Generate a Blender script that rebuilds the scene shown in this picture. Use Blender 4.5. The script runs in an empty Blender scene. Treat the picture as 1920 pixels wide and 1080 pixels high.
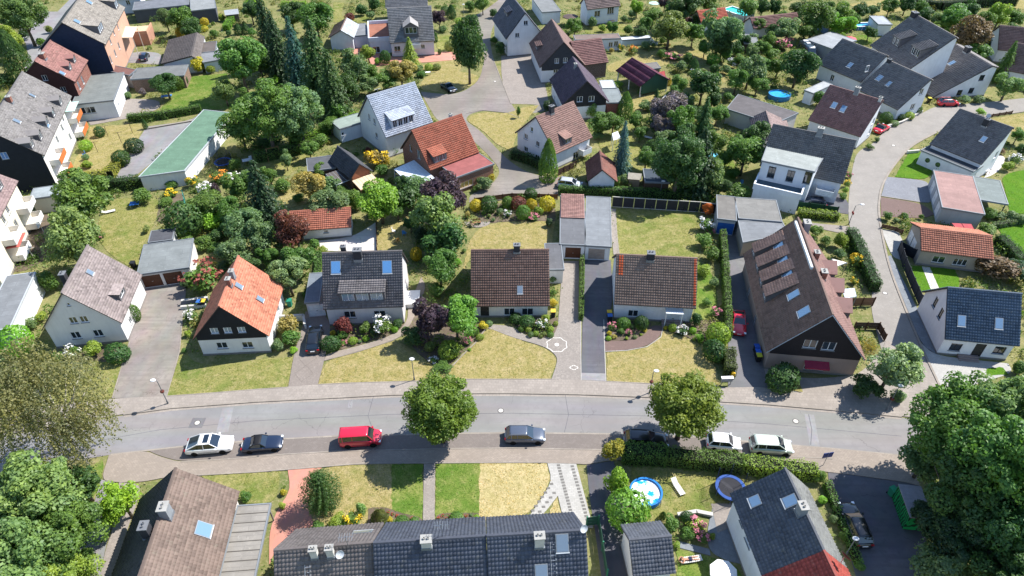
import bpy, math, random
import numpy as np
from mathutils import Vector, Matrix
R = math.radians
SC = bpy.context.scene
COL = SC.collection
# ------------------------------------------------------------------ camera
cam = bpy.data.cameras.new('camera')
cam.sensor_width = 36.0; cam.lens = 24.0; cam.clip_start = .5; cam.clip_end = 4000
co = bpy.data.objects.new('camera', cam); COL.objects.link(co)
co.location = (0, 0, 60); co.rotation_euler = (R(50), 0, 0)
SC.camera = co
# ------------------------------------------------------------------ sky and sun
SUN_EL = 51.5
SD = Vector((.902*math.cos(R(SUN_EL)), .431*math.cos(R(SUN_EL)), math.sin(R(SUN_EL)))).normalized()
w = bpy.data.worlds.new('World'); SC.world = w; w.use_nodes = True
nt = w.node_tree; nt.nodes.clear()
sk = nt.nodes.new('ShaderNodeTexSky'); sk.sky_type = 'NISHITA'; sk.sun_disc = False
sk.sun_elevation = R(SUN_EL); sk.sun_rotation = math.atan2(SD.x, SD.y)
sk.air_density = 1.0; sk.dust_density = .25; sk.ozone_density = 3.0
bg = nt.nodes.new('ShaderNodeBackground'); bg.inputs[1].default_value = .13
wo = nt.nodes.new('ShaderNodeOutputWorld')
nt.links.new(sk.outputs[0], bg.inputs[0]); nt.links.new(bg.outputs[0], wo.inputs[0])
sl = bpy.data.lights.new('sun', 'SUN'); sl.energy = 4.9; sl.angle = R(.53); sl.color = (1, .965, .91)
so = bpy.data.objects.new('sun', sl); COL.objects.link(so)
so.rotation_euler = SD.to_track_quat('Z', 'Y').to_euler(); so.location = SD*200
vs = SC.view_settings; vs.view_transform = 'Standard'; vs.look = 'None'; vs.gamma = 1; vs.use_curve_mapping = False
vs.exposure = .9
SC.cycles.max_bounces = 6; SC.cycles.diffuse_bounces = 3; SC.cycles.glossy_bounces = 3; SC.cycles.transmission_bounces = 4; SC.cycles.transparent_max_bounces = 6
SC.cycles.caustics_reflective = False; SC.cycles.caustics_refractive = False
# ------------------------------------------------------------------ data, metres (x east of the camera, y away from it)
HOUSES = [
{'k':'h1','label':'pale plastered house with grey-brown tiles beside the concrete driveway','c':[-52.95,64.93],'rot':1.7187,'L':9.47,'wl':4.39,'wr':4.77,'he':3.29,'hr':8.64,'tile':'flat','col':'7f7471','wall':'e9e6e2','win':[['0',0.53,3.7,0.9,1,'w'],['0',-0.68,3.71,0.9,1,'w'],['0',1.16,1.25,1.1,1.1,'w'],['0',-1.43,1.24,1.1,1.1,'w'],['0',0.09,6.48,0.35,0.45,'w'],['R',-1.88,0.74,0.8,1,'w']],'sky':[['R',0.42,-1.07,0.6,0.7]],'chim':[['L',-0.9,1.2,0.7,1.5,'dark']],'dorm':[['R',-0.49,-4.12,2.0,1.1,'shed',8,1]],'far':0},
{'k':'h2','label':'orange-tiled house with black slate gable and white ground floor','c':[-34.0,63.45],'rot':1.6408,'L':9.57,'wl':4.39,'wr':4.54,'he':2.97,'hr':8.0,'tile':'flat','col':'b0715a','wall':'f2f2f0','clad0':('1d2128',2.6),'win':[['0',1.64,3.59,0.9,0.9,'l'],['0',0.09,3.58,0.9,0.9,'l'],['0',-1.52,3.56,0.9,0.9,'l'],['0',1.44,1.04,1.3,1.0,'w'],['0',-1.57,0.92,1.3,1.0,'w'],['R',1.63,1.08,0.9,1,'w']],'sky':[['R',-0.08,-0.88,0.6,0.8],['R',-0.1,-2.9,0.6,0.8]],'chim':[['R',0.82,-0.22,0.6,1.0,'grey'],['R',-0.72,-0.21,0.6,1.0,'brick']],'far':0},
{'k':'h3','label':'dark-tiled house with a wide dormer and two blue roof windows','c':[-18.81,68.5],'rot':0.0492,'L':9.99,'wl':4.48,'wr':4.7,'he':3.22,'hr':8.41,'tile':'pan','col':'635e5d','wall':'e6dfdd','win':[['R',-1.95,1.24,1.5,1.1,'w'],['R',1.8,1.17,1.5,1.1,'w'],['1',0.95,1.95,0.8,1,'w']],'sky':[['R',-3.28,-1.26,1.1,1.5,'v'],['R',3.09,-1.35,1.1,1.5,'v']],'chim':[['R',-0.47,-0.51,1.0,1.3,'dark'],['L',-2.4,0.6,0.6,1.2,'dark']],'dorm':[['R',-0.01,-4.2,5.6,1.55,'shed',14,3]],'far':0},
{'k':'h4','label':'square brown-tiled bungalow behind the curving dry lawn','c':[-0.28,70.82],'rot':0.0111,'L':10.11,'wl':5.6,'wr':5.6,'he':2.28,'hr':7.01,'tile':'pan','col':'70584d','wall':'eeeae4','win':[['R',2.23,0.27,1.5,1.2,'w'],['R',-0.12,0.29,1.4,1.2,'w']],'door':[['R',-3.29,0.12,1.1,2.0,'dark']],'sky':[['R',1.26,-4.04,0.6,0.9]],'chim':[['R',0.9,-0.14,0.8,1.0,'dark']],'far':0},
{'k':'h5','label':'dark brown tiled house with orange verge tiles and a front porch','c':[18.44,69.27],'rot':-0.0838,'L':10.25,'wl':4.88,'wr':4.8,'he':2.9,'hr':7.15,'tile':'pan','col':'7d695c','wall':'eef0f2','verge':'d06038','porch':1,'win':[['R',-2.52,0.53,1.3,1.1,'w']],'door':[['R',2.87,0.12,1.1,2.0,'w']],'chim':[['R',-0.8,-0.31,0.9,1.0,'dark']],'far':0},
{'k':'h6','label':'large brown-tiled house with dark gable and a row of dormers','c':[36.41,65.08],'rot':1.454,'L':19.13,'wl':5.58,'wr':5.42,'he':3.05,'hr':9.48,'tile':'pan','col':'715b51','dcol_sunlit':'a07c6a','wall':'a8958a','clad0':('2a2528',2.7),'colR':'7d625c','bargeboard':'c6d0da','ridgebar':1,'win':[['0',1.07,4.0,1.5,1.3,'w'],['0',-1.03,3.9,1.5,1.3,'w'],['0',-0.38,0.46,2.3,1.3,'w'],['0',3.07,0.41,1,1.1,'w'],['L',4.18,0.12,0.9,1.2,'w'],['L',-1.27,0.12,0.9,1.2,'w']],'sky':[['L',6.45,2.3,0.8,1.2,'b'],['L',3.4,2.3,0.8,1.2,'b'],['L',0.45,2.3,0.8,1.2,'b'],['L',-3.4,2.3,1.0,1.4,'b'],['L',-6.89,1.93,1.1,1.4,'b']],'chim':[['R',8.3,-0.9,1.0,1.3,'grey'],['R',2.2,-0.9,0.7,1.0,'brick'],['R',-1.6,-0.9,0.8,1.0,'brick']],'dorm':[['L',8.0,4.85,1.9,1.35,'shed',36.5,1],['L',4.9,4.85,1.9,1.35,'shed',36.5,1],['L',1.9,4.85,1.9,1.35,'shed',36.5,1],['L',-1.0,4.85,1.9,1.35,'shed',36.5,1],['R',5.0,-4.7,2.6,1.3,'gable',38,1],['R',1.4,-4.7,2.6,1.3,'gable',38,1],['R',-2.4,-4.7,2.6,1.3,'gable',38,1]],'far':0},
{'k':'h7','label':'white corner house with blue-black tiles and two small roof windows','c':[56.47,62.31],'rot':-0.1447,'L':8.35,'wl':4.4,'wr':4.39,'he':2.93,'hr':7.31,'tile':'pan','col':'465464','wall':'f1f2f4','win':[['R',-2.22,0.8,1.3,1.2,'d'],['R',2.67,0.97,1.3,1.2,'d'],['0',1.13,3.21,0.8,1.5,'d'],['0',-0.92,3.17,0.8,1.5,'d']],'door':[['R',0.42,0.12,1.2,2.2,'dark']],'sky':[['R',-2.46,-2.76,0.8,1.2,'b'],['R',1.71,-2.7,0.8,1.2,'b']],'far':0},
{'k':'h8','label':'brown-tiled house with dark west roof slope above the flat carport','c':[-29.81,28.55],'rot':1.6624,'L':17.0,'wl':4.46,'wr':4.56,'he':3.3,'hr':7.55,'tile':'pan','col':'665850','wall':'e4ddd4','colL':'4c4a4c','sky':[['R',3.64,-2.89,1.2,1.3,'b']],'chim':[['R',3.94,-0.45,0.9,1.3,'grey'],['L',2.33,0.69,0.8,1.4,'dark']],'far':0},
{'k':'h9','label':'grey-brown tiled end house with two chimneys and a roof ladder','c':[-15.03,28.49],'rot':0.0849,'L':7.83,'wl':4.67,'wr':5.3,'he':4.21,'hr':9.2,'tile':'pan','col':'67605d','wall':'e4ddd4','sky':[['L',2.53,2.41,1.5,0.7]],'chim':[['R',-0.69,-0.53,0.55,1.1,'pale'],['R',0.57,-0.54,0.55,1.1,'pale']],'far':0},
{'k':'h10','label':'anthracite-tiled middle terrace house with a pale chimney','c':[-6.54,28.79],'rot':0.068,'L':8.96,'wl':4.79,'wr':5.4,'he':4.49,'hr':9.73,'tile':'pan','col':'4a4e58','wall':'e4ddd4','chim':[['R',-0.25,-0.3,0.8,0.8,'pale']],'far':0},
{'k':'h11','label':'anthracite-tiled end terrace house with a tall chimney and satellite dish','c':[1.95,29.23],'rot':0.0646,'L':7.99,'wl':4.83,'wr':5.45,'he':4.54,'hr':9.93,'tile':'pan','col':'4a4e58','wall':'e8e2d8','sky':[['R',2.02,-0.65,0.9,1.3],['R',0.24,-2.24,0.9,1.3]],'chim':[['R',0.18,-0.66,0.75,1.3,'pale']],'far':0},
{'k':'h12','label':'small anthracite-tiled garage with white gables beside the dark lane','c':[12.09,31.74],'rot':0.0991,'L':3.8,'wl':2.44,'wr':2.44,'he':3.0,'hr':4.8,'tile':'pan','col':'53565d','wall':'edeef0','far':0},
{'k':'h13','label':'dark-tiled white house beside the trampoline garden','c':[25.01,32.77],'rot':1.6633,'L':7.96,'wl':4.37,'wr':2.91,'he':4.62,'hr':7.93,'tile':'pan','col':'4d5158','wall':'eceef0','colR':'6b6c6a','win':[['L',1.47,3.43,0.8,1.2,'w'],['L',-0.26,3.13,1.2,1.5,'w']],'sky':[['L',2.23,2.91,0.9,0.9,'b'],['L',0.92,0.65,0.9,1.1,'b']],'chim':[['L',-0.33,0.37,0.8,1.1,'grey']],'far':0},
{'k':'h14','label':'red-tiled end house with a black satellite dish','c':[25.72,25.07],'rot':1.6633,'L':7.5,'wl':4.37,'wr':2.91,'he':4.62,'hr':7.93,'tile':'pan','col':'8a4038','wall':'e2e6ec','far':0},
{'k':'h15','label':'orange-tiled garage building with white doors behind the green lawn strip','c':[62.42,78.63],'rot':-0.2248,'L':9.31,'wl':3.73,'wr':3.3,'he':2.71,'hr':4.35,'tile':'pan','col':'a46c56','wall':'b9ab9c','win':[['R',-1.74,0.71,1.6,1.1,'w'],['R',1.02,0.72,1.8,1.1,'w']],'door':[['0',2.23,0.12,1.9,2.0,'w'],['0',0.39,0.12,1.9,2.0,'w']],'far':0},
{'k':'h16','label':'dark-tiled white house with round windows in its front wing','c':[79.54,106.08],'rot':-0.9357,'L':8.84,'wl':0.6,'wr':6.4,'he':3.6,'hr':8.2,'heL':7.85,'tile':'pan','col':'6a6664','wall':'f0f1f3','win':[['1',-0.85,2.86,1,1.2,'w']],'sky':[['R',2.01,-3.06,0.7,1,'b']],'chim':[['R',0.66,-1.13,0.8,1.2,'dark']],'far':0},
{'k':'h17','label':'white hillside house with black tiles and a broad grey dormer roof','c':[48.25,99.6],'rot':-0.4564,'L':12.75,'wl':0.6,'wr':5.61,'he':4.2,'hr':8.92,'heL':8.57,'tile':'pan','col':'656260','wall':'e9eef4','chim':[['R',0.89,-0.2,0.9,1.2,'grey']],'far':0},
{'k':'h18','label':'brown-tiled house with white gable beside the small red convertible','c':[62.51,117.84],'rot':-0.7537,'L':9.78,'wl':0.6,'wr':6.12,'he':2.67,'hr':7.46,'heL':7.11,'tile':'pan','col':'7d5e58','wall':'f1f2f4','win':[['1',-0.45,3.01,1,1.2,'w'],['1',-0.45,0.98,1,1.2,'w']],'sky':[['R',-2.15,-2.85,0.8,1.1,'b'],['R',-0.37,-2.98,0.8,1.2,'b']],'chim':[['R',0.12,-0.18,0.8,1.2,'grey'],['R',4.4,-0.3,0.5,0.8,'pale']],'far':0},
{'k':'h19','label':'black-tiled house with planted front bed on the bend of the side road','c':[77.04,128.66],'rot':-1.1579,'L':10.37,'wl':0.6,'wr':6.1,'he':2.38,'hr':7.33,'heL':6.98,'tile':'pan','col':'6e6a68','wall':'f1f2f4','win':[['1',-1.91,1.54,1.1,1.2,'w'],['1',-1.04,4.42,1,1.2,'w']],'sky':[['R',-3.3,-3.1,1,1.2,'b'],['R',-0.66,-3.27,0.7,1,'b']],'chim':[['R',-4.6,-0.4,0.7,0.8,'dark']],'far':1},
{'k':'h20','label':'black-tiled row house with two large shed dormers','c':[87.85,143.91],'rot':-1.4289,'L':14.29,'wl':0.6,'wr':7.85,'he':4.2,'hr':10.63,'heL':10.28,'tile':'pan','col':'6c6866','wall':'f1f2f4','chim':[['R',-6.2,-0.6,1.3,1.1,'dark']],'dorm':[['R',-1.84,-6.04,2.6,2.0,'shed',14,2],['R',4.67,-5.81,3.0,2.0,'shed',14,2]],'far':1},
{'k':'h21','label':'black-tiled end house with white gable behind the red hatchback','c':[95.0,138.51],'rot':-1.4365,'L':12.11,'wl':1.26,'wr':10.4,'he':0.49,'hr':6.46,'heL':6.11,'tile':'pan','col':'6c6866','wall':'f1f2f4','win':[['1',-4.63,0.45,1.1,1.2,'d'],['1',-2.19,0.76,1.1,1.2,'d'],['1',-1.1,3.41,1.1,1.2,'d']],'sky':[['R',-0.75,-3.41,0.9,1.2,'b']],'chim':[['R',-1.8,-0.27,1.1,1.1,'dark']],'far':1},
{'k':'h22','label':'black-tiled house with a roof window beside the camper van','c':[72.45,139.45],'rot':-1.0418,'L':10.87,'wl':0.6,'wr':5.7,'he':3.4,'hr':7.72,'heL':7.37,'tile':'pan','col':'6c6866','wall':'eceef0','win':[['R',-1.47,1.06,0.9,1.3,'w'],['1',-4.7,5.31,0.9,1.2,'w']],'sky':[['R',0.73,-3.83,0.9,1.1,'b']],'far':1},
{'k':'h24','label':'brown bungalow wing with a pinkish roof under the dark trees','c':[46.02,112.12],'rot':1.4272,'L':10.34,'wl':2.65,'wr':4.0,'he':2.6,'hr':4.2,'tile':'flat','col':'7d6c68','wall':'cfc9c4','far':0},
{'k':'h25','label':'brown-tiled house cut by the far-right frame edge with white flank','c':[112.69,154.07],'rot':-0.2632,'L':7.06,'wl':4.73,'wr':4.73,'he':3.0,'hr':6.74,'tile':'pan','col':'6d5a55','wall':'e9ecf0','far':1},
{'k':'h26','label':'second brown-tiled house behind the tall leaning conifer','c':[109.62,141.09],'rot':-0.6296,'L':8.36,'wl':5.25,'wr':5.25,'he':3.0,'hr':7.09,'tile':'pan','col':'6d5a55','wall':'e9ecf0','far':1},
{'k':'h27','label':'white house with pale grey tiles and a shed dormer above the lane','c':[-21.15,113.84],'rot':0.6592,'L':9.63,'wl':5.06,'wr':5.2,'he':4.21,'hr':9.9,'tile':'pan','col':'9aa0aa','wall':'eff1f4','win':[['0',0.74,5.19,0.8,1.1,'w'],['0',-1.13,5.0,0.8,1.1,'w'],['0',-1.2,2.37,0.8,1.1,'w']],'dorm':[['R',-0.75,-4.55,4.6,1.6,'shed',18,4]],'far':0},
{'k':'h28','label':'red-orange tiled brick house with a glazed conservatory','c':[-12.35,103.81],'rot':0.6664,'L':9.86,'wl':4.54,'wr':4.7,'he':3.41,'hr':8.55,'tile':'pan','col':'8f5442','wall':'8c5a45','win':[['0',1.34,4.19,0.7,1.2,'w'],['0',-1.12,3.87,0.9,1.6,'w']],'chim':[['L',3.0,0.5,0.5,0.9,'pale']],'dorm':[['R',-2.52,-4.24,2.6,1.4,'shed',18,2]],'far':0},
{'k':'h29','label':'white house with pinkish brown tiles and a dark corner chimney','c':[7.35,109.46],'rot':0.7251,'L':9.08,'wl':5.16,'wr':5.06,'he':3.32,'hr':8.22,'tile':'pan','col':'84685f','wall':'eef0f4','win':[['0',2.54,0.54,1,1,'w'],['0',1.13,4.95,0.6,0.9,'w'],['0',2.59,3.01,0.9,1,'w'],['0',-0.42,2.77,0.9,1,'w'],['0',-0.38,0.12,1,1,'w'],['R',1.05,0.19,1.4,1.4,'w']],'chim':[['R',-1.07,-0.29,0.8,1.3,'dark']],'dorm':[['R',-1.08,-4.61,1.7,1.2,'shed',15,1]],'far':0},
{'k':'h30','label':'purple-black tiled house with dark gable and two white windows','c':[13.08,128.06],'rot':1.7306,'L':12.05,'wl':4.5,'wr':4.45,'he':3.4,'hr':7.76,'tile':'pan','col':'4c424c','wall':'eef0f4','clad0':('2a2a2e',2.7),'win':[['0',1.17,3.67,1.1,1.1,'w'],['0',-1.12,3.61,1.1,1.1,'w'],['L',2.67,0.24,0.8,1,'w']],'chim':[['L',1.5,0.5,0.6,0.9,'grey']],'far':1},
{'k':'h31','label':'brown-tiled house with grey slate gable facing the lane','c':[9.71,146.41],'rot':1.7074,'L':14.06,'wl':4.88,'wr':4.71,'he':3.6,'hr':8.65,'tile':'pan','col':'6f5a54','wall':'eef0f4','clad0':('3a3c42',2.8),'win':[['0',1.31,4.24,0.9,1.1,'w'],['0',-0.5,4.25,0.9,1.1,'w'],['0',1.44,2.1,1,0.8,'w']],'dorm':[['L',1.52,4.32,2.6,1.1,'shed',10,1]],'far':1},
{'k':'h32','label':'brown-tiled brick wing joined to the slate-gabled house','c':[15.77,145.58],'rot':0.3102,'L':7.09,'wl':4.64,'wr':4.64,'he':3.4,'hr':6.91,'tile':'pan','col':'82605a','wall':'5d4a48','far':1},
{'k':'h33','label':'white gabled house with dark slates at the end of the cul-de-sac','c':[1.29,161.08],'rot':1.8222,'L':13.57,'wl':4.44,'wr':4.37,'he':4.2,'hr':9.62,'tile':'pan','col':'50525a','wall':'f3f4f6','win':[['0',-0.18,6.87,1,1,'w'],['0',1.78,4.31,1,1,'w']],'dorm':[['L',1.4,2.51,3.4,1.2,'shed',18,2]],'far':1},
{'k':'h34','label':'white house with grey tiles and a balcony gable on posts','c':[-23.45,160.34],'rot':0.1442,'L':10.1,'wl':6.64,'wr':6.64,'he':3.49,'hr':9.07,'tile':'pan','col':'7d7a78','wall':'e6eaf2','win':[['R',-3.53,1.26,1.4,1.3,'w'],['R',2.29,1.75,0.9,0.9,'w']],'dorm':[['R',-0.07,-5.97,3.2,2.6,'gable',32,1]],'far':1},
{'k':'h35','label':'small pale shed-like house with a gabled slate roof by the red paving','c':[-39.35,161.86],'rot':1.5997,'L':8.63,'wl':3.13,'wr':2.79,'he':3.02,'hr':4.77,'tile':'flat','col':'7f6a5e','wall':'e2e4ea','colR':'9aa0a8','far':1},
{'k':'h36','label':'pale house with brown-grey tiles behind the garden terrace furniture','c':[22.13,177.29],'rot':0.332,'L':9.14,'wl':2.4,'wr':2.4,'he':4.2,'hr':6.35,'tile':'pan','col':'7d6c66','wall':'e8edf4','win':[['R',-1.52,2.01,1.6,1.5,'w'],['R',2.11,2.26,1.8,1.8,'w']],'far':1},
{'k':'h37','label':'red-tiled garden house beside the raised rectangular pool','c':[48.91,172.62],'rot':0.3144,'L':7.83,'wl':2.65,'wr':2.65,'he':2.6,'hr':4.61,'tile':'pan','col':'b0604c','wall':'eef0f2','far':1},
{'k':'h38','label':'long low brown-tiled garage with a white gable near the top','c':[63.26,168.9],'rot':0.2754,'L':12.89,'wl':2.37,'wr':2.39,'he':2.6,'hr':4.42,'tile':'pan','col':'80605a','wall':'eceff4','far':1},
{'k':'h39','label':'tall grey-tiled apartment block with black gable and orange balconies','c':[-83.77,106.65],'rot':1.8608,'L':23.27,'wl':5.94,'wr':5.94,'he':6.07,'hr':11.42,'tile':'flat','col':'6e6a68','wall':'f3efe6','clad0':('23272f',0),'win':[['R',1.74,3.76,1.0,1.4,'w'],['R',-2.6,3.67,1.0,1.4,'w'],['R',3.44,1.16,1.0,1.4,'w'],['R',3.93,4.56,1,1.4,'w'],['0',-0.47,6.18,1,1.2,'b']],'sky':[['R',-2.55,-4.62,1,1.3,'b'],['R',-5.44,-2.05,0.7,0.9],['R',4.85,-2.14,0.5,0.8]],'chim':[['R',-0.4,-0.6,0.8,1,'brick']],'dorm':[['R',6.76,-5.43,1.7,1.4,'gable',28,1],['R',1.68,-5.3,1.7,1.4,'gable',28,1],['R',-2.19,-5.11,1.7,1.4,'gable',28,1],['R',-7.29,-5.13,1.7,1.4,'gable',28,1],['R',-10.69,-4.72,1.7,1.4,'gable',28,1]],'far':0},
{'k':'h40','label':'red-tiled brick town house wedged between two tall blocks','c':[-89.55,128.93],'rot':1.8062,'L':10.93,'wl':5.19,'wr':5.19,'he':6.51,'hr':10.98,'tile':'flat','col':'7d5a54','wall':'8c4a3c','clad0':('4a2c2a',0),'win':[['0',-0.34,7.12,0.9,1.1,'w'],['0',-2.58,4.57,0.9,1.1,'w'],['R',-0.33,3.99,1,1.6,'w'],['R',-3.21,4.1,1,1.6,'w']],'sky':[['R',-4.89,-3.37,0.9,0.8,'b']],'chim':[['R',-2.83,-0.66,1.0,1.0,'brick']],'dorm':[['R',2.01,-4.03,1.5,1.2,'gable',28,1],['R',-1.7,-4.08,1.5,1.2,'gable',28,1]],'far':1},
{'k':'h41','label':'tall terracotta-walled apartment house with weathered brown-grey roof','c':[-92.03,148.73],'rot':1.8263,'L':24.0,'wl':6.24,'wr':6.24,'he':8.51,'hr':13.42,'tile':'flat','col':'77716a','wall':'cfa48c','clad0':('1f2d45',0),'win':[['R',-6.65,6.6,1,1.5,'w'],['R',-2.14,6.96,1,1.5,'w'],['R',2.34,6.6,1,1.5,'w'],['R',-2.02,3.91,1,1.5,'w'],['R',-6.54,3.94,1,1.5,'w'],['R',-10.94,4.17,1,1.6,'w']],'sky':[['R',-8.28,-1.51,1.2,1,'b'],['R',4.12,-1.46,1.2,1,'b']],'dorm':[['R',-6.96,-5.07,4.0,1.8,'shed',10,3],['R',9.37,-5.34,3.0,1.8,'shed',10,2]],'far':1},
{'k':'h42','label':'cream apartment block with white balconies at the left frame edge','c':[-75.89,78.22],'rot':1.8592,'L':18.0,'wl':5.0,'wr':5.0,'he':6.8,'hr':10.71,'tile':'flat','col':'7d6a68','wall':'f1e9d4','win':[['R',2.75,5.11,1.0,1.4,'w'],['R',2.91,2.41,1.0,1.4,'w'],['R',0.33,2.18,1.0,1.4,'w'],['R',0.37,4.92,1.0,1.4,'w'],['R',1.41,0.12,1,1.4,'w']],'dorm':[['R',5.55,-4.07,1.7,1.4,'gable',28,1]],'far':0},
{'k':'h43','label':'dark barn-like shed with wood gable beside the grassy garden','c':[-26.74,99.45],'rot':2.2336,'L':7.66,'wl':1.95,'wr':2.01,'he':2.89,'hr':4.95,'tile':'pan','col':'45464a','wall':'6b4a3c','clad0':('9a6248',2.4),'far':0},
{'k':'h44','label':'brown-black gabled outbuilding beside the parked dark blue car','c':[-70.71,151.28],'rot':1.8327,'L':14.66,'wl':6.37,'wr':1.34,'he':2.82,'hr':3.91,'tile':'pan','col':'57514e','wall':'e0e6ee','far':1},
{'k':'h45','label':'orange-tiled white garage in front of the paved backyard','c':[-28.59,85.47],'rot':0.1311,'L':9.02,'wl':0.8,'wr':3.01,'he':2.07,'hr':3.54,'tile':'pan','col':'a06450','wall':'f2f2f0','win':[['R',0.64,1.08,0.7,0.5,'w']],'far':0},
{'k':'h46','label':'purple-roofed open garden pavilion with a green gable','c':[27.26,137.56],'rot':-1.1202,'L':9.12,'wl':3.72,'wr':3.72,'he':2.51,'hr':4.61,'tile':'metal','col':'5a3442','wall':'3f6350','open':1,'far':1},
{'k':'h47','label':'ivy-grown red-brown gabled shed behind the blue spruce','c':[14.54,98.75],'rot':1.5361,'L':6.26,'wl':2.2,'wr':2.54,'he':2.22,'hr':4.34,'tile':'pan','col':'6d4a42','wall':'e3e7ee','far':0},
{'k':'f1','label':'double garage with grey felt roof and two dark doors beside the lawn','c':[-47.81,75.1],'rot':0.2398,'L':6.59,'wl':3.24,'wr':3.24,'he':2.6,'hr':2.6,'col':'8a8f8e','wall':'e8e4de','flat':1,'dh':0.3,'door':[['R',-1.82,0.12,2.4,2.0,'brown'],['R',0.94,0.12,2.4,2.0,'brown']],'far':0},
{'k':'f2','label':'small dark felt-roofed shed behind the double garage','c':[-50.62,80.47],'rot':0.2384,'L':3.28,'wl':1.48,'wr':1.48,'he':2.4,'hr':2.4,'col':'5c5d62','wall':'dcdcdc','flat':1,'dh':0,'far':0},
{'k':'f3','label':'long green-roofed garage row with white walls','c':[-56.2,108.53],'rot':-0.0657,'L':6.79,'wl':11.58,'wr':11.58,'he':2.8,'hr':2.8,'col':'6f9078','wall':'f4f4f2','seam':1,'flat':1,'dh':0,'quad':[[-3.33,-12.7],[3.2,-10.25],[3.14,10.94],[-2.91,11.91]],'far':0},
{'k':'f4','label':'white annex with grey sheet roof behind the tall apartment block','c':[-81.64,128.73],'rot':0.2767,'L':7.38,'wl':6.9,'wr':6.9,'he':3.6,'hr':3.6,'col':'868a86','wall':'eceff2','flat':1,'dh':0,'win':[['R',-1.35,1.45,2.6,1.3,'w'],['1',-4.43,1.33,0.7,0.8,'w']],'far':1},
{'k':'f5','label':'low garage roof of red tiles between the courtyards','c':[-82.54,139.15],'rot':-0.3944,'L':7.78,'wl':1.04,'wr':1.04,'he':2.82,'hr':2.82,'col':'8a645c','wall':'c0b0a4','flat':1,'dh':0.4,'far':1},
{'k':'f6','label':'long low grey felt roof above the round clipped shrubs','c':[-73.69,138.54],'rot':0.2,'L':10.4,'wl':2.93,'wr':2.93,'he':2.8,'hr':2.8,'col':'7f8180','wall':'8a6a5a','flat':1,'dh':0,'far':1},
{'k':'f7','label':'little brown corrugated roof behind the black-brown outbuilding','c':[-68.91,153.0],'rot':0.2846,'L':4.08,'wl':3.19,'wr':3.19,'he':2.6,'hr':2.6,'col':'6e6560','wall':'d0d4da','flat':1,'dh':0,'far':1},
{'k':'f8','label':'grey flat garage roof beside the yellow conifer','c':[-65.39,148.14],'rot':0.496,'L':6.14,'wl':2.78,'wr':2.78,'he':2.5,'hr':2.5,'col':'8d8f92','wall':'dfe3ea','flat':1,'dh':0,'far':1},
{'k':'f9','label':'long dark-walled garage building at the top behind the terrace','c':[-90.18,181.62],'rot':0.3404,'L':13.29,'wl':3.5,'wr':3.5,'he':3.2,'hr':3.2,'col':'7f8288','wall':'5d5f66','flat':1,'dh':0,'win':[['R',0.66,2.2,0.7,0.7,'w'],['R',2.95,2.2,1,0.7,'w'],['R',5.75,2.1,1,0.8,'w']],'far':1},
{'k':'f10','label':'grey garage with light flat roof near the top frame edge','c':[-79.53,181.57],'rot':0.3568,'L':5.97,'wl':5.77,'wr':5.77,'he':3.4,'hr':3.4,'col':'9a9d9c','wall':'5b5d66','flat':1,'dh':0,'far':1},
{'k':'f11','label':'grey flat-roofed wing beside the cream apartment block','c':[-72.67,91.73],'rot':0.3013,'L':4.83,'wl':1.66,'wr':1.66,'he':2.8,'hr':2.8,'col':'a6aeb0','wall':'e2ddc8','flat':1,'dh':0,'far':0},
{'k':'f12','label':'white flat-roofed hall cut by the left frame edge','c':[-63.54,64.87],'rot':0.243,'L':3.47,'wl':5.59,'wr':5.59,'he':3.4,'hr':3.4,'col':'8b8e90','wall':'f7f7f7','flat':1,'dh':0,'far':0},
{'k':'f13','label':'flat grey garage annex left of the wide-dormered house','c':[-25.87,68.54],'rot':0.1142,'L':1.86,'wl':3.01,'wr':3.01,'he':2.6,'hr':2.6,'col':'7c858e','wall':'e6dfdd','flat':1,'dh':0,'door':[['R',0.34,0.12,2.0,1.9,'w']],'far':0},
{'k':'f14','label':'narrow flat felt-roofed annex beside the brown bungalow','c':[5.84,75.38],'rot':0.0169,'L':2.36,'wl':2.98,'wr':2.98,'he':2.5,'hr':2.5,'col':'6f6f72','wall':'e4e4e2','flat':1,'dh':0,'far':0},
{'k':'f15','label':'garage with pink tiled roof strip and brown door','c':[9.0,84.31],'rot':-0.0616,'L':3.68,'wl':6.4,'wr':6.4,'he':2.6,'hr':2.6,'col':'77787b','wall':'eef0f2','pink':1,'flat':1,'dh':0,'door':[['R',0.1,0.12,2.2,1.9,'brown']],'far':0},
{'k':'f16','label':'garage with pale felt roof and beige up-and-over door','c':[12.79,84.0],'rot':-0.0999,'L':3.74,'wl':6.44,'wr':6.44,'he':2.6,'hr':2.6,'col':'8f9396','wall':'eef0f2','flat':1,'dh':0,'door':[['R',-0.13,0.12,2.3,1.9,'beige']],'far':0},
{'k':'f17','label':'garage with a blue door at the end of the long driveway','c':[32.51,87.14],'rot':-0.2084,'L':2.82,'wl':3.33,'wr':3.33,'he':2.8,'hr':2.8,'col':'84807a','wall':'b9c0c8','flat':1,'dh':0,'door':[['R',0.06,0.12,2.4,2.0,'blue']],'far':0},
{'k':'f18','label':'flat gravel-roofed garage block behind the big brown house','c':[37.14,86.69],'rot':-0.1426,'L':6.25,'wl':2.94,'wr':2.94,'he':2.8,'hr':2.8,'col':'8f8d88','wall':'b9c0c8','flat':1,'dh':0,'far':0},
{'k':'f19','label':'flat grey-roofed wing linking garages and the big brown house','c':[36.54,81.7],'rot':0.0511,'L':6.61,'wl':1.95,'wr':1.95,'he':2.6,'hr':2.6,'col':'8a8d90','wall':'b3a598','flat':1,'dh':0,'quad':[[-3.9,-3.08],[3.33,-1.23],[3.56,2.02],[-2.91,2.35]],'far':0},
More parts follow.
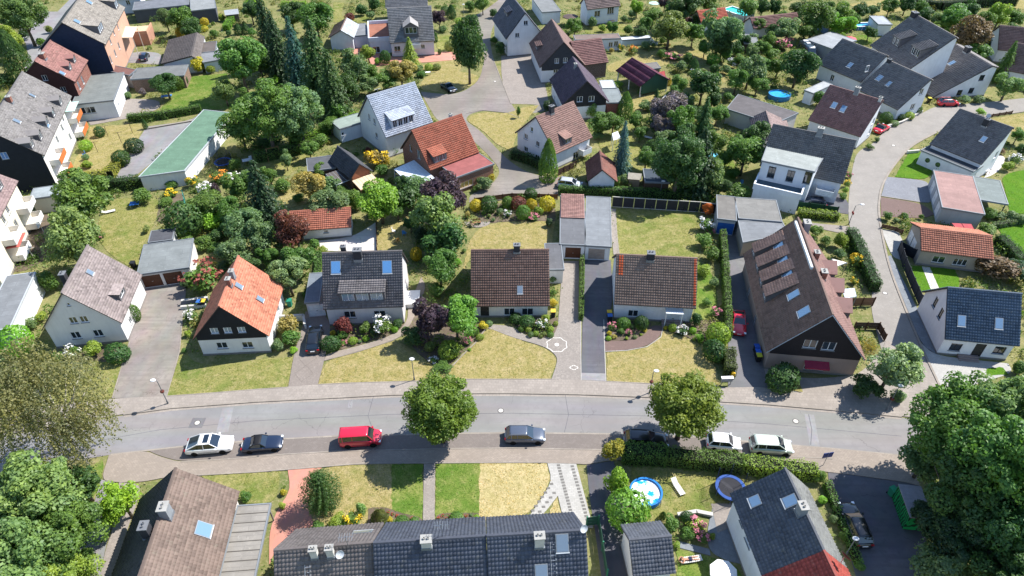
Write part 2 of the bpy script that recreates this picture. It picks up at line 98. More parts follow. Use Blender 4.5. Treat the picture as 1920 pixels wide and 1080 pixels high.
{'k':'f20','label':'pinkish flat-roofed garage with three white doors on the lane','c':[69.94,91.74],'rot':-0.3396,'L':5.82,'wl':5.85,'wr':5.85,'he':2.8,'hr':2.8,'col':'b08e86','wall':'b4b7ba','flat':1,'dh':0,'door':[['0',3.19,0.12,2.0,2.1,'w'],['0',-0.11,0.12,2.0,2.1,'w'],['0',-3.49,0.12,2.0,2.1,'w']],'far':0},
{'k':'f21','label':'grey sheet canopy on posts behind the pinkish garage','c':[75.56,92.6],'rot':-0.3502,'L':3.91,'wl':3.69,'wr':3.69,'he':2.5,'hr':2.5,'col':'8b9490','wall':'55595c','open':1,'flat':1,'dh':0,'far':0},
{'k':'f22','label':'white front wing with round windows and roof lights','c':[74.29,102.54],'rot':-0.9451,'L':8.97,'wl':1.61,'wr':1.61,'he':2.7,'hr':2.7,'col':'5e6166','wall':'f3f4f6','flat':1,'dh':0,'round':[[-2.85,2.08],[-1.03,1.98]],'far':0},
{'k':'f23','label':'red flat-roofed brick annex beside the orange-red house','c':[-7.63,99.71],'rot':0.6365,'L':7.51,'wl':2.83,'wr':2.83,'he':3.2,'hr':3.2,'col':'a86561','wall':'8f5c44','flat':1,'dh':0,'win':[['R',-1.74,0.69,2.6,1.1,'y']],'far':0},
{'k':'f24','label':'pale green flat-roofed annex behind the dark hedge','c':[-29.99,115.97],'rot':0.6279,'L':5.57,'wl':1.96,'wr':1.96,'he':2.8,'hr':2.8,'col':'9aa79c','wall':'e8edf2','flat':1,'dh':0,'win':[['R',-2.26,1.35,0.5,0.6,'w']],'far':0},
{'k':'f25','label':'grey flat-roofed annex beside the purple-black tiled house','c':[19.73,126.98],'rot':0.0518,'L':3.27,'wl':3.24,'wr':3.24,'he':2.8,'hr':2.8,'col':'8e9696','wall':'8c3a34','flat':1,'dh':0,'far':1},
{'k':'f26','label':'white sheet-roofed extension behind the purple-black tiled house','c':[19.31,132.08],'rot':0.0646,'L':2.88,'wl':1.97,'wr':1.97,'he':2.9,'hr':2.9,'col':'d4d9d6','wall':'dfe4ea','flat':1,'dh':0,'far':1},
{'k':'f27','label':'brown and glass flat-roofed annex beside the flower bed','c':[19.73,158.91],'rot':0.1008,'L':10.63,'wl':1.53,'wr':1.53,'he':2.8,'hr':2.8,'col':'8b7a72','wall':'e8ecf2','flat':1,'dh':0,'win':[['R',3.07,0.74,1.0,1.2,'w'],['R',4.31,0.94,1.0,1.2,'w']],'far':1},
{'k':'f28','label':'pool shelter with white translucent roof along the lawn','c':[29.19,161.62],'rot':0.2067,'L':7.31,'wl':0.89,'wr':0.89,'he':1.6,'hr':1.6,'col':'dfe6ea','wall':'b8cbd4','flat':1,'dh':0,'far':1},
{'k':'f29','label':'grey felt-roofed garage beside the camper van','c':[73.46,156.84],'rot':-0.9765,'L':6.83,'wl':4.55,'wr':4.55,'he':2.8,'hr':2.8,'col':'a9adb0','wall':'8f959c','flat':1,'dh':0,'win':[['R',-1.41,1.5,1.0,1.0,'w']],'far':1},
{'k':'f30','label':'white flat-roofed annex between the brown and black houses','c':[61.75,131.29],'rot':-0.9043,'L':2.05,'wl':3.42,'wr':3.42,'he':2.6,'hr':2.6,'col':'b9bcbc','wall':'eef1f5','flat':1,'dh':0,'far':1},
{'k':'f31','label':'white and grey flat roofs behind the black row house','c':[90.45,170.45],'rot':-0.0487,'L':3.4,'wl':3.1,'wr':3.1,'he':2.7,'hr':2.7,'col':'b4b9bd','wall':'e8ecf2','flat':1,'dh':0,'far':1},
{'k':'f32','label':'grey flat-roofed workshop with white walls near the top centre','c':[8.73,181.69],'rot':0.2018,'L':4.88,'wl':5.99,'wr':5.99,'he':3.0,'hr':3.0,'col':'8d8f8e','wall':'e8edf4','flat':1,'dh':0,'far':1},
{'k':'f33','label':'low pale wing linking the small house and the roof terrace','c':[-36.25,163.33],'rot':0.2681,'L':4.04,'wl':3.99,'wr':3.99,'he':2.9,'hr':2.9,'col':'8b8d90','wall':'d5d8e2','flat':1,'dh':0,'far':1},
{'k':'f34','label':'roof terrace wing with white parapet and potted plants','c':[-31.18,161.62],'rot':0.1741,'L':5.13,'wl':5.72,'wr':5.72,'he':3.0,'hr':3.0,'col':'a8705a','wall':'e0e5ef','parapet':1,'flat':1,'dh':0,'win':[['R',-1.06,0.12,1.6,1.5,'w']],'far':1},
{'k':'f35','label':'flat corrugated carport between brown house and red path','c':[-24.12,32.21],'rot':0.0801,'L':3.11,'wl':4.23,'wr':4.23,'he':2.6,'hr':2.6,'col':'a39d94','wall':'8a8580','open':1,'panels':9,'flat':1,'dh':0,'far':0},
{'k':'f36','label':'dark shed roof under the tall conifers by the yellow-post fence','c':[23.61,97.48],'rot':-0.0659,'L':3.94,'wl':2.06,'wr':2.06,'he':2.2,'hr':2.2,'col':'4a5560','wall':'5f4a3a','flat':1,'dh':0,'far':0},
{'k':'f37','label':'dark-tiled flat wing of the barn-like shed','c':[-31.91,100.77],'rot':0.2712,'L':4.55,'wl':1.75,'wr':1.75,'he':2.4,'hr':2.4,'col':'63656a','wall':'5f4a40','flat':1,'dh':0.5,'far':0},
{'k':'f38','label':'grey-roofed garden hut beside the long brown garage','c':[55.31,158.95],'rot':-0.1126,'L':3.32,'wl':3.04,'wr':3.04,'he':2.3,'hr':2.3,'col':'8d9090','wall':'5a4a44','flat':1,'dh':0,'far':1},
{'k':'f39','label':'grey slate lean-to beside the purple-roofed pavilion','c':[29.85,142.17],'rot':0.2902,'L':3.26,'wl':1.08,'wr':1.08,'he':2.4,'hr':2.4,'col':'8a857f','wall':'8c8276','flat':1,'dh':0.4,'far':1},
{'k':'f40','label':'white-walled lower terrace wing below the broad grey dormer','c':[42.03,92.61],'rot':-0.4604,'L':7.24,'wl':1.89,'wr':1.89,'he':3.0,'hr':3.0,'col':'5f7480','wall':'eef2f7','parapet':1,'flat':1,'dh':0,'far':0},
{'k':'f41','label':'low brown-grey bungalow beside the oval bright blue pool','c':[46.55,120.19],'rot':-0.7401,'L':10.99,'wl':3.59,'wr':3.59,'he':3.0,'hr':3.0,'col':'6f6a6a','wall':'d9d4cf','flat':1,'dh':0,'quad':[[-4.74,-3.73],[4.87,-3.58],[6.1,3.72],[-6.22,3.58]],'far':1},
{'k':'h48','label':'second grey-tiled roof behind the balcony-gabled house','c':[-26.68,179.2],'rot':0.1104,'L':10.56,'wl':3.32,'wr':3.32,'he':4.0,'hr':6.59,'tile':'pan','col':'7d7a78','wall':'e6eaf2','far':1},
{'k':'h49','label':'white house with grey roof at the top edge beyond the tall block','c':[-100.78,185.22],'rot':0.2314,'L':8.2,'wl':2.7,'wr':2.7,'he':4.0,'hr':6.12,'tile':'pan','col':'8a8a8c','wall':'e6eaf2','win':[['R',-2.57,2.13,1,1.2,'w'],['R',0.71,2.3,1,1.2,'w']],'far':1},
{'k':'f42','label':'broad light grey roofed upper storey of the modern white house','c':[45.19,97.62],'rot':-0.5073,'L':8.67,'wl':4.87,'wr':4.87,'he':6.4,'hr':6.4,'col':'aeb3ae','wall':'eef2f7','flat':1,'dh':0,'quad':[[-3.97,-5.17],[4.0,-4.67],[4.7,4.8],[-4.73,5.05]],'win':[['R',-2.09,3.71,1.1,2.0,'d'],['R',0.77,3.76,1.1,2.0,'d'],['R',3.27,4.0,1.1,2.1,'d']],'far':0}]
GROUND = [
['road','asphalt','main street of pale worn asphalt crossing the whole scene',[[-63.29,44.08],[-55.53,46.31],[-50.45,47.68],[-43.43,49.33],[-38.53,50.25],[-33.87,50.71],[-29.17,51.18],[-21.98,51.66],[-13.81,52.22],[-4.18,52.46],[0.0,52.46],[7.68,52.3],[15.3,51.9],[24.3,51.18],[29.05,50.79],[38.32,49.71],[43.41,49.02],[49.47,48.05],[63.16,45.6],[61.62,39.97],[52.99,41.88],[46.96,43.07],[40.94,44.01],[34.46,44.83],[29.89,45.32],[25.03,45.81],[22.25,46.24],[16.24,46.59],[10.18,46.81],[0.0,46.95],[-4.66,46.88],[-18.84,46.52],[-27.66,45.95],[-35.96,45.04],[-42.55,44.08],[-47.91,42.73],[-52.62,41.24],[-60.04,38.44]],0.02],
['pavement','pavegrey','north pavement of beige slabs along the main street',[[-43.49,49.48],[-38.59,50.4],[-33.92,50.87],[-29.21,51.34],[-22.01,51.82],[-13.83,52.38],[-4.19,52.62],[0.0,52.62],[7.69,52.46],[15.32,52.06],[24.34,51.34],[29.1,50.95],[38.38,49.86],[43.6,49.17],[49.54,48.2],[63.26,45.74],[64.58,47.76],[49.93,50.17],[49.6,52.22],[50.0,57.45],[49.94,60.19],[46.7,61.13],[43.16,55.71],[38.58,51.98],[33.53,52.46],[29.22,53.52],[24.82,53.35],[17.16,53.93],[10.97,54.35],[7.85,54.6],[0.0,54.69],[-5.97,54.69],[-12.09,54.35],[-19.06,54.1],[-22.76,53.85],[-26.11,53.52],[-29.72,53.11],[-34.79,52.54],[-39.83,52.06],[-45.82,51.74],[-57.44,49.63],[-65.17,47.76],[-62.82,44.21],[-55.61,46.45],[-50.53,47.83]],0.1011],
['parking_strip','brickgrey','parking strip of dark clay pavers beside the parked cars',[[-38.93,44.62],[-35.91,44.9],[-27.62,45.81],[-18.81,46.38],[-4.65,46.74],[0.0,46.81],[10.16,46.67],[16.22,46.45],[22.22,46.09],[25.0,45.67],[29.84,45.18],[34.41,44.69],[33.71,43.53],[29.3,43.8],[24.62,44.21],[16.46,44.49],[9.1,44.69],[0.0,44.9],[-6.27,44.83],[-18.73,44.49],[-24.3,44.08],[-29.22,43.53],[-34.69,43.13],[-37.22,43.87]],0.0522],
['pavement','pavebrown','south pavement of brownish clinker between parked cars and lawns',[[-42.6,43.94],[-38.88,44.49],[-37.16,43.74],[-34.64,43.0],[-29.17,43.4],[-24.26,43.94],[-18.7,44.35],[-6.26,44.69],[0.0,44.76],[9.09,44.56],[16.44,44.35],[24.58,44.08],[29.26,43.67],[33.66,43.4],[40.99,42.21],[40.28,40.6],[33.09,41.82],[24.51,42.73],[16.22,43.13],[10.66,43.4],[7.8,42.73],[6.69,42.87],[-0.28,43.0],[-15.62,42.87],[-26.47,41.82],[-32.3,41.43],[-34.85,41.36],[-37.83,40.6],[-40.55,40.6],[-42.06,40.92]],0.0933],
['path','asphaltl','grey asphalt footpath curving between tree and brown-roofed house',[[-42.06,40.92],[-40.17,40.6],[-39.06,37.25],[-38.55,34.97],[-38.07,32.8],[-37.0,29.75],[-39.78,29.75],[-40.82,33.87],[-41.31,37.25]],0.0544],
['driveway','pavebeige','paved side drive beside the brown-roofed house at the bottom',[[-40.06,40.6],[-37.91,40.41],[-37.34,39.05],[-36.97,34.97],[-36.19,30.49],[-36.14,29.75],[-37.1,29.75],[-38.02,32.8],[-38.46,35.81]],0.0755],
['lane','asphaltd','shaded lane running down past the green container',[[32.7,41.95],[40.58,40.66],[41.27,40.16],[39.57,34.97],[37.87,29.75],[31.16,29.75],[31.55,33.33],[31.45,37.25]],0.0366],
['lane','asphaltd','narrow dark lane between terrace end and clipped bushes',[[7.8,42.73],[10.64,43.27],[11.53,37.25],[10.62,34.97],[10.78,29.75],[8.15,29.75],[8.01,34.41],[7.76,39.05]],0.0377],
['side_road','paveroad','curving light-grey paved side road on the right',[[43.48,49.17],[45.64,60.19],[47.37,67.45],[49.51,71.85],[51.1,80.0],[51.35,85.41],[53.98,92.83],[58.42,102.89],[61.78,109.44],[66.41,112.83],[70.94,118.51],[76.36,122.07],[80.84,125.08],[84.51,127.94],[90.12,128.92],[96.23,129.91],[104.72,131.92],[122.03,135.02],[117.69,128.43],[101.33,126.02],[92.94,124.14],[86.45,121.62],[81.25,118.3],[73.35,112.63],[69.39,108.47],[64.5,102.54],[60.99,97.36],[58.38,92.06],[56.7,87.55],[53.96,78.46],[52.63,72.65],[50.62,60.65],[49.61,52.38],[49.1,48.5]],0.0488],
['kerb','kerb','pale kerb line along the bend of the side road',[[101.33,126.02],[92.94,124.14],[86.45,121.62],[81.25,118.3],[73.35,112.63],[69.39,108.47],[64.5,102.54],[60.99,97.36],[58.38,92.06],[56.7,87.55],[53.96,78.46],[52.63,72.65],[50.62,60.65],[49.61,52.38],[49.86,52.38],[50.89,60.65],[52.93,72.65],[54.27,78.46],[57.03,87.55],[58.72,92.06],[61.35,97.36],[64.79,102.36],[69.5,108.09],[73.27,112.02],[81.03,117.65],[86.11,120.94],[92.57,123.45],[100.92,125.31]],0.13],
['yard','paverwhite','bright paved forecourt of the white corner house',[[51.02,60.65],[51.74,58.53],[59.9,57.28],[59.66,55.71],[54.34,54.02],[49.84,52.22],[50.23,56.57]],0.0611],
['path','paveblue','narrow blue-grey slab walk beside the side road',[[53.96,78.46],[54.84,78.72],[53.18,65.06],[51.91,58.89],[50.89,60.37],[52.03,67.13]],0.1222],
['road','asphaltu','upper cul-de-sac of grey asphalt with a parking bay',[[-12.55,177.64],[-7.75,185.02],[-5.06,191.1],[0.0,204.25],[3.88,209.3],[0.0,190.21],[-4.73,175.67],[-5.4,164.54],[-4.24,152.23],[-2.29,140.98],[-0.21,129.17],[1.56,123.91],[4.29,128.92],[9.74,130.41],[8.71,127.22],[3.14,124.37],[-1.05,125.31],[-5.81,126.26],[-8.38,124.61],[-9.07,121.85],[-6.03,117.65],[-3.4,112.02],[-0.75,106.57],[2.29,102.54],[5.43,100.77],[9.04,100.77],[12.52,99.05],[12.06,95.71],[7.48,95.06],[0.0,94.42],[-4.69,92.21],[-6.86,92.83],[-6.96,95.06],[-3.12,98.54],[-1.83,102.89],[-4.28,108.47],[-7.38,114.06],[-10.12,118.73],[-14.39,121.39],[-16.95,128.92],[-19.08,135.02],[-13.2,133.45],[-9.98,135.02],[-6.87,140.98],[-6.32,152.86],[-7.07,164.54],[-8.64,171.83],[-11.76,172.97]],0.0333],
['street','asphaltl','grey street behind the big tree in the upper left corner',[[-125.8,175.67],[-125.36,185.02],[-120.01,185.02],[-123.42,204.25],[-117.32,204.25],[-113.25,177.64],[-112.18,165.6],[-108.39,152.23],[-105.51,143.82],[-107.23,145.27],[-112.68,157.71]],0.0344],
['driveway','concrete','broad worn concrete driveway beside the pale plastered house',[[-50.79,72.65],[-45.36,72.88],[-44.28,70.94],[-42.68,65.06],[-40.8,59.26],[-39.71,52.06],[-45.82,51.74],[-47.83,61.13],[-49.97,69.28]],0.0755],
['driveway','paver','paver driveway with a diamond pattern behind the black estate car',[[-27.09,66.61],[-24.98,66.92],[-23.1,63.85],[-22.78,57.81],[-22.7,53.85],[-26.05,53.52],[-26.76,59.26],[-26.74,63.06]],0.0766],
['path','pavebrown','paved garden path sweeping past the shrubs of the wide-dormered house',[[-22.78,57.81],[-22.75,58.89],[-17.94,60.65],[-14.53,62.57],[-13.47,65.06],[-13.77,67.66],[-12.63,73.82],[-11.67,71.51],[-12.78,65.06],[-13.68,62.28],[-15.33,61.03],[-19.02,59.26]],0.0827],
['driveway','paverlight','light cobbled driveway with mosaic rosette beside the brown bungalow',[[7.27,77.45],[9.56,77.45],[8.84,65.06],[8.1,54.52],[4.65,54.69],[5.57,57.81],[5.23,58.89],[3.97,60.19],[0.0,61.8],[-2.72,63.35],[-3.75,63.65],[-3.43,64.25],[0.0,63.85],[1.68,62.08],[4.02,61.51],[5.74,62.57],[6.44,69.28]],0.0788],
['driveway','asphaltd','dark asphalt driveway with pale end strip',[[10.42,77.7],[14.18,77.7],[13.6,69.28],[12.43,65.06],[11.41,59.26],[11.03,54.35],[8.16,54.52],[9.12,65.06]],0.07],
['path','paverred','curved reddish paver path to the porch',[[11.54,61.13],[14.68,61.13],[16.85,62.28],[17.94,64.05],[19.27,63.85],[18.67,61.89],[16.67,60.19],[14.14,59.54],[11.48,59.26]],0.0811],
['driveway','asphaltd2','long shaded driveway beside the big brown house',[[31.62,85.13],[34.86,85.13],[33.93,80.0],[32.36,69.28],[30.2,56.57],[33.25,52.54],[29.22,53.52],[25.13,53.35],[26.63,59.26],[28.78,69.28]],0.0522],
['patio','concretew','white concrete patio in front of the orange-tiled garage',[[-28.83,82.38],[-23.84,83.33],[-21.06,87.12],[-19.74,80.0],[-24.91,79.74],[-27.93,80.0]],0.0733],
['yard','asphaltl','asphalt courtyard beside the long green-roofed garage',[[-69.49,119.17],[-61.63,121.85],[-61.39,126.5],[-63.27,101.12],[-66.76,99.39],[-68.08,106.57]],0.0544],
['yard','pavebeige','pale paved yard behind the white annex',[[-82.88,122.76],[-78.43,127.94],[-78.43,131.66],[-71.59,130.91],[-69.95,126.74],[-74.28,122.76],[-80.46,119.83]],0.0655],
['yard','asphaltl','asphalt yard where the dark blue car stands',[[-89.72,154.45],[-86.77,157.37],[-80.91,156.06],[-78.8,149.14],[-85.29,150.37],[-88.29,150.37]],0.0566],
['path','redpave','red concrete path beside the spiky tree',[[-23.23,42.08],[-19.73,42.54],[-20.48,40.92],[-20.27,37.84],[-19.08,35.81],[-21.15,34.8],[-22.29,32.8],[-22.36,31.76],[-23.23,34.97],[-23.17,37.25],[-22.35,39.66]],0.0677],
['path','paverlight','narrow straight paver path across the front lawn',[[-9.22,43.0],[-8.04,43.0],[-7.5,36.09],[-8.64,36.09]],0.0788],
['path','paverwhite','white paved path with dark square insets',[[3.69,43.0],[6.7,43.0],[7.81,35.53],[5.14,35.53],[4.6,39.05],[2.86,36.67],[1.56,36.55],[4.14,40.6]],0.07],
['patio','paveblue','shaded paved terrace beside the trampoline garden house',[[19.87,37.96],[21.74,37.84],[22.18,33.87],[22.36,31.76],[20.21,32.01],[18.47,33.06],[18.64,34.97]],0.0611],
['path','paveblue','short slab path crossing the sunbathing lawn',[[15.78,34.14],[18.53,33.33],[18.49,32.69],[15.79,33.44]],0.0672],
['driveway','paverblue','grey paver driveway in front of the pinkish garage',[[63.49,100.77],[69.16,99.73],[69.68,98.54],[67.52,92.83],[65.81,92.83],[60.09,94.74]],0.0633],
['driveway','paverred','brown paver driveway strip beside the side road bend',[[59.87,94.42],[65.84,92.52],[66.27,89.47],[64.05,88.28],[57.66,88.87]],0.0644],
['yard','paverwhite','pale paved apron before the orange-tiled garage',[[56.22,85.41],[58.58,84.85],[57.73,80.0],[55.94,77.7],[54.89,78.46]],0.0705],
['yard','asphaltd','dark forecourt where the navy estate car stands',[[47.67,98.54],[53.44,96.04],[54.16,92.83],[52.72,89.47],[45.87,91.59]],0.0566],
['yard','pavebeige','grey paved forecourt behind the lamp post',[[45.66,87.12],[51.61,86.12],[50.5,84.01],[46.41,85.69]],0.0677],
['path','redpave','red paved garden terrace of the roof-terrace house',[[-40.16,159.37],[-32.9,161.07],[-30.83,157.37],[-27.45,153.49],[-16.16,157.37],[-11.74,156.06],[-12.12,152.23],[-20.42,150.37],[-28.65,149.14],[-30.76,147.33],[-32.94,153.49],[-38.42,156.72]],0.0588],
['patio','concretew','round pale terrace behind the dark-tiled white house',[[84.3,105.82],[86.68,108.47],[87.38,107.32],[84.2,103.25],[81.4,101.12],[79.85,100.42]],0.06],
['patio','pavebeige','grey driveway before the slate-gabled house',[[-2.45,154.45],[4.96,156.72],[6.15,147.33],[7.23,135.54],[7.47,127.94],[4.83,128.92],[-0.21,129.17],[-2.29,140.98]],0.0461],
['lawn','lawn_m','front lawn of the black-gabled house with dry patches',[[-39.68,52.14],[-40.31,56.57],[-40.68,60.19],[-38.52,57.28],[-34.08,57.1],[-29.87,58.17],[-26.67,58.35],[-26.17,53.52],[-29.74,53.19],[-34.82,52.62]],0.0522],
['lawn','lawn_d','broad dry front lawn curving round the planted bed',[[-22.65,53.93],[-22.7,57.72],[-19.01,59.17],[-15.2,61.03],[-14.34,61.13],[-11.81,59.26],[-9.28,56.57],[-8.16,56.14],[-7.07,57.1],[-6.0,58.71],[-4.65,60.65],[-3.4,63.26],[-1.02,63.45],[0.0,61.7],[3.83,60.09],[5.1,58.8],[5.44,57.81],[4.53,54.77],[0.0,54.77],[-5.98,54.77],[-12.1,54.43],[-19.08,54.18]],0.0533],
['lawn','lawn_d','dry front lawn before the porch house',[[11.67,59.17],[14.32,59.44],[16.72,60.09],[18.72,61.8],[19.27,63.06],[21.63,61.89],[23.58,60.65],[24.44,56.57],[24.32,53.85],[17.18,54.02],[11.16,54.43]],0.0544],
['lawn','lawn_m','square back lawn below the dark panel fence',[[16.41,90.98],[29.1,89.77],[28.54,85.13],[26.7,77.83],[15.25,78.97]],0.0555],
['lawn','lawn_d','sunburnt back lawn of the square brown bungalow',[[-6.89,74.77],[-6.49,81.98],[-4.9,86.12],[-0.82,87.41],[6.6,87.55],[5.8,80.52],[5.43,79.35],[-5.9,79.35]],0.0566],
['lawn','lawn_g','narrow side lawn beside the ivy hedge',[[26.69,77.45],[28.13,75.01],[27.56,69.28],[26.59,65.06],[23.48,65.06],[25.38,71.51]],0.0577],
['lawn','lawn_m','long back lawn between tall bushes and double garage',[[-65.91,93.62],[-62.24,94.1],[-58.18,94.74],[-56.25,92.06],[-54.84,85.41],[-54.45,80.0],[-52.99,75.25],[-58.43,78.97],[-62.72,84.01]],0.0588],
['lawn','lawn_g','green upper garden lawn with a blue table',[[-70.94,142.39],[-62.35,144.39],[-57.44,134.23],[-55.5,126.98],[-61.17,126.5],[-69.85,126.5],[-70.14,134.23]],0.05],
['lawn','lawn_d','dry courtyard lawn with clothes poles',[[-80.35,119.17],[-70.34,120.5],[-69.07,114.06],[-67.14,106.57],[-68.44,101.12],[-74.81,100.25],[-77.01,106.57],[-77.74,112.42]],0.0511],
['lawn','lawn_b','vivid green lawn by the bend of the side road',[[72.15,110.82],[73.66,108.47],[72.28,102.54],[69.61,99.73],[64.94,100.77]],0.0622],
['lawn','lawn_b','vivid green lawn behind the grey canopy',[[83.03,101.12],[88.25,103.25],[95.94,103.8],[87.21,89.77],[80.33,89.47],[78.4,90.07],[81.04,96.04]],0.0633],
['lawn','lawn_b','vivid green strip of lawn at the right frame edge',[[74.38,86.83],[84.94,86.12],[78.78,76.22],[72.28,77.45]],0.0644],
['lawn','lawn_b','small vivid lawn split by a white path',[[55.61,76.59],[62.51,75.49],[61.83,72.65],[60.61,70.94],[54.65,70.6]],0.0655],
['lawn','lawn_b','tiny green lawn beside the corner house steps',[[56.82,56.57],[58.87,56.57],[58.93,55.54],[56.26,55.28]],0.0766],
['path','concretew','white slab path across the small vivid lawn',[[58.17,76.22],[59.19,75.97],[58.21,70.94],[57.0,70.83]],0.0827],
['lawn','lawn_m','garden lawn with round pool and trampoline',[[12.57,43.0],[24.37,42.21],[23.54,39.05],[19.86,38.14],[19.85,36.96],[12.37,35.81],[11.53,37.25]],0.0588],
['lawn','lawn_g','small lawn where a sunbather lies',[[15.42,33.33],[18.36,32.59],[20.66,31.86],[21.09,29.75],[14.86,29.75]],0.05],
['lawn','lawn_d','dry front lawn beside the spiky tree',[[-19.66,42.47],[-15.05,42.8],[-12.27,42.87],[-11.34,35.81],[-17.47,35.53],[-19.59,35.81],[-20.16,37.84],[-20.32,40.92]],0.0511],
['lawn','lawn_g','green lawn strip left of the straight path',[[-12.54,42.8],[-9.32,42.93],[-8.72,36.38],[-11.68,36.38]],0.0572],
['lawn','lawn_g','green lawn strip right of the straight path',[[-7.98,42.93],[-3.35,43.0],[-3.22,36.38],[-7.47,36.38]],0.0583],
['lawn','lawn_s','straw-coloured lawn before the anthracite terrace',[[-3.58,43.0],[3.63,42.93],[4.03,40.66],[1.46,36.55],[-3.27,36.32]],0.0544],
['lawn','lawn_s','straw-coloured triangle between the white paths',[[4.48,38.8],[5.04,35.64],[3.09,35.75]],0.0555],
['lawn','lawn_m','front lawn strip above the carport',[[-31.94,41.36],[-26.46,41.75],[-23.97,41.95],[-23.54,39.05],[-24.09,38.14],[-27.03,38.2]],0.0566],
['lawn','lawn_m','lawn under the weeping birch beside the driveway',[[-54.88,58.17],[-47.88,59.26],[-47.36,58.35],[-45.8,51.98],[-51.04,51.18],[-56.46,50.01],[-60.15,56.57]],0.0577],
['lawn','lawn_d','parched lawn inside the cul-de-sac loop',[[-8.33,123.68],[-5.79,125.55],[-1.05,124.61],[2.67,127.94],[5.35,128.43],[0.8,116.57],[0.0,109.44],[-2.92,112.42],[-5.75,118.08],[-8.63,121.39]],0.0688],
['lawn','lawn_d','parched patch under the linden tree',[[-19.61,136.87],[-18.59,143.82],[-12.94,146.15],[-7.55,143.82],[-7.1,140.98],[-9.82,136.07],[-13.5,134.49],[-18.72,135.81]],0.05],
['lawn','lawn_d','front garden lawn of the roof-terrace house',[[-19.46,150.37],[-12.12,152.23],[-10.88,147.33],[-12.78,143.82],[-18.73,145.27],[-20.11,147.33]],0.0611],
['lawn','lawn_m','lawn beside the roof-terrace house with clipped shrubs',[[-18.47,167.04],[-14.38,168.12],[-12.2,157.71],[-16.11,156.72],[-17.82,159.37]],0.0622],
['lawn','lawn_d','dry lawn with flower borders behind the brick wing',[[21.13,149.14],[28.19,154.45],[38.03,160.05],[43.79,158.7],[44.86,152.23],[36.28,150.37],[28.1,145.27],[21.07,145.27]],0.0533],
['lawn','lawn_d','dry garden lawn under fruit trees near the pavilion',[[41.41,147.33],[48.5,149.75],[49.97,143.82],[42.76,137.68],[40.08,140.98]],0.0544],
['lawn','lawn_m','lawn around the blue spruce',[[15.25,114.06],[22.49,120.5],[26.7,114.89],[23.12,101.12],[20.63,102.89],[16.9,106.57]],0.0555],
['lawn','lawn_d','dry lawn near the pavilion posts',[[24.13,132.94],[29.48,135.54],[28.81,127.94],[24.05,124.37]],0.0566],
['lawn','lawn_m','rear lawn of the top-middle houses',[[17.49,174.51],[27.1,176.06],[30.17,173.74],[26.67,167.04],[18.34,168.49]],0.0577],
['lawn','lawn_m','rear lawn left of the conifer row',[[-48.68,192.44],[-45.77,192.44],[-44.44,181.68],[-36.23,182.51],[-35.35,176.85],[-45.55,176.85]],0.0588],
['lawn','lawn_d','sunny grass strip beyond the dark hedge',[[91.03,191.1],[101.2,194.71],[112.75,204.25],[152.37,204.25],[141.37,185.87],[124.79,189.33],[114.75,189.33],[103.2,185.87],[94.09,180.86]],0.05],
['lawn','lawn_g','lawn behind the pink parasol',[[81.04,166.32],[86.95,168.12],[87.02,163.48],[81.84,160.05]],0.0511],
['lawn','lawn_d','dry grass at the bend by the low barrier',[[91.84,122.07],[100.79,125.08],[108.43,125.55],[102.89,116.57],[94.4,116.57],[93.33,119.17]],0.0622],
['lawn','lawn_m','lawn with swing frame behind the conifer',[[-45.62,108.47],[-40.18,111.42],[-35.07,112.42],[-35.69,106.57],[-38.07,101.12],[-44.02,102.89]],0.0533],
['lawn','lawn_d','dry lawn beside the barn-like shed',[[-38.98,96.04],[-33.84,97.69],[-31.77,93.15],[-35.6,91.29]],0.0544],
['lawn','lawn_d','small dry lawn with garden chairs between hedges',[[-21.19,89.02],[-16.32,89.47],[-14.43,80.0],[-19.66,80.0]],0.0555],
['lawn','lawn_g','bright lawn with the small round pool',[[36.12,108.47],[39.45,110.42],[38.08,99.39],[33.73,96.04],[32.52,98.54]],0.0566],
['lawn','lawn_g','grass verge under the large trees at lower left',[[-44.04,42.21],[-43.09,43.4],[-42.32,42.21],[-41.36,34.97],[-40.26,29.75],[-48.89,29.75],[-56.1,41.56]],0.0277],
['flower_bed','soil','dark planted bed with purple plum and bright green tree',[[-13.68,62.28],[-11.45,69.28],[-5.53,65.06],[-3.28,63.85],[-3.72,62.57],[-6.15,58.89],[-7.39,57.1],[-8.17,56.31],[-9.29,56.75],[-12.19,59.72]],0.0688],
['flower_bed','soil','shrub bed before the wide-dormered house',[[-22.79,59.08],[-23.75,61.13],[-23.08,63.75],[-13.85,64.25],[-13.46,63.26],[-14.54,62.67],[-17.97,60.84]],0.06],
['flower_bed','soil','round shrub bed before the brown bungalow',[[-0.35,65.26],[5.89,65.47],[5.83,62.86],[4.02,61.6],[2.02,62.28],[0.14,63.95]],0.0761],
['flower_bed','soil','rose bed before the porch house',[[11.93,64.86],[17.88,64.55],[17.97,64.25],[16.8,62.37],[14.69,61.22],[11.54,61.13]],0.0622],
['flower_bed','soil','shrub strip beside the porch steps',[[19.27,63.85],[23.48,65.06],[26.25,65.06],[25.68,61.13],[23.6,60.75],[21.67,62.08],[19.68,63.06]],0.0583],
['flower_bed','soil','bed of red flowers before the grey terrace roof',[[-14.2,37.55],[-12.67,37.84],[-10.99,37.13],[-8.85,36.67],[-8.68,35.98],[-13.89,35.64]],0.0664],
['flower_bed','soil','second bed of red flowers right of the straight path',[[-7.46,36.78],[-6.81,37.13],[-4.19,37.13],[-3.3,37.13],[-3.0,36.21],[-7.45,36.09]],0.0675],
['flower_bed','soil','foundation shrub bed before the pale plastered house',[[-56.74,59.26],[-47.84,60.37],[-47.03,58.8],[-47.87,57.45],[-55.06,57.9]],0.0666],
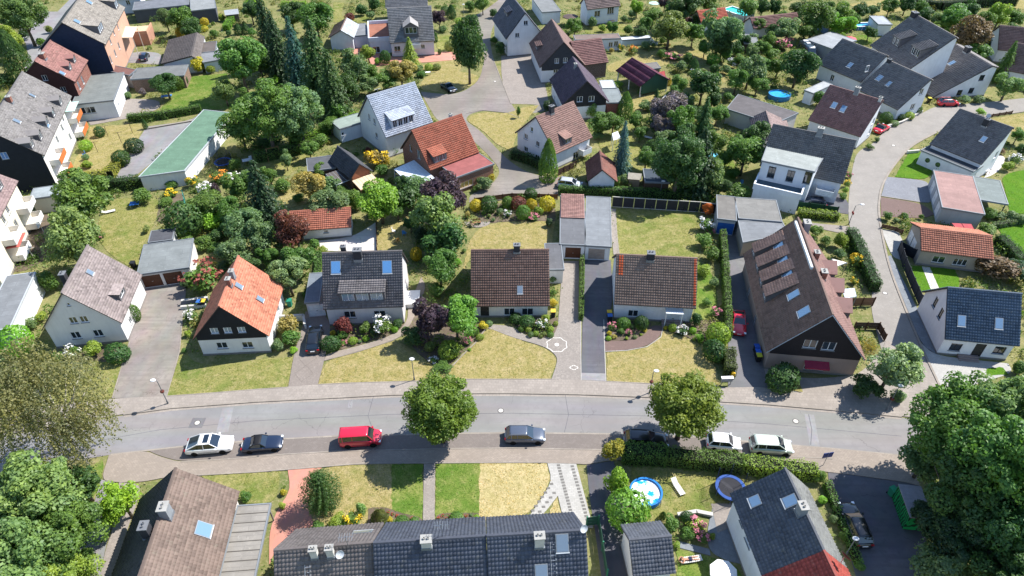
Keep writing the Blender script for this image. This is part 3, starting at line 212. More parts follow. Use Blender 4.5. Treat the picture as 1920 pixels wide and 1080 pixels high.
['flower_bed','soil','rockery bed behind the sunburnt back lawn',[[-6.34,90.98],[0.0,93.15],[6.87,93.15],[6.77,87.7],[-0.83,87.55],[-4.52,86.83]],0.0477],
['flower_bed','soil','vegetable patch with rows beside the long lawn',[[-57.23,94.1],[-53.76,95.71],[-51.15,89.77],[-52.54,86.83],[-54.96,87.12]],0.0488],
['flower_bed','soil','bare brown yard beside the cream apartment block',[[-75.07,89.02],[-71.28,89.77],[-66.81,78.72],[-68.4,75.25],[-70.76,74.77],[-72.1,81.31]],0.04],
['pavement','pavebrown','paved corner joining south pavement and shaded lane',[[29.84,45.18],[34.44,44.76],[41.16,43.87],[42.19,43.4],[41.38,40.16],[40.28,40.6],[33.09,41.82],[29.26,43.67]],0.0811],
['yard','pavegrey','paved forecourt before the big brown house',[[30.2,56.57],[33.94,54.69],[40.42,55.19],[42.55,56.57],[46.5,60.65],[45.92,59.26],[42.99,55.28],[38.7,51.98],[33.53,52.46],[33.3,52.7],[29.98,54.02]],0.0972],
['lawn','lawn_d','small grass patch beside the dark green ball shrub',[[33.0,55.71],[33.69,54.69],[33.61,52.7],[31.48,53.19],[30.34,55.28]],0.1153],
['patio','pavebeige','patio slabs between trampoline and house',[[19.75,38.14],[21.87,38.14],[21.07,35.53],[19.66,34.97]],0.0744]]
STRIPS = [
['gutter','pavegrey','stone gutter along the north kerb of the main street',[[-43.36,49.17],[-38.47,50.09],[-33.82,50.56],[-29.12,51.02],[-21.94,51.5],[-13.79,52.06],[-4.18,52.3],[0.0,52.3],[7.67,52.14],[15.27,51.74],[24.27,51.02],[29.01,50.63],[38.26,49.55],[43.35,48.87]],0.3,0.0262],
['kerb','kerb','long kerb on the north side of the main street',[[-43.46,49.4],[-38.56,50.32],[-33.89,50.79],[-29.19,51.26],[-21.99,51.74],[-13.82,52.3],[-4.19,52.54],[0.0,52.54],[7.68,52.38],[15.31,51.98],[24.32,51.26],[29.08,50.87],[38.35,49.78],[43.45,49.1]],0.16,0.1217],
['kerb','kerb','pale gutter line between street and parking strip',[[-42.52,44.01],[-35.94,44.97],[-27.64,45.88],[-18.83,46.45],[-4.65,46.81],[0.0,46.88],[10.17,46.74],[16.23,46.52],[22.24,46.17],[25.01,45.74],[29.86,45.25],[34.44,44.76],[40.91,43.94]],0.2,0.0634],
['kerb','kerb','pale kerb between parking strip and south pavement',[[-34.66,43.07],[-29.2,43.47],[-24.28,44.01],[-18.72,44.42],[-6.26,44.76],[0.0,44.83],[9.09,44.62],[16.45,44.42],[24.6,44.14],[29.28,43.74],[33.69,43.47]],0.14,0.1151],
['kerb','kerb','edging stones between south pavement and lawns',[[-32.3,41.43],[-26.47,41.82],[-15.62,42.87],[-0.28,43.0],[3.69,43.0]],0.12,0.1168],
['kerb','kerb','edging stones before the black-gabled house lawn',[[-39.83,52.06],[-34.79,52.54],[-29.72,53.11],[-26.09,53.44]],0.1,0.13],
['kerb','kerb','edging stones before the broad dry lawn',[[-22.76,53.85],[-19.06,54.1],[-12.09,54.35],[-5.97,54.69],[0.0,54.69],[4.65,54.69]],0.1,0.1317],
['kerb','kerb','edging stones before the porch house lawn',[[11.09,54.35],[17.16,53.93],[23.97,53.68]],0.1,0.1334],
['kerb','kerbw','white edging between cobbled and asphalt driveways',[[8.89,64.86],[8.46,59.26],[8.13,54.52]],0.1,0.1051],
['kerb','kerbw','white edging between asphalt driveway and lawn',[[11.88,65.06],[11.54,61.13],[11.03,54.35]],0.1,0.1068],
['kerb','kerbw','pale edging of the curved reddish path',[[11.48,59.26],[14.13,59.44],[16.72,60.09],[18.72,61.8],[19.31,63.65]],0.09,0.11],
['kerb','kerb','curved edging of the island bed',[[-8.15,56.05],[-7.07,57.01],[-6.0,58.71],[-4.65,60.65],[-3.33,63.35]],0.14,0.1217],
['kerb','kerb','edging of the garden path by the wide-dormered house',[[-22.77,57.72],[-19.01,59.17],[-15.2,61.03],[-13.68,62.28]],0.08,0.1134],
['kerb','kerb','west edging of the concrete driveway',[[-47.77,61.13],[-46.84,56.57],[-45.79,51.82]],0.1,0.1151],
['kerb','kerb','east edging of the concrete driveway',[[-42.61,64.86],[-40.87,59.26],[-39.68,52.14]],0.1,0.1168],
['path','paverlight','pale slab strip between garages and the square back lawn',[[15.99,90.98],[15.44,84.01],[15.17,78.97]],0.9,0.08],
['kerb','kerb','pale edging between the two driveway colours',[[60.09,94.74],[65.81,92.83]],0.15,0.0917],
['kerb','kerb','low kerb wall behind the clothes-pole lawn',[[-69.05,118.08],[-61.46,121.39]],0.35,0.3034],
['kerb','kerb','kerb of the parched loop lawn',[[-8.91,124.84],[-6.02,126.26],[-0.84,125.08],[1.55,122.76]],0.12,0.1051],
['kerb','kerb','gutter line of the cul-de-sac',[[-4.24,152.23],[-2.29,140.98],[-0.21,129.17]],0.15,0.0868],
['tar_seam','asphaltd','tarred lengthwise seam along the middle of the street',[[-47.95,45.04],[-38.58,47.32],[-28.42,48.57],[-13.44,49.48],[0.0,49.63],[14.9,49.25],[28.29,48.13],[42.29,46.45]],0.05,0.0235],
['tar_seam','asphaltd','dark cross seam near the people carrier',[[33.22,49.48],[32.85,47.32],[32.06,45.32]],0.06,0.0357],
['tar_seam','asphaltd','thin cross seam near the first maple',[[-15.93,52.06],[-16.09,49.25],[-14.98,46.67]],0.04,0.0279],
['tar_seam','asphaltd','thin cross seam between the two maples',[[6.14,52.3],[6.33,49.4],[5.7,46.88]],0.04,0.0296]]
PATCH = [
['asphaltp','broad pale repair strip across the street near the white SUV',[[-32.29,46.88],[-32.71,50.32],[-31.52,50.56],[-30.98,46.95]]],
['asphaltp','small pale repair patch on the main street',[[-18.56,50.32],[-18.67,51.58],[-18.19,51.66],[-18.07,50.32]]],
['asphaltp','repair strip across the street near the people carrier',[[32.76,49.55],[33.79,49.4],[32.94,45.04],[31.9,45.18]]],
['asphaltp','pale end strip of the asphalt driveway',[[8.25,55.71],[11.16,55.62],[11.04,54.43],[8.17,54.6]]]]
AREAS = ['growing out of the parking strip beside the red van','growing beside the white hatchback and black estate','beside the upper parking bay','at the left end of the main street','in the lower left corner wood','beside the asphalt footpath','in the wood at the lower right','on the corner of side road and main street','under the silver-leaved tree','at the foot of the silver-leaved tree','before the big brown house','behind the wooden fence by the side road','around the pale plastered house','beside the low wall of the concrete driveway','between the black-gabled house and the black estate car','in the bed before the wide-dormered house','in the island bed of the broad dry lawn','between the wide-dormered house and the brown bungalow','in the round bed before the brown bungalow','in the rose bed before the porch house','beside the porch steps','at the garden corner by the long driveway','along the hedge of the square back lawn','in the rockery bed behind the bungalow lawn','before the red annex','around the backyard of the orange-tiled garage','around the barn-like shed','behind the red-leaved tree by the orange garage','beside the long back lawn','in the garden by the blue trampoline','in the dry courtyard','in the upper left corner','around the upper green lawn','in the gardens behind the long garage','in the tall conifer row','around the tall conifer row','in the front garden of the roof-terrace house','in the gardens at the top centre','in the gardens around the pavilion','in the dense garden behind the white gabled house','beside the ivy-grown shed','at the corner of the white house with pinkish tiles','in the dark wood behind the yellow-post fence','in the gardens at the upper right','around the big brown house by the side road','at the bend of the side road','in the gardens at the right frame edge','beside the red concrete path','around the spiky tree and the red path','in the red flower beds','around the pool and trampoline garden','in the gardens beyond the cul-de-sac','in the orchard gardens at the top','beyond the black row houses','among the middle garden plots']
PLANTS = [
['maple',-7.39,45.68,8.53,7.33,1.71,'mp','round maple',0],
['maple',17.87,46.08,8.56,7.36,1.71,'mp','round maple',1],
['tall',-8.96,138.77,8.67,13.44,1.04,'gd','tall linden',2],
['birch',-44.21,42.56,13.34,14.68,1.6,'br','weeping birch with pale branches',3],
['big',-42.44,32.63,9.76,9.76,2.15,'gl2','leafy tree',4,'second'],
['big',-39.13,31.23,7.71,7.71,1.7,'g','leafy tree',4,'third'],
['big',-40.49,27.42,9.6,9.6,2.11,'gl2','leafy tree',4,'first'],
['big',-37.56,28.2,6.03,5.43,1.33,'gy','leafy tree',4,'fourth'],
['tree',-41.81,38.5,5.43,4.89,0.65,'gd','dark under-tree',4],
['tree',-42.96,36.95,5.35,4.28,0.64,'br','brownish under-tree',4],
['tree',-37.03,36.66,5.09,4.68,0.61,'lime','bright round tree',5],
['big',42.87,41.12,10.17,10.17,3.26,'g','tall leafy tree',6],
['big',46.84,41.55,8.88,8.88,5.33,'gl2','light-leaved tree',6],
['big',43.05,35.19,9.77,9.77,5.86,'g','leafy tree',6],
['big',40.61,35.55,9.1,9.1,2.91,'gd','tall dark leafy tree',6],
['big',42.28,31.43,9.62,9.62,2.12,'gd','dark leafy tree',6,'first'],
['big',39.38,31.81,7.33,5.87,1.61,'gd2','shaded dark tree',6],
['big',42.09,28.21,7.96,6.37,1.75,'gd','dark leafy tree',6,'second'],
['tree',37.73,30.11,5.99,4.79,0.72,'g2','low leafy tree',6,'second'],
['tree',41.23,41.22,5.6,5.04,0.67,'g2','low leafy tree',6,'first'],
['tree',39.56,36.04,4.15,2.91,0.5,'gd2','shaded low tree',6],
['bush',42.56,30.44,3.36,2.35,0,'gy','yellow-green shrub',6],
['tree',42.47,52.74,6.83,6.49,0.82,'si','silver-leaved tree',7],
['low',40.43,52.26,4.55,2.73,0,'gd','dark spreading shrub',8],
['bush',43.78,51.36,2.55,1.78,0,'g2','small shrub',9],
['ball',31.23,53.53,4.03,3.02,0,'gd','dark green ball shrub',10],
['grassy',44.03,59.82,3.07,1.84,0,'ye2','tuft of dry grass',11],
['ball',-60.19,59.26,4.54,3.86,0,'lime','bright round shrub',12],
['bush',-62.34,70.98,3.87,3.48,0,'g','broad green shrub',12],
['bush',-61.12,63.46,2.06,1.85,0,'g2','small green shrub',12],
['bush',-60.58,64.89,1.77,1.59,0,'gy','yellow-green shrub',12,'first'],
['bush',-60.76,57.61,2.1,1.68,0,'g2','grey-green shrub',12],
['flwr',-53.21,58.41,2.12,1.91,0,'g:white','white-flowering shrub',12],
['bush',-54.83,57.98,1.81,1.45,0,'g','small dark shrub',12],
['bush',-50.81,58.68,2.57,2.32,0,'gy','yellow-green shrub',12,'second'],
['ball',-47.63,58.03,3.01,2.56,0,'gd','dark rounded shrub',12],
['ball',-48.48,64.94,1.6,2.72,0,'g','narrow upright shrub',12],
['flwr',-41.36,64.92,1.93,1.73,0,'g:white','white hydrangea',13],
['bush',-40.76,62.03,1.18,0.94,0,'gy','small yellow-green shrub',13],
['bush',-40.21,59.16,0.92,0.64,0,'g','small shrub',13],
['flwr',-41.77,71.29,5.71,4.57,0,'g:red','broad shrub with red blossom',13],
['bush',-44.54,71.83,1.87,1.5,0,'g2','dark shrub',13],
['bush',-28.02,62.47,3.6,2.88,0,'ye2','golden-brown shrub',14],
['bush',-27.28,60.86,2.78,2.23,0,'g','rounded green shrub',14],
['bush',-28.65,59.63,2.3,1.84,0,'g2','dull green shrub',14],
['bush',-26.8,59.17,1.38,0.83,0,'lime','low lime shrub',14],
['bush',-29.52,64.67,1.12,0.79,0,'gy','small yellow-green shrub',14],
['ball',-22.25,59.8,2.45,2.08,0,'gd','dark ball shrub',15],
['bush',-20.96,62.57,3.13,2.66,0,'rd','reddish shrub',15],
['bush',-21.26,61.58,1.87,1.5,0,'g','green shrub',15,'first'],
['bush',-18.51,62.48,2.04,2.04,0,'g','green shrub',15,'second'],
['flwr',-16.42,62.66,2.98,2.68,0,'g:white','white-flowering shrub',15],
['bush',-14.46,63.69,1.75,1.57,0,'gd','dark shrub',15],
['ball',-14.88,62.96,1.03,0.82,0,'lime','lime ball',15,'second'],
['ball',-19.76,60.79,1.16,0.93,0,'gy','yellow-green ball',15],
['ball',-18.26,61.29,0.86,0.69,0,'lime','lime ball',15,'first'],
['flwr',-20.88,60.59,1.09,0.54,0,'g:pink','pink flower cushion',15],
['bush',-22.56,62.16,1.1,0.88,0,'ye','yellow shrub',15],
['bush',-18.93,60.81,0.7,0.49,0,'g2','tiny dark shrub',15,'first'],
['bush',-17.51,62.5,1.1,0.77,0,'g2','tiny dark shrub',15,'second'],
['tree',-10.34,60.77,5.44,6.25,0.65,'pu','purple-leaved plum tree',16],
['tree',-6.83,61.45,5.93,5.93,0.71,'lime2','bright green tree',16],
['low',-12.17,60.78,4.0,3.2,0,'gd','dark green shrub',16],
['bush',-10.06,59.44,1.83,1.65,0,'gy2','pale green shrub',16],
['ball',-7.64,58.66,2.88,2.16,0,'gy','yellow-green rounded shrub',16],
['flwr',-5.49,60.58,1.32,1.18,0,'g:pink','pink-flowering shrub',16],
['bush',-3.73,63.38,1.74,1.4,0,'ye','golden shrub',16],
['ball',-4.77,62.3,1.34,1.2,0,'g','small green ball',16],
['ball',-4.01,61.51,1.02,0.81,0,'gy','small yellow-green ball',16],
['low',-8.28,56.46,2.53,0.89,0,'g','low green edging plant',16],
['ball',-2.94,64.08,0.96,0.77,0,'g2','small grey-green ball',16],
['bush',-6.44,59.71,0.92,0.65,0,'gy','small yellow-green shrub',16],
['flwr',-9.48,57.66,1.36,0.54,0,'g:white','white flower cushion',16],
['bush',-5.25,59.53,0.69,0.41,0,'lime','tiny lime plant',16],
['tree',-10.65,80.86,8.53,7.68,1.02,'gl','light green tree',17],
['tree',-9.71,86.77,7.99,7.99,0.96,'pu','dark purple beech',17],
['low',-9.86,78.04,7.4,7.03,0,'gd','dark green yew',17],
['tree',-9.72,71.82,5.51,5.24,0.66,'g','leafy tree',17],
['ball',-13.71,77.8,1.6,2.41,0,'ye','golden upright conifer',17],
['bush',-7.7,76.39,1.41,1.41,0,'lime','bright small shrub',17],
['bush',-10.2,69.7,3.34,2.34,0,'g','spreading shrub',17],
['bush',-13.38,82.24,3.13,2.82,0,'gd2','dark shrub',17],
['bush',-6.98,79.56,0.91,0.73,0,'g','tiny shrub',17],
['ball',0.48,64.7,1.6,1.36,0,'gd','dark green ball',18,'first'],
['ball',1.9,63.93,2.23,1.89,0,'gd','dark green ball',18,'second'],
['ball',1.15,63.0,0.87,0.74,0,'g','small green ball',18,'first'],
['ball',2.03,62.94,1.03,0.87,0,'gy','small yellow-green ball',18,'first'],
['ball',2.35,62.03,0.86,0.73,0,'g2','small grey-green ball',18],
['ball',3.03,62.26,0.79,0.67,0,'gy','small yellow-green ball',18,'second'],
['ball',4.87,62.87,0.95,0.81,0,'gy','small yellow-green ball',18,'third'],
['ball',4.83,61.94,0.86,0.73,0,'g','small green ball',18,'second'],
['ball',5.6,64.06,0.72,0.61,0,'gy','small yellow-green ball',18,'fourth'],
['ball',4.03,62.22,0.63,0.54,0,'gy2','small olive ball',18,'second'],
['ball',3.62,61.74,0.63,0.53,0,'gy2','small olive ball',18,'first'],
['flwr',3.74,63.68,1.75,1.4,0,'g:white','white-flowering shrub',18],
['bush',4.33,64.83,1.37,1.09,0,'gy','yellow-green shrub',18],
['bush',5.41,67.62,1.48,1.33,0,'ye','yellow-green leafy shrub',18],
['bush',5.45,69.96,1.34,1.21,0,'g','green leafy shrub',18],
['bush',5.57,72.58,1.54,1.39,0,'g2','grey-green leafy shrub',18],
['flwr',12.66,63.27,1.35,1.21,0,'g:pink','pale pink rose bush',19],
['ball',14.19,63.69,1.75,1.57,0,'g','green ball shrub',19],
['bush',15.29,63.47,0.87,0.79,0,'g2','small shrub',19],
['ball',16.45,63.52,2.14,1.93,0,'gd','dark ball shrub',19],
['bush',12.24,62.24,0.87,0.69,0,'ye','yellow cushion',19],
['bush',13.8,62.45,1.26,0.88,0,'g','low green shrub',19],
['flwr',14.72,62.28,1.02,0.82,0,'g:pink','crimson flowering bush',19],
['bush',12.85,61.71,0.86,0.6,0,'ye2','golden cushion',19],
['ball',12.08,61.41,0.78,0.62,0,'lime','lime ball',19],
['bush',14.36,61.47,0.7,0.49,0,'gy','tiny yellow-green cushion',19,'first'],
['bush',16.84,62.82,0.71,0.5,0,'ye','tiny yellow cushion',19],
['ball',15.39,61.66,0.63,0.5,0,'g2','tiny grey-green ball',19],
['bush',16.28,62.19,0.55,0.39,0,'gy','tiny yellow-green cushion',19,'second'],
['bush',19.47,63.25,0.79,0.63,0,'ye','yellow shrub',20],
['ball',20.35,63.04,1.19,1.07,0,'gy','yellow-green ball',20],
['flwr',21.41,62.31,1.73,1.38,0,'gd:white','dark shrub with white blossom',20],
['bush',23.4,64.08,2.23,2.01,0,'gd','dark leafy shrub',20],
['ball',22.87,62.67,1.03,0.82,0,'lime','lime ball',20],
['bush',23.41,61.18,1.4,1.12,0,'lime','bright shrub',20],
['bush',22.74,61.28,0.7,0.49,0,'gy','tiny yellow-green shrub',20],
['ball',25.42,60.84,3.08,3.08,0,'gy','big yellow-green clipped shrub',21],
['ball',24.48,58.32,3.01,2.71,0,'gd','big dark green clipped shrub',21],
['flwr',26.43,65.79,1.78,1.42,0,'g:pink','shrub with salmon flowers',21],
['bush',25.73,67.95,1.65,1.32,0,'g','green shrub',21],
['bush',30.45,89.26,2.52,2.52,0,'rd2','orange-red shrub',22],
['flwr',29.28,85.04,2.82,2.54,0,'g:white','white hydrangea',22],
['bush',28.13,80.92,3.1,2.79,0,'g','leafy shrub',22,'first'],
['bush',28.56,77.61,3.02,2.72,0,'g','leafy shrub',22,'second'],
['bush',26.72,74.39,2.43,1.94,0,'gy','yellow-green shrub',22],
['flwr',29.85,83.81,1.5,1.2,0,'g:pink','pinkish flowering shrub',22],
['bush',27.48,71.76,2.04,1.63,0,'g2','leafy grey shrub',22],
['ball',0.93,91.23,2.56,2.31,0,'rd','dark red ball shrub',23],
['ball',3.0,93.8,2.21,1.99,0,'gd','dark green ball',23,'second'],
['ball',1.73,88.28,2.7,2.43,0,'g','green ball',23,'second'],
['ball',3.11,91.0,1.97,1.97,0,'ye','golden ball',23,'second'],
['ball',5.54,90.8,2.45,2.7,0,'ye','big golden ball',23],
['bush',4.16,89.17,1.95,1.56,0,'gy','yellow-green shrub',23],
['bush',5.62,86.25,1.71,1.54,0,'gd2','dark shrub',23],
['flwr',3.3,88.02,2.13,1.06,0,'g:pink','low flowering cushion',23],
['ball',-5.71,90.72,2.16,2.16,0,'ye','golden ball',23,'first'],
['ball',-3.6,90.61,3.13,2.98,0,'gd','dark green ball',23,'first'],
['ball',-0.67,91.32,1.97,2.17,0,'g','green ball',23,'first'],
['bush',-6.88,88.59,1.36,1.09,0,'ye2','pale golden shrub',23],
['flwr',-0.66,88.93,1.56,1.24,0,'g:white','white-flowering shrub',23],
['bush',-1.92,89.54,1.37,1.23,0,'g2','grey shrub',23],
['bush',-4.5,89.24,0.98,0.78,0,'g','small green shrub',23],
['bush',-3.57,88.5,0.97,0.78,0,'gy2','small olive shrub',23],
['bush',-2.88,87.59,0.87,0.61,0,'g2','small grey shrub',23],
['bush',-4.73,96.84,3.28,2.29,0,'g2','broad shrub',24],
['bush',-3.39,99.29,1.88,1.5,0,'ye','yellow shrub',24],
['bush',-6.11,96.03,1.43,1.14,0,'g','small shrub',24],
['tree',-30.85,79.59,6.56,6.23,0.79,'rd','dark red-leaved tree',25],
['tree',-19.88,86.95,7.68,6.15,0.92,'lime','bright green tree',25],
['bush',-24.68,90.74,4.31,3.45,0,'g','green shrub',25],
['tree',-27.5,87.43,6.62,4.63,0.79,'g2','grey-green low tree',25],
['bush',-16.41,89.9,5.82,4.65,0,'gd','dark shrub',25],
['tree',-14.92,92.17,5.1,4.59,0.61,'g2','grey-green tree',25],
['tree',-29.16,73.92,5.63,4.5,0.68,'g','leafy tree',25,'second'],
['tree',-29.52,69.82,6.25,5.0,0.75,'g2','leafy tree',25,'first'],
['tree',-35.71,78.59,5.83,5.24,0.7,'g2','leafy grey tree',25],
['bush',-27.39,79.12,1.62,1.46,0,'gy','yellow-green shrub',25],
['bush',-21.59,89.15,2.53,2.02,0,'g2','grey shrub',25],
['tree',-32.22,92.76,5.31,4.78,0.64,'ye2','golden-leaved tree',26],
['bush',-29.38,96.13,4.07,3.25,0,'g2','grey shrub',26],
['bush',-37.68,96.24,3.67,2.2,0,'g','green shrub',26,'first'],
['tree',-38.49,102.77,2.97,3.56,0.36,'g2','thin young tree',26],
['tree',-35.24,106.31,3.9,3.12,0.47,'g','small fruit tree',26],
['flwr',-23.44,104.55,4.3,3.44,0,'ye2:yellow','shrub with yellow blossom',26],
['bush',-22.06,104.64,2.16,1.94,0,'ye','bright yellow shrub',26],
['bush',-21.82,101.18,3.17,2.22,0,'g','green shrub',26,'second'],
['bush',-25.61,108.66,1.78,1.42,0,'rd','red-leaved shrub',26],
['bush',-21.14,108.81,2.44,1.95,0,'g','green climber shrub',26],
['bush',-34.22,93.23,2.4,1.68,0,'g','small shrub',26],
['spruce',-37.24,86.44,7.79,11.68,0,'gd2','dark spruce',27],
['tree',-63.12,84.53,10.19,8.66,1.22,'g','broad fruit tree',28,'second'],
['tree',-59.92,75.14,8.79,8.79,1.05,'gl2','broad fruit tree',28,'first'],
['bush',-58.91,92.48,3.97,3.17,0,'g','green shrub',28],
['ball',-48.82,84.09,5.37,5.91,0,'gd','dense dark green shrub',28],
['flwr',-61.55,83.14,1.68,1.17,0,'g:pink','small rose bush',28],
['bush',-55.09,84.54,1.51,1.35,0,'gy2','olive shrub',28],
['bush',-56.36,97.39,3.09,1.55,0,'g','bean row',28],
['bush',-55.08,92.2,3.38,1.35,0,'g','potato row',28],
['flwr',-55.5,94.95,2.64,1.06,0,'g:yellow','row of orange flowers',28],
['flwr',-52.94,97.7,2.27,2.27,0,'g:yellow','yellow-flowering shrub',29],
['flwr',-49.49,94.69,2.82,2.54,0,'g:white','white-flowering shrub',29,'first'],
['bush',-47.73,94.45,2.62,2.88,0,'pu','purple-leaved shrub',29],
['bush',-54.66,103.26,2.57,2.31,0,'lime','lime climber',29],
['flwr',-48.82,99.26,3.34,2.0,0,'g:orange','orange-flowering shrub',29],
['tree',-46.43,87.68,6.07,4.25,0.73,'g','leafy tree',29,'first'],
['tree',-42.33,91.77,6.04,5.44,0.72,'g','leafy tree',29,'third'],
['tree',-38.28,81.06,6.47,5.5,0.78,'g2','grey-green tree',29,'second'],
['tree',-38.6,76.02,5.38,4.3,0.65,'g2','grey-green tree',29,'first'],
['bush',-44.99,80.24,3.27,2.61,0,'g','green shrub',29],
['low',-45.26,85.89,5.3,3.18,0,'lime','bright clipped shrub',29],
['tree',-42.97,87.21,4.36,3.93,0.52,'g','leafy tree',29,'second'],
['flwr',-46.52,99.79,2.51,1.76,0,'g:white','white-flowering shrub',29,'second'],
['bush',-43.89,82.62,2.78,2.22,0,'gd','dark shrub',29],
['bush',-40.49,75.17,2.62,1.84,0,'g2','grey shrub',29],
['ball',-67.75,104.98,3.24,2.92,0,'gd','dark round shrub',30,'second'],
['ball',-67.44,109.5,3.33,3.0,0,'gd2','dark brown-green clipped shrub',30],
['ball',-76.48,110.21,2.68,2.15,0,'lime','bright round shrub',30],
['bush',-73.27,103.86,2.58,1.55,0,'gy','yellow-green shrub',30],
['ball',-76.36,115.32,1.96,2.16,0,'gd','dark round shrub',30,'first'],
['column',-69.19,118.28,0.94,2.07,0,'gd','tiny columnar conifer',30],
['bush',-74.88,106.53,1.75,1.23,0,'g2','grey shrub',30],
['big',-112.7,160.4,11.14,10.59,2.45,'gl2','large street tree',31],
['column',-103.9,140.12,5.73,10.89,0,'gd','dark columnar conifer',31],
['tree',-112.62,151.76,6.94,6.94,0.83,'gy','yellow-green tree',31],
['bush',-110.72,160.21,2.64,2.11,0,'g','small shrub',31],
['bush',-113.53,168.94,2.45,1.96,0,'gy2','small olive shrub',31],
['bush',-105.9,137.25,3.91,3.52,0,'gd','dark shrub',31],
['bush',-117.37,164.85,3.3,2.31,0,'gd2','shaded shrub',31],
['bush',-76.5,136.33,2.34,2.34,0,'gd','dark shrub',32],
['bush',-75.59,132.94,2.56,2.04,0,'pu2','grey-purple shrub',32],
['tree',-69.61,131.17,6.51,4.56,0.78,'gd','spreading dark tree',32],
['ball',-69.4,136.35,2.21,3.09,0,'g','upright shrub',32],
['ball',-69.05,138.17,1.84,2.39,0,'gd','dark upright shrub',32],
['bush',-68.03,144.77,4.34,3.91,0,'ye','golden conifer',32],
['tree',-54.43,133.46,11.45,10.31,1.37,'g','leafy tree',32,'second'],
['tree',-56.82,128.07,5.41,4.87,0.65,'gl2','leafy tree',32,'first'],
['bush',-65.74,144.76,3.0,1.8,0,'gy','low yellow-green shrub',32],
['bush',-78.29,131.93,2.54,1.53,0,'g2','low grey shrub',32],
['tree',-84.66,169.9,5.48,4.93,0.66,'g2','grey-green tree',33],
['tree',-78.93,166.43,7.76,6.21,0.93,'g','leafy tree',33],
['tree',-74.48,160.79,5.82,5.82,0.7,'gd','dark tree',33,'first'],
['bush',-80.1,165.48,3.91,3.51,0,'ye','golden shrub',33],
['ball',-77.34,174.43,2.35,2.12,0,'ye','golden ball',33,'first'],
['ball',-76.02,170.43,1.85,1.66,0,'ye','golden ball',33,'second'],
['bush',-72.25,165.97,3.32,1.99,0,'g','low shrub',33],
['bush',-74.13,177.7,2.55,2.04,0,'gy','yellow-green shrub',33],
['column',-66.94,168.29,1.98,2.58,0,'gd','small columnar conifer',33,'first'],
['column',-65.22,168.66,1.98,2.58,0,'gd','small columnar conifer',33,'second'],
['bush',-62.98,166.54,3.03,2.12,0,'g','green shrub',33],
['bush',-69.02,167.07,2.12,1.7,0,'gd','dark shrub',33],
['tree',-65.29,175.03,6.23,4.99,0.75,'gd','dark tree',33,'second'],
['bush',-64.5,157.91,4.35,2.61,0,'g2','low grey shrub',33],
['bush',-69.21,186.79,4.3,3.01,0,'lime','bright shrub',33],
['spruce',-52.46,146.87,8.81,17.61,0,'gd2','dark spruce',34,'first'],
['spruce',-48.93,141.05,7.81,14.83,0,'gd2','dark spruce',34,'second'],
['spruce',-44.11,136.59,8.12,15.42,0,'bl2','blue-green spruce',34],
['spruce',-38.42,130.69,10.26,17.44,0,'gd','broad dark spruce',34,'first'],
['spruce',-34.34,124.42,8.32,13.31,0,'gd','broad dark spruce',34,'second'],
['tree',-46.16,163.48,9.67,7.73,1.16,'g','leafy tree',35,'fourth'],
['tree',-54.02,170.48,7.61,6.08,0.91,'gd','dark tree',35,'first'],
['tree',-53.62,141.6,5.83,4.67,0.7,'g','leafy tree',35,'third'],
['big',-42.23,108.66,11.76,10.58,2.59,'g','broad leafy tree',35],
['big',-37.61,111.28,10.77,9.7,2.37,'g2','broad grey-green tree',35],
['tree',-32.66,133.98,8.06,8.06,0.97,'g2','grey-green tree',35],
['tree',-29.98,137.43,4.67,4.21,0.56,'g','small leafy tree',35],
['bush',-33.65,122.48,6.24,3.74,0,'g','green shrub',35],
['tree',-32.01,128.2,6.13,6.13,0.74,'gd','dark tree',35,'second'],
['tree',-29.14,132.21,5.55,3.89,0.67,'g2','low grey tree',35],
['tree',-26.05,134.76,5.63,3.94,0.68,'g','low leafy tree',35,'third'],
['tree',-50.76,123.63,6.0,4.8,0.72,'g','leafy tree',35,'second'],
['tree',-48.15,110.78,7.72,6.18,0.93,'g','leafy tree',35,'first'],
['bush',-50.39,138.47,3.95,2.37,0,'lime','bright shrub',35],
['tree',-33.51,115.96,4.61,2.77,0.55,'g','low leafy tree',35,'second'],
['tree',-38.18,111.52,6.7,4.02,0.8,'g','low leafy tree',35,'first'],
['bush',-44.12,111.18,6.73,3.37,0,'gd','dark shrub',35],
['tree',-32.12,150.28,4.73,3.31,0.57,'gy','yellow-green shrub tree',35],
['bush',-34.81,112.08,3.85,2.31,0,'g','low green shrub',35],
['spruce',-22.5,148.04,5.48,6.86,0,'gy','yellow-green conifer',36],
['tree',-22.84,136.04,6.67,5.34,0.8,'ye2','golden-green tree',36],
['ball',-28.39,150.14,2.65,3.18,0,'gd','dark dome shrub',36],
['bush',-29.98,149.09,2.09,1.67,0,'lime','bright shrub',36],
['bush',-33.93,154.42,3.71,2.23,0,'ye2','golden shrub',36],
['ball',-14.63,157.71,2.47,2.22,0,'gy2','olive ball',36,'second'],
['ball',-16.7,155.39,1.01,1.41,0,'gd','tiny dark column',36],
['column',-18.32,163.15,1.19,2.38,0,'gd','small dark column',36],
['ball',-18.27,145.99,2.19,1.75,0,'gy','yellow-green ball',36],
['ball',-16.58,146.64,1.79,1.43,0,'gy2','olive ball',36,'first'],
['bush',-20.47,145.67,3.01,1.51,0,'g2','low grey shrub',36],
['tree',-17.92,170.66,4.28,4.71,0.51,'pu','purple-leaved tree',36],
['bush',-16.94,169.69,2.77,1.66,0,'g2','grey shrub',36,'second'],
['ball',-17.39,183.02,2.6,2.34,0,'gd','dark ball',36],
['column',-15.63,180.03,2.41,3.37,0,'gd','dark dome column',36],
['bush',-41.36,177.15,3.49,2.44,0,'rd','red-leaved shrub',36],
['bush',-39.14,182.01,4.21,3.37,0,'gd','dark shrub',36,'first'],
['bush',-36.26,184.98,4.59,3.67,0,'gd','dark shrub',36,'second'],
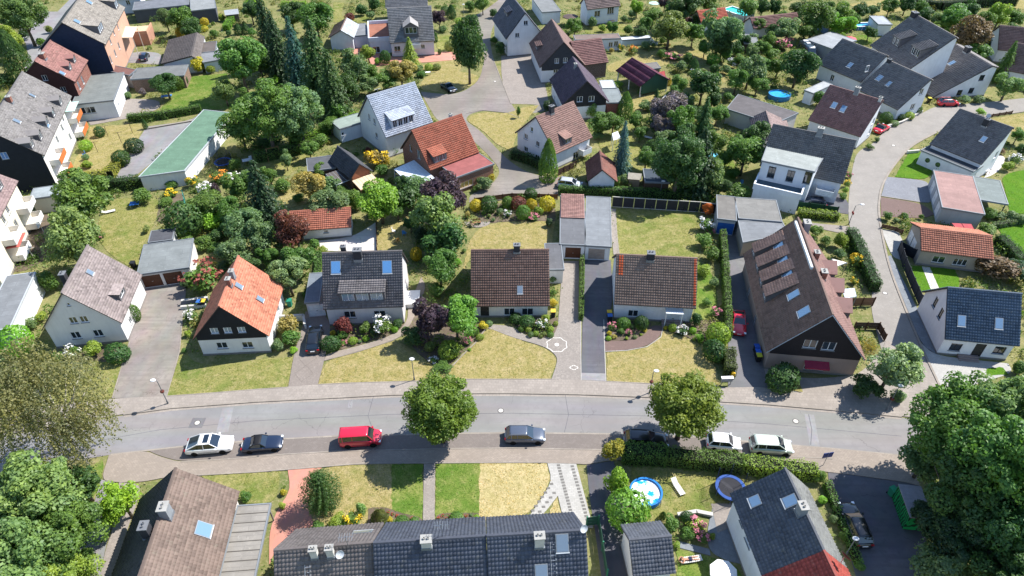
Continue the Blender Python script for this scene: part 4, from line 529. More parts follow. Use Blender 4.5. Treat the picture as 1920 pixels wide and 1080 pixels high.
['bush',-36.18,178.63,3.19,2.24,0,'g2','grey shrub',36,'first'],
['bush',-2.8,154.59,3.14,3.45,0,'gd','dark shrub',36,'third'],
['bush',-4.18,162.19,2.37,1.9,0,'g','green shrub',36],
['bush',-19.55,142.36,2.69,1.35,0,'g','low shrub',36],
['tree',15.13,166.06,5.1,4.08,0.61,'g','leafy tree',37,'first'],
['bush',20.19,172.73,3.11,3.11,0,'g2','grey shrub',37,'first'],
['tree',32.16,180.43,4.48,4.03,0.54,'lime','bright tree',37],
['tree',32.4,168.21,4.24,3.82,0.51,'g','leafy tree',37,'second'],
['bush',30.75,179.0,3.2,2.56,0,'g2','grey shrub',37,'second'],
['bush',28.47,176.95,2.22,2.0,0,'g2','white-green shrub',37],
['tree',40.09,184.92,4.25,3.4,0.51,'pu','purple-leaved tree',37],
['tree',42.37,171.75,9.74,7.79,1.17,'gd','dark tree',37,'first'],
['tree',36.25,158.32,10.29,7.21,1.24,'gy2','olive tree',37],
['tree',42.08,159.22,5.79,5.21,0.69,'g','leafy tree',37,'fourth'],
['tree',46.16,152.57,10.77,9.69,1.29,'g2','grey-green tree',37],
['bush',44.18,173.09,4.05,2.83,0,'rd','red-leaved shrub',37],
['tree',50.78,181.49,6.42,4.49,0.77,'g','leafy tree',37,'fifth'],
['tree',35.19,173.73,5.59,3.91,0.67,'g','leafy tree',37,'third'],
['tree',59.16,177.47,7.23,5.78,0.87,'g','leafy tree',37,'sixth'],
['tree',64.0,179.49,4.78,4.3,0.57,'gd','dark tree',37,'third'],
['tree',46.97,151.37,6.95,5.56,0.83,'gd','dark tree',37,'second'],
['bush',31.13,158.59,2.91,2.33,0,'g2','grey shrub',38,'first'],
['flwr',33.28,159.53,2.64,2.11,0,'g:white','white-flowering shrub',38],
['bush',35.63,161.56,2.37,2.13,0,'g','green shrub',38,'first'],
['flwr',25.43,157.62,1.74,1.74,0,'g:yellow','yellow-flowering shrub',38,'first'],
['flwr',27.8,155.89,2.59,1.81,0,'g:orange','orange-flowering shrub',38],
['flwr',36.4,159.79,1.76,1.06,0,'g:orange','orange-flowering cushion',38],
['bush',22.91,156.0,1.44,1.44,0,'ye2','golden shrub',38],
['tree',47.71,150.69,3.63,3.26,0.44,'g','small tree',38],
['bush',51.25,153.98,3.69,3.69,0,'gd','dark shrub',38],
['tree',53.41,150.1,4.44,4.0,0.53,'g2','grey tree',38],
['ball',45.05,149.79,3.35,2.68,0,'lime2','bright round shrub',38],
['column',39.79,145.75,2.18,2.84,0,'gd','dark small conifer',38],
['bush',36.82,145.32,3.27,2.62,0,'g2','grey shrub',38,'second'],
['flwr',48.83,147.29,3.03,2.73,0,'g:white','pale-flowering shrub',38],
['tree',38.33,135.81,5.41,3.79,0.65,'gy2','olive fruit tree',38],
['tree',33.8,132.25,4.55,4.09,0.55,'g','leafy tree',38,'first'],
['tree',37.39,127.78,7.57,6.81,0.91,'gd','dark tree',38,'first'],
['tree',39.1,125.64,4.62,4.16,0.55,'gd','dark tree',38,'second'],
['tree',45.87,133.83,5.34,4.8,0.64,'g','leafy tree',38,'second'],
['tree',48.81,135.93,7.16,6.45,0.86,'g2','grey-green tree',38],
['tree',53.68,141.87,4.52,4.07,0.54,'g','leafy tree',38,'fifth'],
['flwr',31.26,136.76,1.57,1.41,0,'g:yellow','yellow-flowering shrub',38,'second'],
['column',33.18,138.25,1.05,1.68,0,'ye','slim golden conifer',38],
['ball',22.24,137.81,2.37,1.18,0,'lime','clipped lime shrub',38],
['bush',26.32,133.46,1.54,1.54,0,'g','small shrub',38],
['flwr',36.54,152.48,4.25,1.7,0,'g:pink','rockery flower cushion',38],
['tree',57.02,154.06,4.26,2.98,0.51,'g','leafy tree',38,'fourth'],
['bush',43.66,130.65,3.28,2.3,0,'g','green shrub',38,'second'],
['tree',49.86,132.75,4.56,3.65,0.55,'g','leafy tree',38,'third'],
['column',21.91,123.52,3.13,5.01,0,'g','green columnar conifer',39],
['bush',15.42,122.84,3.61,3.61,0,'gl','feathery pale shrub',39],
['tree',15.8,114.9,5.7,3.99,0.68,'g','leafy shrub tree',39],
['tree',18.65,115.72,4.36,3.93,0.52,'g','leafy tree',39,'first'],
['tree',23.11,117.28,3.94,3.55,0.47,'g','leafy tree',39,'second'],
['bush',26.27,126.11,3.44,2.41,0,'g2','grey shrub',39],
['spruce',28.28,126.41,2.7,4.58,0,'gd','slim dark conifer',39],
['tree',29.24,117.65,7.36,6.63,0.88,'pu2','grey-purple tree',39,'second'],
['tree',27.36,112.65,5.39,4.85,0.65,'pu2','grey-purple tree',39,'first'],
['tree',30.04,111.99,6.67,6.67,0.8,'g','leafy tree',39,'third'],
['spruce',33.56,110.24,6.14,10.44,0,'gd','tall dark spruce',39],
['tree',38.64,119.38,4.23,3.8,0.51,'g','leafy tree',39,'fourth'],
['bush',6.94,126.21,3.2,2.56,0,'gd2','dark shrub',39],
['tree',1.24,122.78,1.08,2.17,0.13,'g','slim young tree',39],
['tree',43.28,110.14,5.97,4.77,0.72,'gd','dark tree',39,'second'],
['bush',15.69,114.09,2.75,1.65,0,'g2','low shrub',39],
['tree',34.66,125.87,3.66,3.3,0.44,'g2','grey tree',39],
['tree',26.48,115.39,3.9,3.51,0.47,'gd','dark tree',39,'first'],
['blue',18.45,101.93,4.36,10.03,0,'bl','blue spruce',40],
['column',5.97,99.52,3.19,7.65,0,'g','tall thuja column',41],
['big',26.21,94.44,10.19,9.17,2.24,'gd','dark broad tree',42],
['spruce',29.82,95.7,7.93,11.89,0,'gd2','dark spruce',42],
['tree',31.91,95.98,6.22,5.6,0.75,'gl2','pale leafy tree',42],
['tree',38.77,101.26,7.67,6.14,0.92,'g','leafy tree',42,'third'],
['tree',22.82,102.99,4.66,3.73,0.56,'g','leafy tree',42,'first'],
['tree',29.9,106.49,6.45,5.81,0.77,'gd','dark tree',42,'first'],
['tree',35.12,106.65,5.4,4.86,0.65,'g','leafy tree',42,'second'],
['bush',36.45,93.91,5.02,2.51,0,'g','flowering low shrub',42],
['tree',29.11,94.67,5.01,3.5,0.6,'gd','dark tree',42,'second'],
['tree',26.66,108.25,4.81,4.33,0.58,'g2','grey tree',42],
['bush',37.38,100.54,2.73,1.91,0,'g','green shrub',42],
['bush',18.64,98.75,2.49,1.99,0,'g2','grey shrub',42],
['tree',67.23,179.1,4.45,4.89,0.53,'gd','dark upright tree',43],
['tree',71.9,165.28,9.46,7.57,1.14,'g','leafy tree',43,'third'],
['tree',81.05,171.29,7.33,5.87,0.88,'g','leafy tree',43,'fourth'],
['tree',64.57,161.01,6.41,5.77,0.77,'g2','grey-green tree',43],
['tree',77.72,163.62,7.96,5.57,0.96,'lime','bright tree',43],
['tree',58.97,136.9,8.21,6.98,0.99,'gd','dark tree',43,'first'],
['flwr',62.82,158.28,5.23,3.14,0,'g:pink','reddish flowering shrub',43],
['tree',69.18,162.13,5.88,4.12,0.71,'g','leafy tree',43,'second'],
['tree',105.94,165.51,9.78,6.85,1.17,'g','leafy tree',43,'fifth'],
['tree',102.54,151.85,10.49,8.39,1.26,'rd3','bronze-leaved tree',43],
['tree',119.51,170.87,6.71,6.04,0.81,'gy','yellow-green tree',43,'second'],
['spruce',103.9,140.31,5.25,8.92,0,'g','tall leaning conifer',43],
['tree',99.08,130.41,6.97,4.88,0.84,'gl','pale-flowering shrub tree',43],
['tree',102.08,147.75,6.3,4.41,0.76,'g','leafy tree',43,'sixth'],
['bush',90.88,129.09,3.0,2.1,0,'g2','lavender-grey shrub',43,'first'],
['bush',93.91,129.51,2.76,1.93,0,'g2','lavender-grey shrub',43,'second'],
['ball',79.41,124.79,1.71,2.05,0,'gd','dark shrub',43,'second'],
['ball',76.84,122.61,2.05,1.64,0,'gy','yellow-green ball',43],
['ball',75.19,122.01,1.44,1.3,0,'gd','dark ball',43],
['ball',71.61,121.01,2.39,2.39,0,'gd','dark shrub',43,'first'],
['ball',72.78,119.69,1.9,1.14,0,'g2','low grey shrub',43],
['bush',60.93,128.23,3.23,3.23,0,'g','small tree',43],
['bush',91.41,124.17,2.44,1.46,0,'lime','bright shrub',43],
['tree',91.28,112.06,3.15,2.84,0.38,'g','leafy shrub',43],
['tree',56.69,141.42,5.3,4.24,0.64,'g','leafy tree',43,'first'],
['tree',103.21,164.66,5.96,3.58,0.72,'gy','yellow-green tree',43,'first'],
['ball',79.79,165.94,1.81,1.45,0,'lime','lime ball',43],
['tree',85.1,163.56,3.86,3.09,0.46,'gd','dark shrub tree',43],
['tree',103.07,172.89,6.18,4.33,0.74,'gd','dark tree',43,'second'],
['bush',66.91,113.24,1.37,0.96,0,'gd','dark small shrub',43],
['bush',64.34,110.52,1.8,1.08,0,'g','small shrub',43],
['tree',118.72,162.81,4.43,3.99,0.53,'gd','dark tree',43,'third'],
['bush',61.49,140.94,5.33,2.66,0,'g','low shrub',43],
['bush',58.58,152.59,4.24,2.97,0,'g','green shrub',43],
['bush',45.41,83.6,2.42,2.18,0,'g','green shrub',44,'first'],
['bush',46.01,81.29,2.2,1.76,0,'g','green shrub',44,'second'],
['bush',47.98,80.82,2.73,2.73,0,'gy','yellow-green shrub',44,'first'],
['flwr',48.48,76.23,2.11,2.11,0,'g:yellow','yellow-blooming shrub',44],
['flwr',46.98,72.37,1.28,1.16,0,'g:yellow','small yellow-blooming shrub',44],
['bush',46.98,77.95,2.15,1.72,0,'g2','grey shrub',44],
['bush',53.42,93.71,1.81,1.45,0,'g','green shrub',44,'third'],
['flwr',55.35,97.47,1.44,1.44,0,'g:yellow','flowering shrub',44],
['flwr',56.88,100.51,1.26,1.26,0,'g:pink','pink-flowering shrub',44],
['bush',54.47,95.7,1.43,1.14,0,'gy','yellow-green shrub',44,'second'],
['bush',50.23,88.32,1.16,1.05,0,'gd','dark shrub',44],
['bush',58.04,87.87,1.93,1.73,0,'g','green shrub',45,'first'],
['bush',60.54,87.8,1.73,1.39,0,'g','green shrub',45,'second'],
['bush',63.38,88.09,1.06,0.96,0,'g','slim shrub',45],
['bush',59.13,87.23,1.35,0.94,0,'g2','low shrub',45],
['column',74.7,102.07,1.7,1.87,0,'lime','golden-green cone',45],
['bush',84.88,102.87,2.35,1.88,0,'gy','yellow-green shrub',46],
['flwr',87.18,104.91,2.6,2.08,0,'g:white','white-flowering shrub',46],
['tree',89.28,107.06,2.84,2.56,0.34,'gd','dark tree',46],
['bush',73.76,88.02,2.7,2.16,0,'g','green shrub',46,'second'],
['bush',75.47,88.03,2.12,1.49,0,'g2','grey shrub',46,'first'],
['bush',76.88,87.71,2.5,1.75,0,'g2','grey shrub',46,'second'],
['bush',77.95,86.93,2.3,1.61,0,'g2','grey shrub',46,'third'],
['bush',71.03,83.9,3.36,2.35,0,'g','green shrub',46,'first'],
['low',67.11,74.21,6.39,3.51,0,'rd3','bronze hedge shrub',46],
['low',69.14,73.21,4.63,2.78,0,'gd2','dark shrub',46],
['bush',60.0,55.72,2.51,2.01,0,'g','green shrub',46,'third'],
['bush',86.94,108.93,2.22,1.33,0,'rd3','bronze shrub',46],
['arau',-18.4,37.77,3.97,5.36,0,'gd','spiky monkey-puzzle tree',47],
['bush',-22.88,39.25,0.94,0.75,0,'ye','golden shrub',48],
['bush',-22.61,37.62,0.98,0.79,0,'gy','yellow-green shrub',48,'first'],
['bush',-16.81,35.82,2.04,1.43,0,'gy','yellow-green shrub',48,'second'],
['flwr',-15.41,36.07,1.92,1.54,0,'g:yellow','yellow-flowering shrub',48],
['bush',-14.71,36.9,1.33,1.87,0,'gl','tall pale shrub',48],
['column',-12.78,36.18,1.62,1.86,0,'gd3','clipped cone shrub',48],
['bush',-11.89,36.27,0.79,0.63,0,'ye','yellow cushion',48],
['ball',-10.61,36.01,1.45,0.72,0,'g','low dome shrub',48,'first'],
['ball',-9.46,36.18,0.85,0.51,0,'g','small dome shrub',48],
['bush',-18.61,35.48,1.68,1.01,0,'g','green shrub',48,'second'],
['bush',-26.38,38.63,1.36,1.23,0,'g','green shrub',48,'first'],
['ball',-5.38,36.35,1.45,0.73,0,'g','low dome shrub',48,'second'],
['bush',-3.47,36.46,0.91,0.55,0,'lime','lime cushion',48],
['bush',-11.31,36.09,0.72,0.43,0,'gl','pale cushion',48],
['ball',-16.15,35.6,0.96,0.77,0,'lime','lime ball',48],
['flwr',-11.69,36.95,0.37,0.26,0,'g:crimson','crimson begonia',49,'second'],
['flwr',-11.25,36.77,0.37,0.26,0,'g:crimson','crimson begonia',49,'third'],
['flwr',-10.66,36.6,0.36,0.26,0,'g:crimson','crimson begonia',49,'fourth'],
['flwr',-9.76,36.48,0.36,0.26,0,'g:crimson','crimson begonia',49,'fifth'],
['flwr',-12.14,37.18,0.37,0.26,0,'g:crimson','crimson begonia',49,'first'],
['flwr',-7.17,36.54,0.36,0.26,0,'g:crimson','crimson begonia',49,'sixth'],
['flwr',-6.77,36.77,0.37,0.26,0,'g:crimson','crimson begonia',49,'seventh'],
['flwr',-5.99,36.71,0.37,0.26,0,'g:crimson','crimson begonia',49,'ninth'],
['flwr',-6.33,36.43,0.36,0.25,0,'g:crimson','crimson begonia',49,'eighth'],
['flwr',-4.84,36.77,0.37,0.26,0,'g:crimson','crimson begonia',49,'tenth'],
['flwr',-4.48,36.77,0.37,0.26,0,'g:crimson','crimson begonia',49,'eleventh'],
['bush',-3.96,36.82,0.43,0.3,0,'g2','small grey plant',49],
['bush',10.48,43.16,2.97,3.56,0,'ye3','yellow-green laurel bush',50],
['bush',10.37,39.48,3.34,3.68,0,'lime','bright laurel bush',50],
['ball',11.09,36.23,4.53,4.07,0,'lime2','big round bright tree',50],
['bush',15.3,35.52,1.91,1.72,0,'g','green shrub',50,'first'],
['ball',16.99,36.2,1.45,1.3,0,'gd','dark rounded shrub',50],
['flwr',17.57,35.37,2.03,1.62,0,'gy:pink','pink-flowering shrub',50,'first'],
['bush',15.42,33.57,0.94,0.75,0,'gy','yellow-green shrub',50,'first'],
['flwr',18.04,34.25,1.53,1.07,0,'g:pink','pink-flowering shrub',50,'second'],
['bush',16.69,34.64,1.78,1.24,0,'g','green shrub',50,'second'],
['bush',31.19,40.81,1.77,1.77,0,'g','green shrub',50,'third'],
['bush',30.77,38.25,1.36,1.09,0,'lime','lime shrub',50],
['bush',31.35,34.5,1.18,0.95,0,'g','green shrub',50,'fourth'],
['bush',31.73,31.39,1.37,1.09,0,'g','green shrub',50,'fifth'],
['bush',18.99,34.52,0.95,0.66,0,'gy','yellow-green shrub',50,'second'],
['bush',31.02,36.22,1.21,1.21,0,'g2','dark climbing shrub',50],
['column',14.65,36.58,0.61,1.09,0,'gd','small dark conifer',50],
['tree',-7.58,182.32,4.84,4.35,0.58,'g','leafy tree',51],
['bush',-11.24,185.41,3.94,2.76,0,'g','green shrub',51],
['bush',-13.42,174.71,3.14,2.2,0,'gy','yellow-green shrub',51],
['bush',-4.81,180.17,2.89,2.6,0,'gd','dark shrub',51],
['tree',-23.74,185.88,6.53,5.22,0.78,'gd','dark tree',51],
['bush',-22.54,148.49,2.78,1.67,0,'g','low green shrub',51],
['tree',24.49,166.81,3.92,3.33,0.47,'g','leafy green orchard tree',52,'first'],
['bush',22.32,169.92,2.77,2.35,0,'gy','yellow-green orchard shrub',52],
['bush',28.23,167.08,3.33,2.83,0,'g','leafy green orchard shrub',52,'first'],
['tree',30.43,163.3,3.86,3.28,0.46,'gd','dark green orchard tree',52,'first'],
['tree',34.49,163.3,3.86,3.28,0.46,'g2','grey-green orchard tree',52],
['bush',33.96,153.24,2.84,2.41,0,'g','leafy green orchard shrub',52,'second'],
['tree',39.6,171.56,6.13,5.21,0.74,'g','leafy green orchard tree',52,'second'],
['tree',46.02,171.19,4.0,3.4,0.48,'gd','dark green orchard tree',52,'second'],
['tree',43.69,153.24,4.23,3.6,0.51,'g','leafy green orchard tree',52,'third'],
['bush',43.77,143.13,3.23,2.75,0,'gd','dark green orchard shrub',52],
['bush',46.52,143.95,2.98,2.53,0,'g2','grey-green orchard shrub',52,'first'],
['bush',39.35,149.87,3.07,2.61,0,'g','leafy green orchard shrub',52,'third'],
['tree',53.74,158.06,4.33,3.68,0.52,'gd','dark green orchard tree',52,'third'],
['tree',59.16,166.61,4.51,3.84,0.54,'g','leafy green orchard tree',52,'fifth'],
['tree',59.3,158.06,4.33,3.68,0.52,'g','leafy green orchard tree',52,'sixth'],
['tree',49.63,146.41,3.55,3.02,0.43,'g','leafy green orchard tree',52,'fourth'],
['bush',56.57,160.83,3.53,3.0,0,'g2','grey-green orchard shrub',52,'second'],
['tree',62.17,163.55,4.15,3.53,0.5,'gd','dark green orchard tree',52,'fourth'],
['tree',66.59,172.09,4.63,3.93,0.56,'g','leafy green orchard tree',52,'seventh'],
['tree',72.42,176.34,5.65,4.8,0.68,'gd','dark green border tree',53,'first'],
['tree',79.36,178.81,5.39,4.58,0.65,'g','leafy green border tree',53,'first'],
['tree',77.29,168.41,4.55,3.87,0.55,'g2','grey-green border tree',53,'first'],
['tree',84.18,170.71,4.29,3.65,0.52,'g','leafy green border tree',53,'second'],
['tree',88.6,177.86,4.75,4.03,0.57,'gd','dark green border tree',53,'second'],
['tree',92.84,179.68,4.15,3.53,0.5,'g2','grey-green border tree',53,'second'],
['tree',96.78,180.25,4.8,4.08,0.58,'g','leafy green border tree',53,'third'],
['tree',101.63,181.62,5.46,4.64,0.66,'gd','dark green border tree',53,'third'],
['tree',104.03,169.3,5.17,4.39,0.62,'g2','grey-green border tree',53,'third'],
['tree',105.25,180.25,4.8,4.08,0.58,'g','leafy green border tree',53,'fourth'],
['tree',115.41,168.83,5.46,4.64,0.66,'g','leafy green border tree',53,'sixth'],
['tree',110.56,156.43,4.3,3.66,0.52,'gd','dark green border tree',53,'fifth'],
['tree',123.26,171.14,5.21,4.43,0.63,'g','leafy green border tree',53,'seventh'],
['tree',114.69,175.34,6.24,5.3,0.75,'gd','dark green border tree',53,'fourth'],
['tree',99.16,138.68,3.93,3.34,0.47,'g','leafy green border tree',53,'fifth'],
['bush',-47.81,81.39,2.38,2.03,0,'g','leafy green garden shrub',54,'first'],
['tree',-42.24,78.06,2.67,2.27,0.32,'g','leafy green garden tree',54,'first'],
['tree',-42.37,83.51,3.33,2.83,0.4,'gd','dark green garden tree',54,'first'],
['tree',-40.09,87.85,3.25,2.77,0.39,'g','leafy green garden tree',54,'second'],
['tree',-35.55,81.64,3.11,2.64,0.37,'g','leafy green garden tree',54,'fourth'],
['tree',-33.6,79.96,2.71,2.3,0.33,'g2','grey-green garden tree',54,'second'],
['tree',-34.4,76.21,3.5,2.97,0.42,'g','leafy green garden tree',54,'third'],
['tree',-36.13,74.19,2.93,2.49,0.35,'gd','dark green garden tree',54,'second'],
['bush',-28.71,80.09,2.36,2.01,0,'g','leafy green garden shrub',54,'third'],
['tree',-27.12,92.65,2.97,2.53,0.36,'g','leafy green garden tree',54,'seventh'],
['bush',-23.49,95.92,2.85,2.42,0,'gd','dark green garden shrub',54],
['tree',-17.59,87.85,3.25,2.77,0.39,'g','leafy green garden tree',54,'eighth'],
['tree',-17.66,95.29,3.63,3.08,0.44,'gd','dark green garden tree',54,'third'],
['tree',-13.3,90.05,3.31,2.81,0.4,'g','leafy green garden tree',54,'ninth'],
['tree',-15.2,84.62,2.81,2.39,0.34,'gd','dark green garden tree',54,'fourth'],
['tree',-32.08,99.97,3.13,2.66,0.38,'g','leafy green garden tree',54,'sixth'],
['tree',-39.86,97.73,3.69,3.14,0.44,'g','leafy green garden tree',54,'fifth'],
['tree',-43.17,98.28,3.09,2.63,0.37,'g2','grey-green garden tree',54,'first'],
['bush',-47.4,102.86,2.77,2.36,0,'g','leafy green garden shrub',54,'second'],
['tree',24.64,106.71,3.7,3.14,0.44,'gd','dark green garden tree',54,'fifth'],
['tree',25.75,97.37,4.08,3.47,0.49,'gd','dark green garden tree',54,'sixth'],
['tree',36.33,103.07,3.61,3.07,0.43,'g','leafy green garden tree',54,'twelfth'],
['tree',33.3,94.15,3.99,3.4,0.48,'gd','dark green garden tree',54,'eighth'],
['tree',39.44,108.38,3.95,3.36,0.47,'g','leafy green garden tree',54,'thirteenth'],
['tree',32.11,127.59,4.43,3.77,0.53,'g','leafy green garden tree',54,'eleventh'],
['tree',34.26,119.85,4.01,3.41,0.48,'gd','dark green garden tree',54,'seventh'],
['tree',23.24,112.98,3.4,2.89,0.41,'g','leafy green garden tree',54,'tenth']]
HEDGES = [
[[[11.56,43.4],[15.94,43.13]],1.6,2.2,'g','leafy laurel hedge between the pool and the parking strip'],
[[[15.94,43.13],[23.71,42.21]],1.6,1.9,'g','dense dark hedge behind the trampoline'],
[[[23.71,42.21],[30.97,41.24]],1.5,1.7,'gy','yellow-green clipped hedge beside the white compact van'],
[[[31.84,40.28],[31.82,37.25],[31.81,34.41],[31.79,31.76]],0.7,0.9,'g','narrow hedge along the dark-tiled white house'],
[[[26.22,58.35],[25.6,55.02]],1.3,1.8,'gd3','square-cut hedge block at the driveway entrance'],
[[[31.26,82.92],[29.57,73.82],[27.76,65.06],[26.89,61.13]],0.8,1.8,'g','ivy hedge along the long shaded driveway'],
[[[10.02,77.45],[9.39,70.38],[8.89,64.86]],0.55,1.3,'g','slim hedge between the two garage driveways'],
[[[7.69,95.71],[14.83,95.39],[22.14,94.74],[31.84,93.46]],1.1,1.3,'g','ivy hedge in front of the parked silver car'],
[[[50.4,83.33],[50.32,80.0],[49.41,73.82],[49.08,70.6]],1.4,1.8,'gd','dark hedge curving beside the side road'],
[[[44.71,89.02],[50.5,87.99]],1.3,1.2,'gy','ornamental grass hedge behind the green fence'],
[[[-73.6,121.17],[-67.34,122.76],[-61.27,125.55]],1.3,1.5,'g','long clipped hedge below the green upper lawn'],
[[[-70.01,97.36],[-65.63,96.86],[-60.42,97.69]],1.6,2.0,'gd','tall dark hedge below the courtyard'],
[[[-71.4,99.73],[-68.2,100.6],[-68.09,105.08]],1.6,1.3,'ye3','yellowish clipped hedge curving in the courtyard'],
[[[0.0,107.32],[2.8,105.63],[5.33,103.25]],1.2,1.6,'gd','dark hedge along the white house with pinkish tiles'],
[[[105.1,190.21],[113.5,186.72],[124.79,189.33],[135.33,190.21]],2.2,2.2,'gd2','long dark hedge at the top right'],
[[[71.91,81.98],[72.19,79.35],[72.11,76.22]],1.6,1.6,'gd','dark hedge behind the orange garage lawn'],
[[[-40.18,111.42],[-35.6,114.89],[-32.38,118.73],[-29.76,122.3]],1.4,1.6,'lime','bright hedge behind the pale green annex'],
[[[-44.86,105.82],[-38.11,108.86],[-34.85,111.42]],1.6,1.8,'g','clipped hedge behind the swing frame'],
[[[-61.01,186.72],[-54.62,186.72]],1.6,2,'lime','bright square hedge at the top'],
[[[-47.62,86.83],[-43.42,89.17]],1.6,1.6,'lime','bright clipped hedge between garden plots'],
[[[73.11,85.69],[78.98,87.12]],0.8,0.9,'g2','low grey-green hedge behind the canopy lawn'],
[[[-27.81,78.72],[-27.05,73.82],[-27.56,69.28]],0.8,1.0,'g','low hedge between black-gabled and dormered houses'],
[[[12.55,99.39],[17.72,97.69]],1.0,1.4,'g','ivy mound beside the red-brown shed'],
[[[60.44,116.57],[56.67,118.73]],0.5,0.8,'g','small hedge beside the modern terrace'],
[[[-70.78,170.71],[-71.5,177.64]],1.6,1.4,'lime','clipped lime hedge by the garden shed'],
[[[17.49,174.51],[12.97,166.32]],0.8,0.8,'g','small hedge by the brown parasol']]
CARS = [
['suv','white',-32.13,44.85,0.097,4.75,'white coupe-style SUV with black roof,first of the parked row'],
['roadster','navy',-26.59,45.06,0.107,4.2,'dark blue convertible with closed black soft top behind the white SUV'],
['van','red',-16.22,45.71,0.075,4.4,'bright red compact van in the tree shade'],
['wagon','grey',1.4,46.13,0.0,4.35,'grey estate car with roof rails alone on the parking strip'],
['wagon','black',14.32,45.51,-0.063,4.7,'black estate car under the maple beside the white hatchback'],
['hatch','white',22.56,45.13,-0.121,3.6,'small white hatchback next to the maple trunk'],
['mpv','palegreen',27.46,44.69,-0.08,4.4,'pale silver-green people carrier,last of the parked row'],
['wagon','black',-24.58,60.92,1.699,4.6,'black estate car parked on the paver driveway'],
['coupe','redc',28.96,64.03,-1.776,4.4,'red sports coupe on the long shaded driveway'],
['wagon','black',32.86,35.57,1.598,4.7,'black estate car parked on the shaded lane'],
['wagon','navy',47.45,91.75,3.029,4.7,'navy estate car before the modern white house'],
['hatch','silver',9.54,97.54,-0.236,4.1,'silver hatchback behind the ivy hedge'],
['coupe','black',-13.25,135.92,-0.94,4.3,'black car in the upper parking bay under the linden'],
['hatch','redblack',87.33,128.52,0.0,4.0,'red hatchback with black roof beside the white gable'],
['roadster','redc',69.4,117.49,0.678,3.8,'small red convertible tucked beside the brown-tiled house'],
['hatch','navy',-83.5,152.41,1.787,4.0,'dark blue hatchback in the terracotta courtyard']]
CAMPER = [67.74,154.76,-1.443]
LAMPS = [
[-39.08,50.99,-0.35,-0.1,4.0,'bent street lamp at the foot of the concrete driveway'],
[15.86,52.58,0.3,0,3.7,'street lamp beside the left edge of the second maple'],
[-11.49,54.6,0,0.1,3.4,'street lamp half hidden behind the first maple'],
[51.75,86.69,0.9,0.0,3.6,'street lamp with a red sign beside the side road'],
[42.1,50.01,0.4,0.3,3.8,'street lamp at the corner under the silver-leaved tree'],
[24.03,94.58,0.2,0.1,2.8,'small lamp post behind the yellow-post fence'],
[-12.37,179.24,0,0.1,3.6,'thin street lamp at the upper cul-de-sac'],
[31.15,32.8,0.1,0.1,2.6,'garden lamp beside the dark-tiled white house']]
MANH = [
[-34.82,48.27,'manhole cover in a square patch near the white SUV',1],
[-1.26,50.01,'manhole cover on the main street between the two maples',0],
[31.47,48.5,'manhole cover on the main street right of the second maple',0],
[50.5,70.38,'manhole cover on the side road by the corner house',0],
[49.0,55.71,'manhole cover at the mouth of the side road',0],
[69.39,111.82,'manhole cover at the bend of the side road',0],
[-3.65,140.14,'manhole cover in the cul-de-sac below the linden',0],
[-8.78,182.51,'manhole cover at the top of the cul-de-sac',0]]
rng = np.random.default_rng(7); random.seed(7)
# ------------------------------------------------------------------ materials
def lin(c): return c/12.92 if c <= .04045 else ((c+.055)/1.055)**2.4
def hx(h, k=.8): return tuple(min(.9, lin(int(h[i:i+2], 16)/255)*k) for i in (0, 2, 4))
class NT:
    def __init__(s, name):
        s.m = bpy.data.materials.new(name); s.m.use_nodes = True; s.t = s.m.node_tree; s.t.nodes.clear()
        s.out = s.n('OutputMaterial')
    def n(s, typ, **k):
        x = s.t.nodes.new('ShaderNode'+typ)
        for a, b in k.items():
            if a[0] == 'i' and a[1:].isdigit(): s.set(x, int(a[1:]), b)
            else: setattr(x, a, b)
        return x
    def set(s, x, i, v):
        if hasattr(v, 'is_output'): s.t.links.new(v, x.inputs[i])
        else:
            if isinstance(v, tuple) and len(v) == 3 and x.inputs[i].type == 'RGBA': v = (*v, 1)
            x.inputs[i].default_value = v
    def pos(s): return s.n('NewGeometry').outputs['Position']
    def noise(s, scale, det=3, vec=None, rough=.55):
        x = s.n('TexNoise'); s.set(x, 'Vector', vec or s.pos()); x.inputs['Scale'].default_value = scale; x.inputs['Detail'].default_value = det; x.inputs['Roughness'].default_value = rough
        return x.outputs['Fac']
    def ramp(s, f, a, b): 
        x = s.n('MapRange'); s.set(x, 0, f); x.inputs[1].default_value = a; x.inputs[2].default_value = b; return x.outputs[0]
    def mix(s, f, a, b, bt='MIX'):
        x = s.n('Mix', data_type='RGBA', blend_type=bt); s.set(x, 0, f); s.set(x, 6, a); s.set(x, 7, b); return x.outputs[2]
    def math(s, op, a, b=0.): 
        x = s.n('Math', operation=op); s.set(x, 0, a); s.set(x, 1, b); return x.outputs[0]
    def bsdf(s, col, rough=.8, bump=None, bstr=.4, bdist=.02, **k):
        b = s.n('BsdfPrincipled'); s.set(b, 'Base Color', col); s.set(b, 'Roughness', rough); b.inputs['Specular IOR Level'].default_value = .3
        for a, v in k.items(): s.set(b, a.replace('_', ' '), v)
        if bump is not None:
            q = s.n('Bump'); s.set(q, 'Height', bump); q.inputs['Strength'].default_value = bstr; q.inputs['Distance'].default_value = bdist
            s.t.links.new(q.outputs[0], b.inputs['Normal'])
        s.t.links.new(b.outputs[0], s.out.inputs[0]); return b
MC = {}
def mat(key, f):
    if key not in MC: MC[key] = f(key if isinstance(key, str) else '_'.join(map(str, key)))
    return MC[key]
def sc3(c, k): return tuple(min(.95, x*k) for x in c)
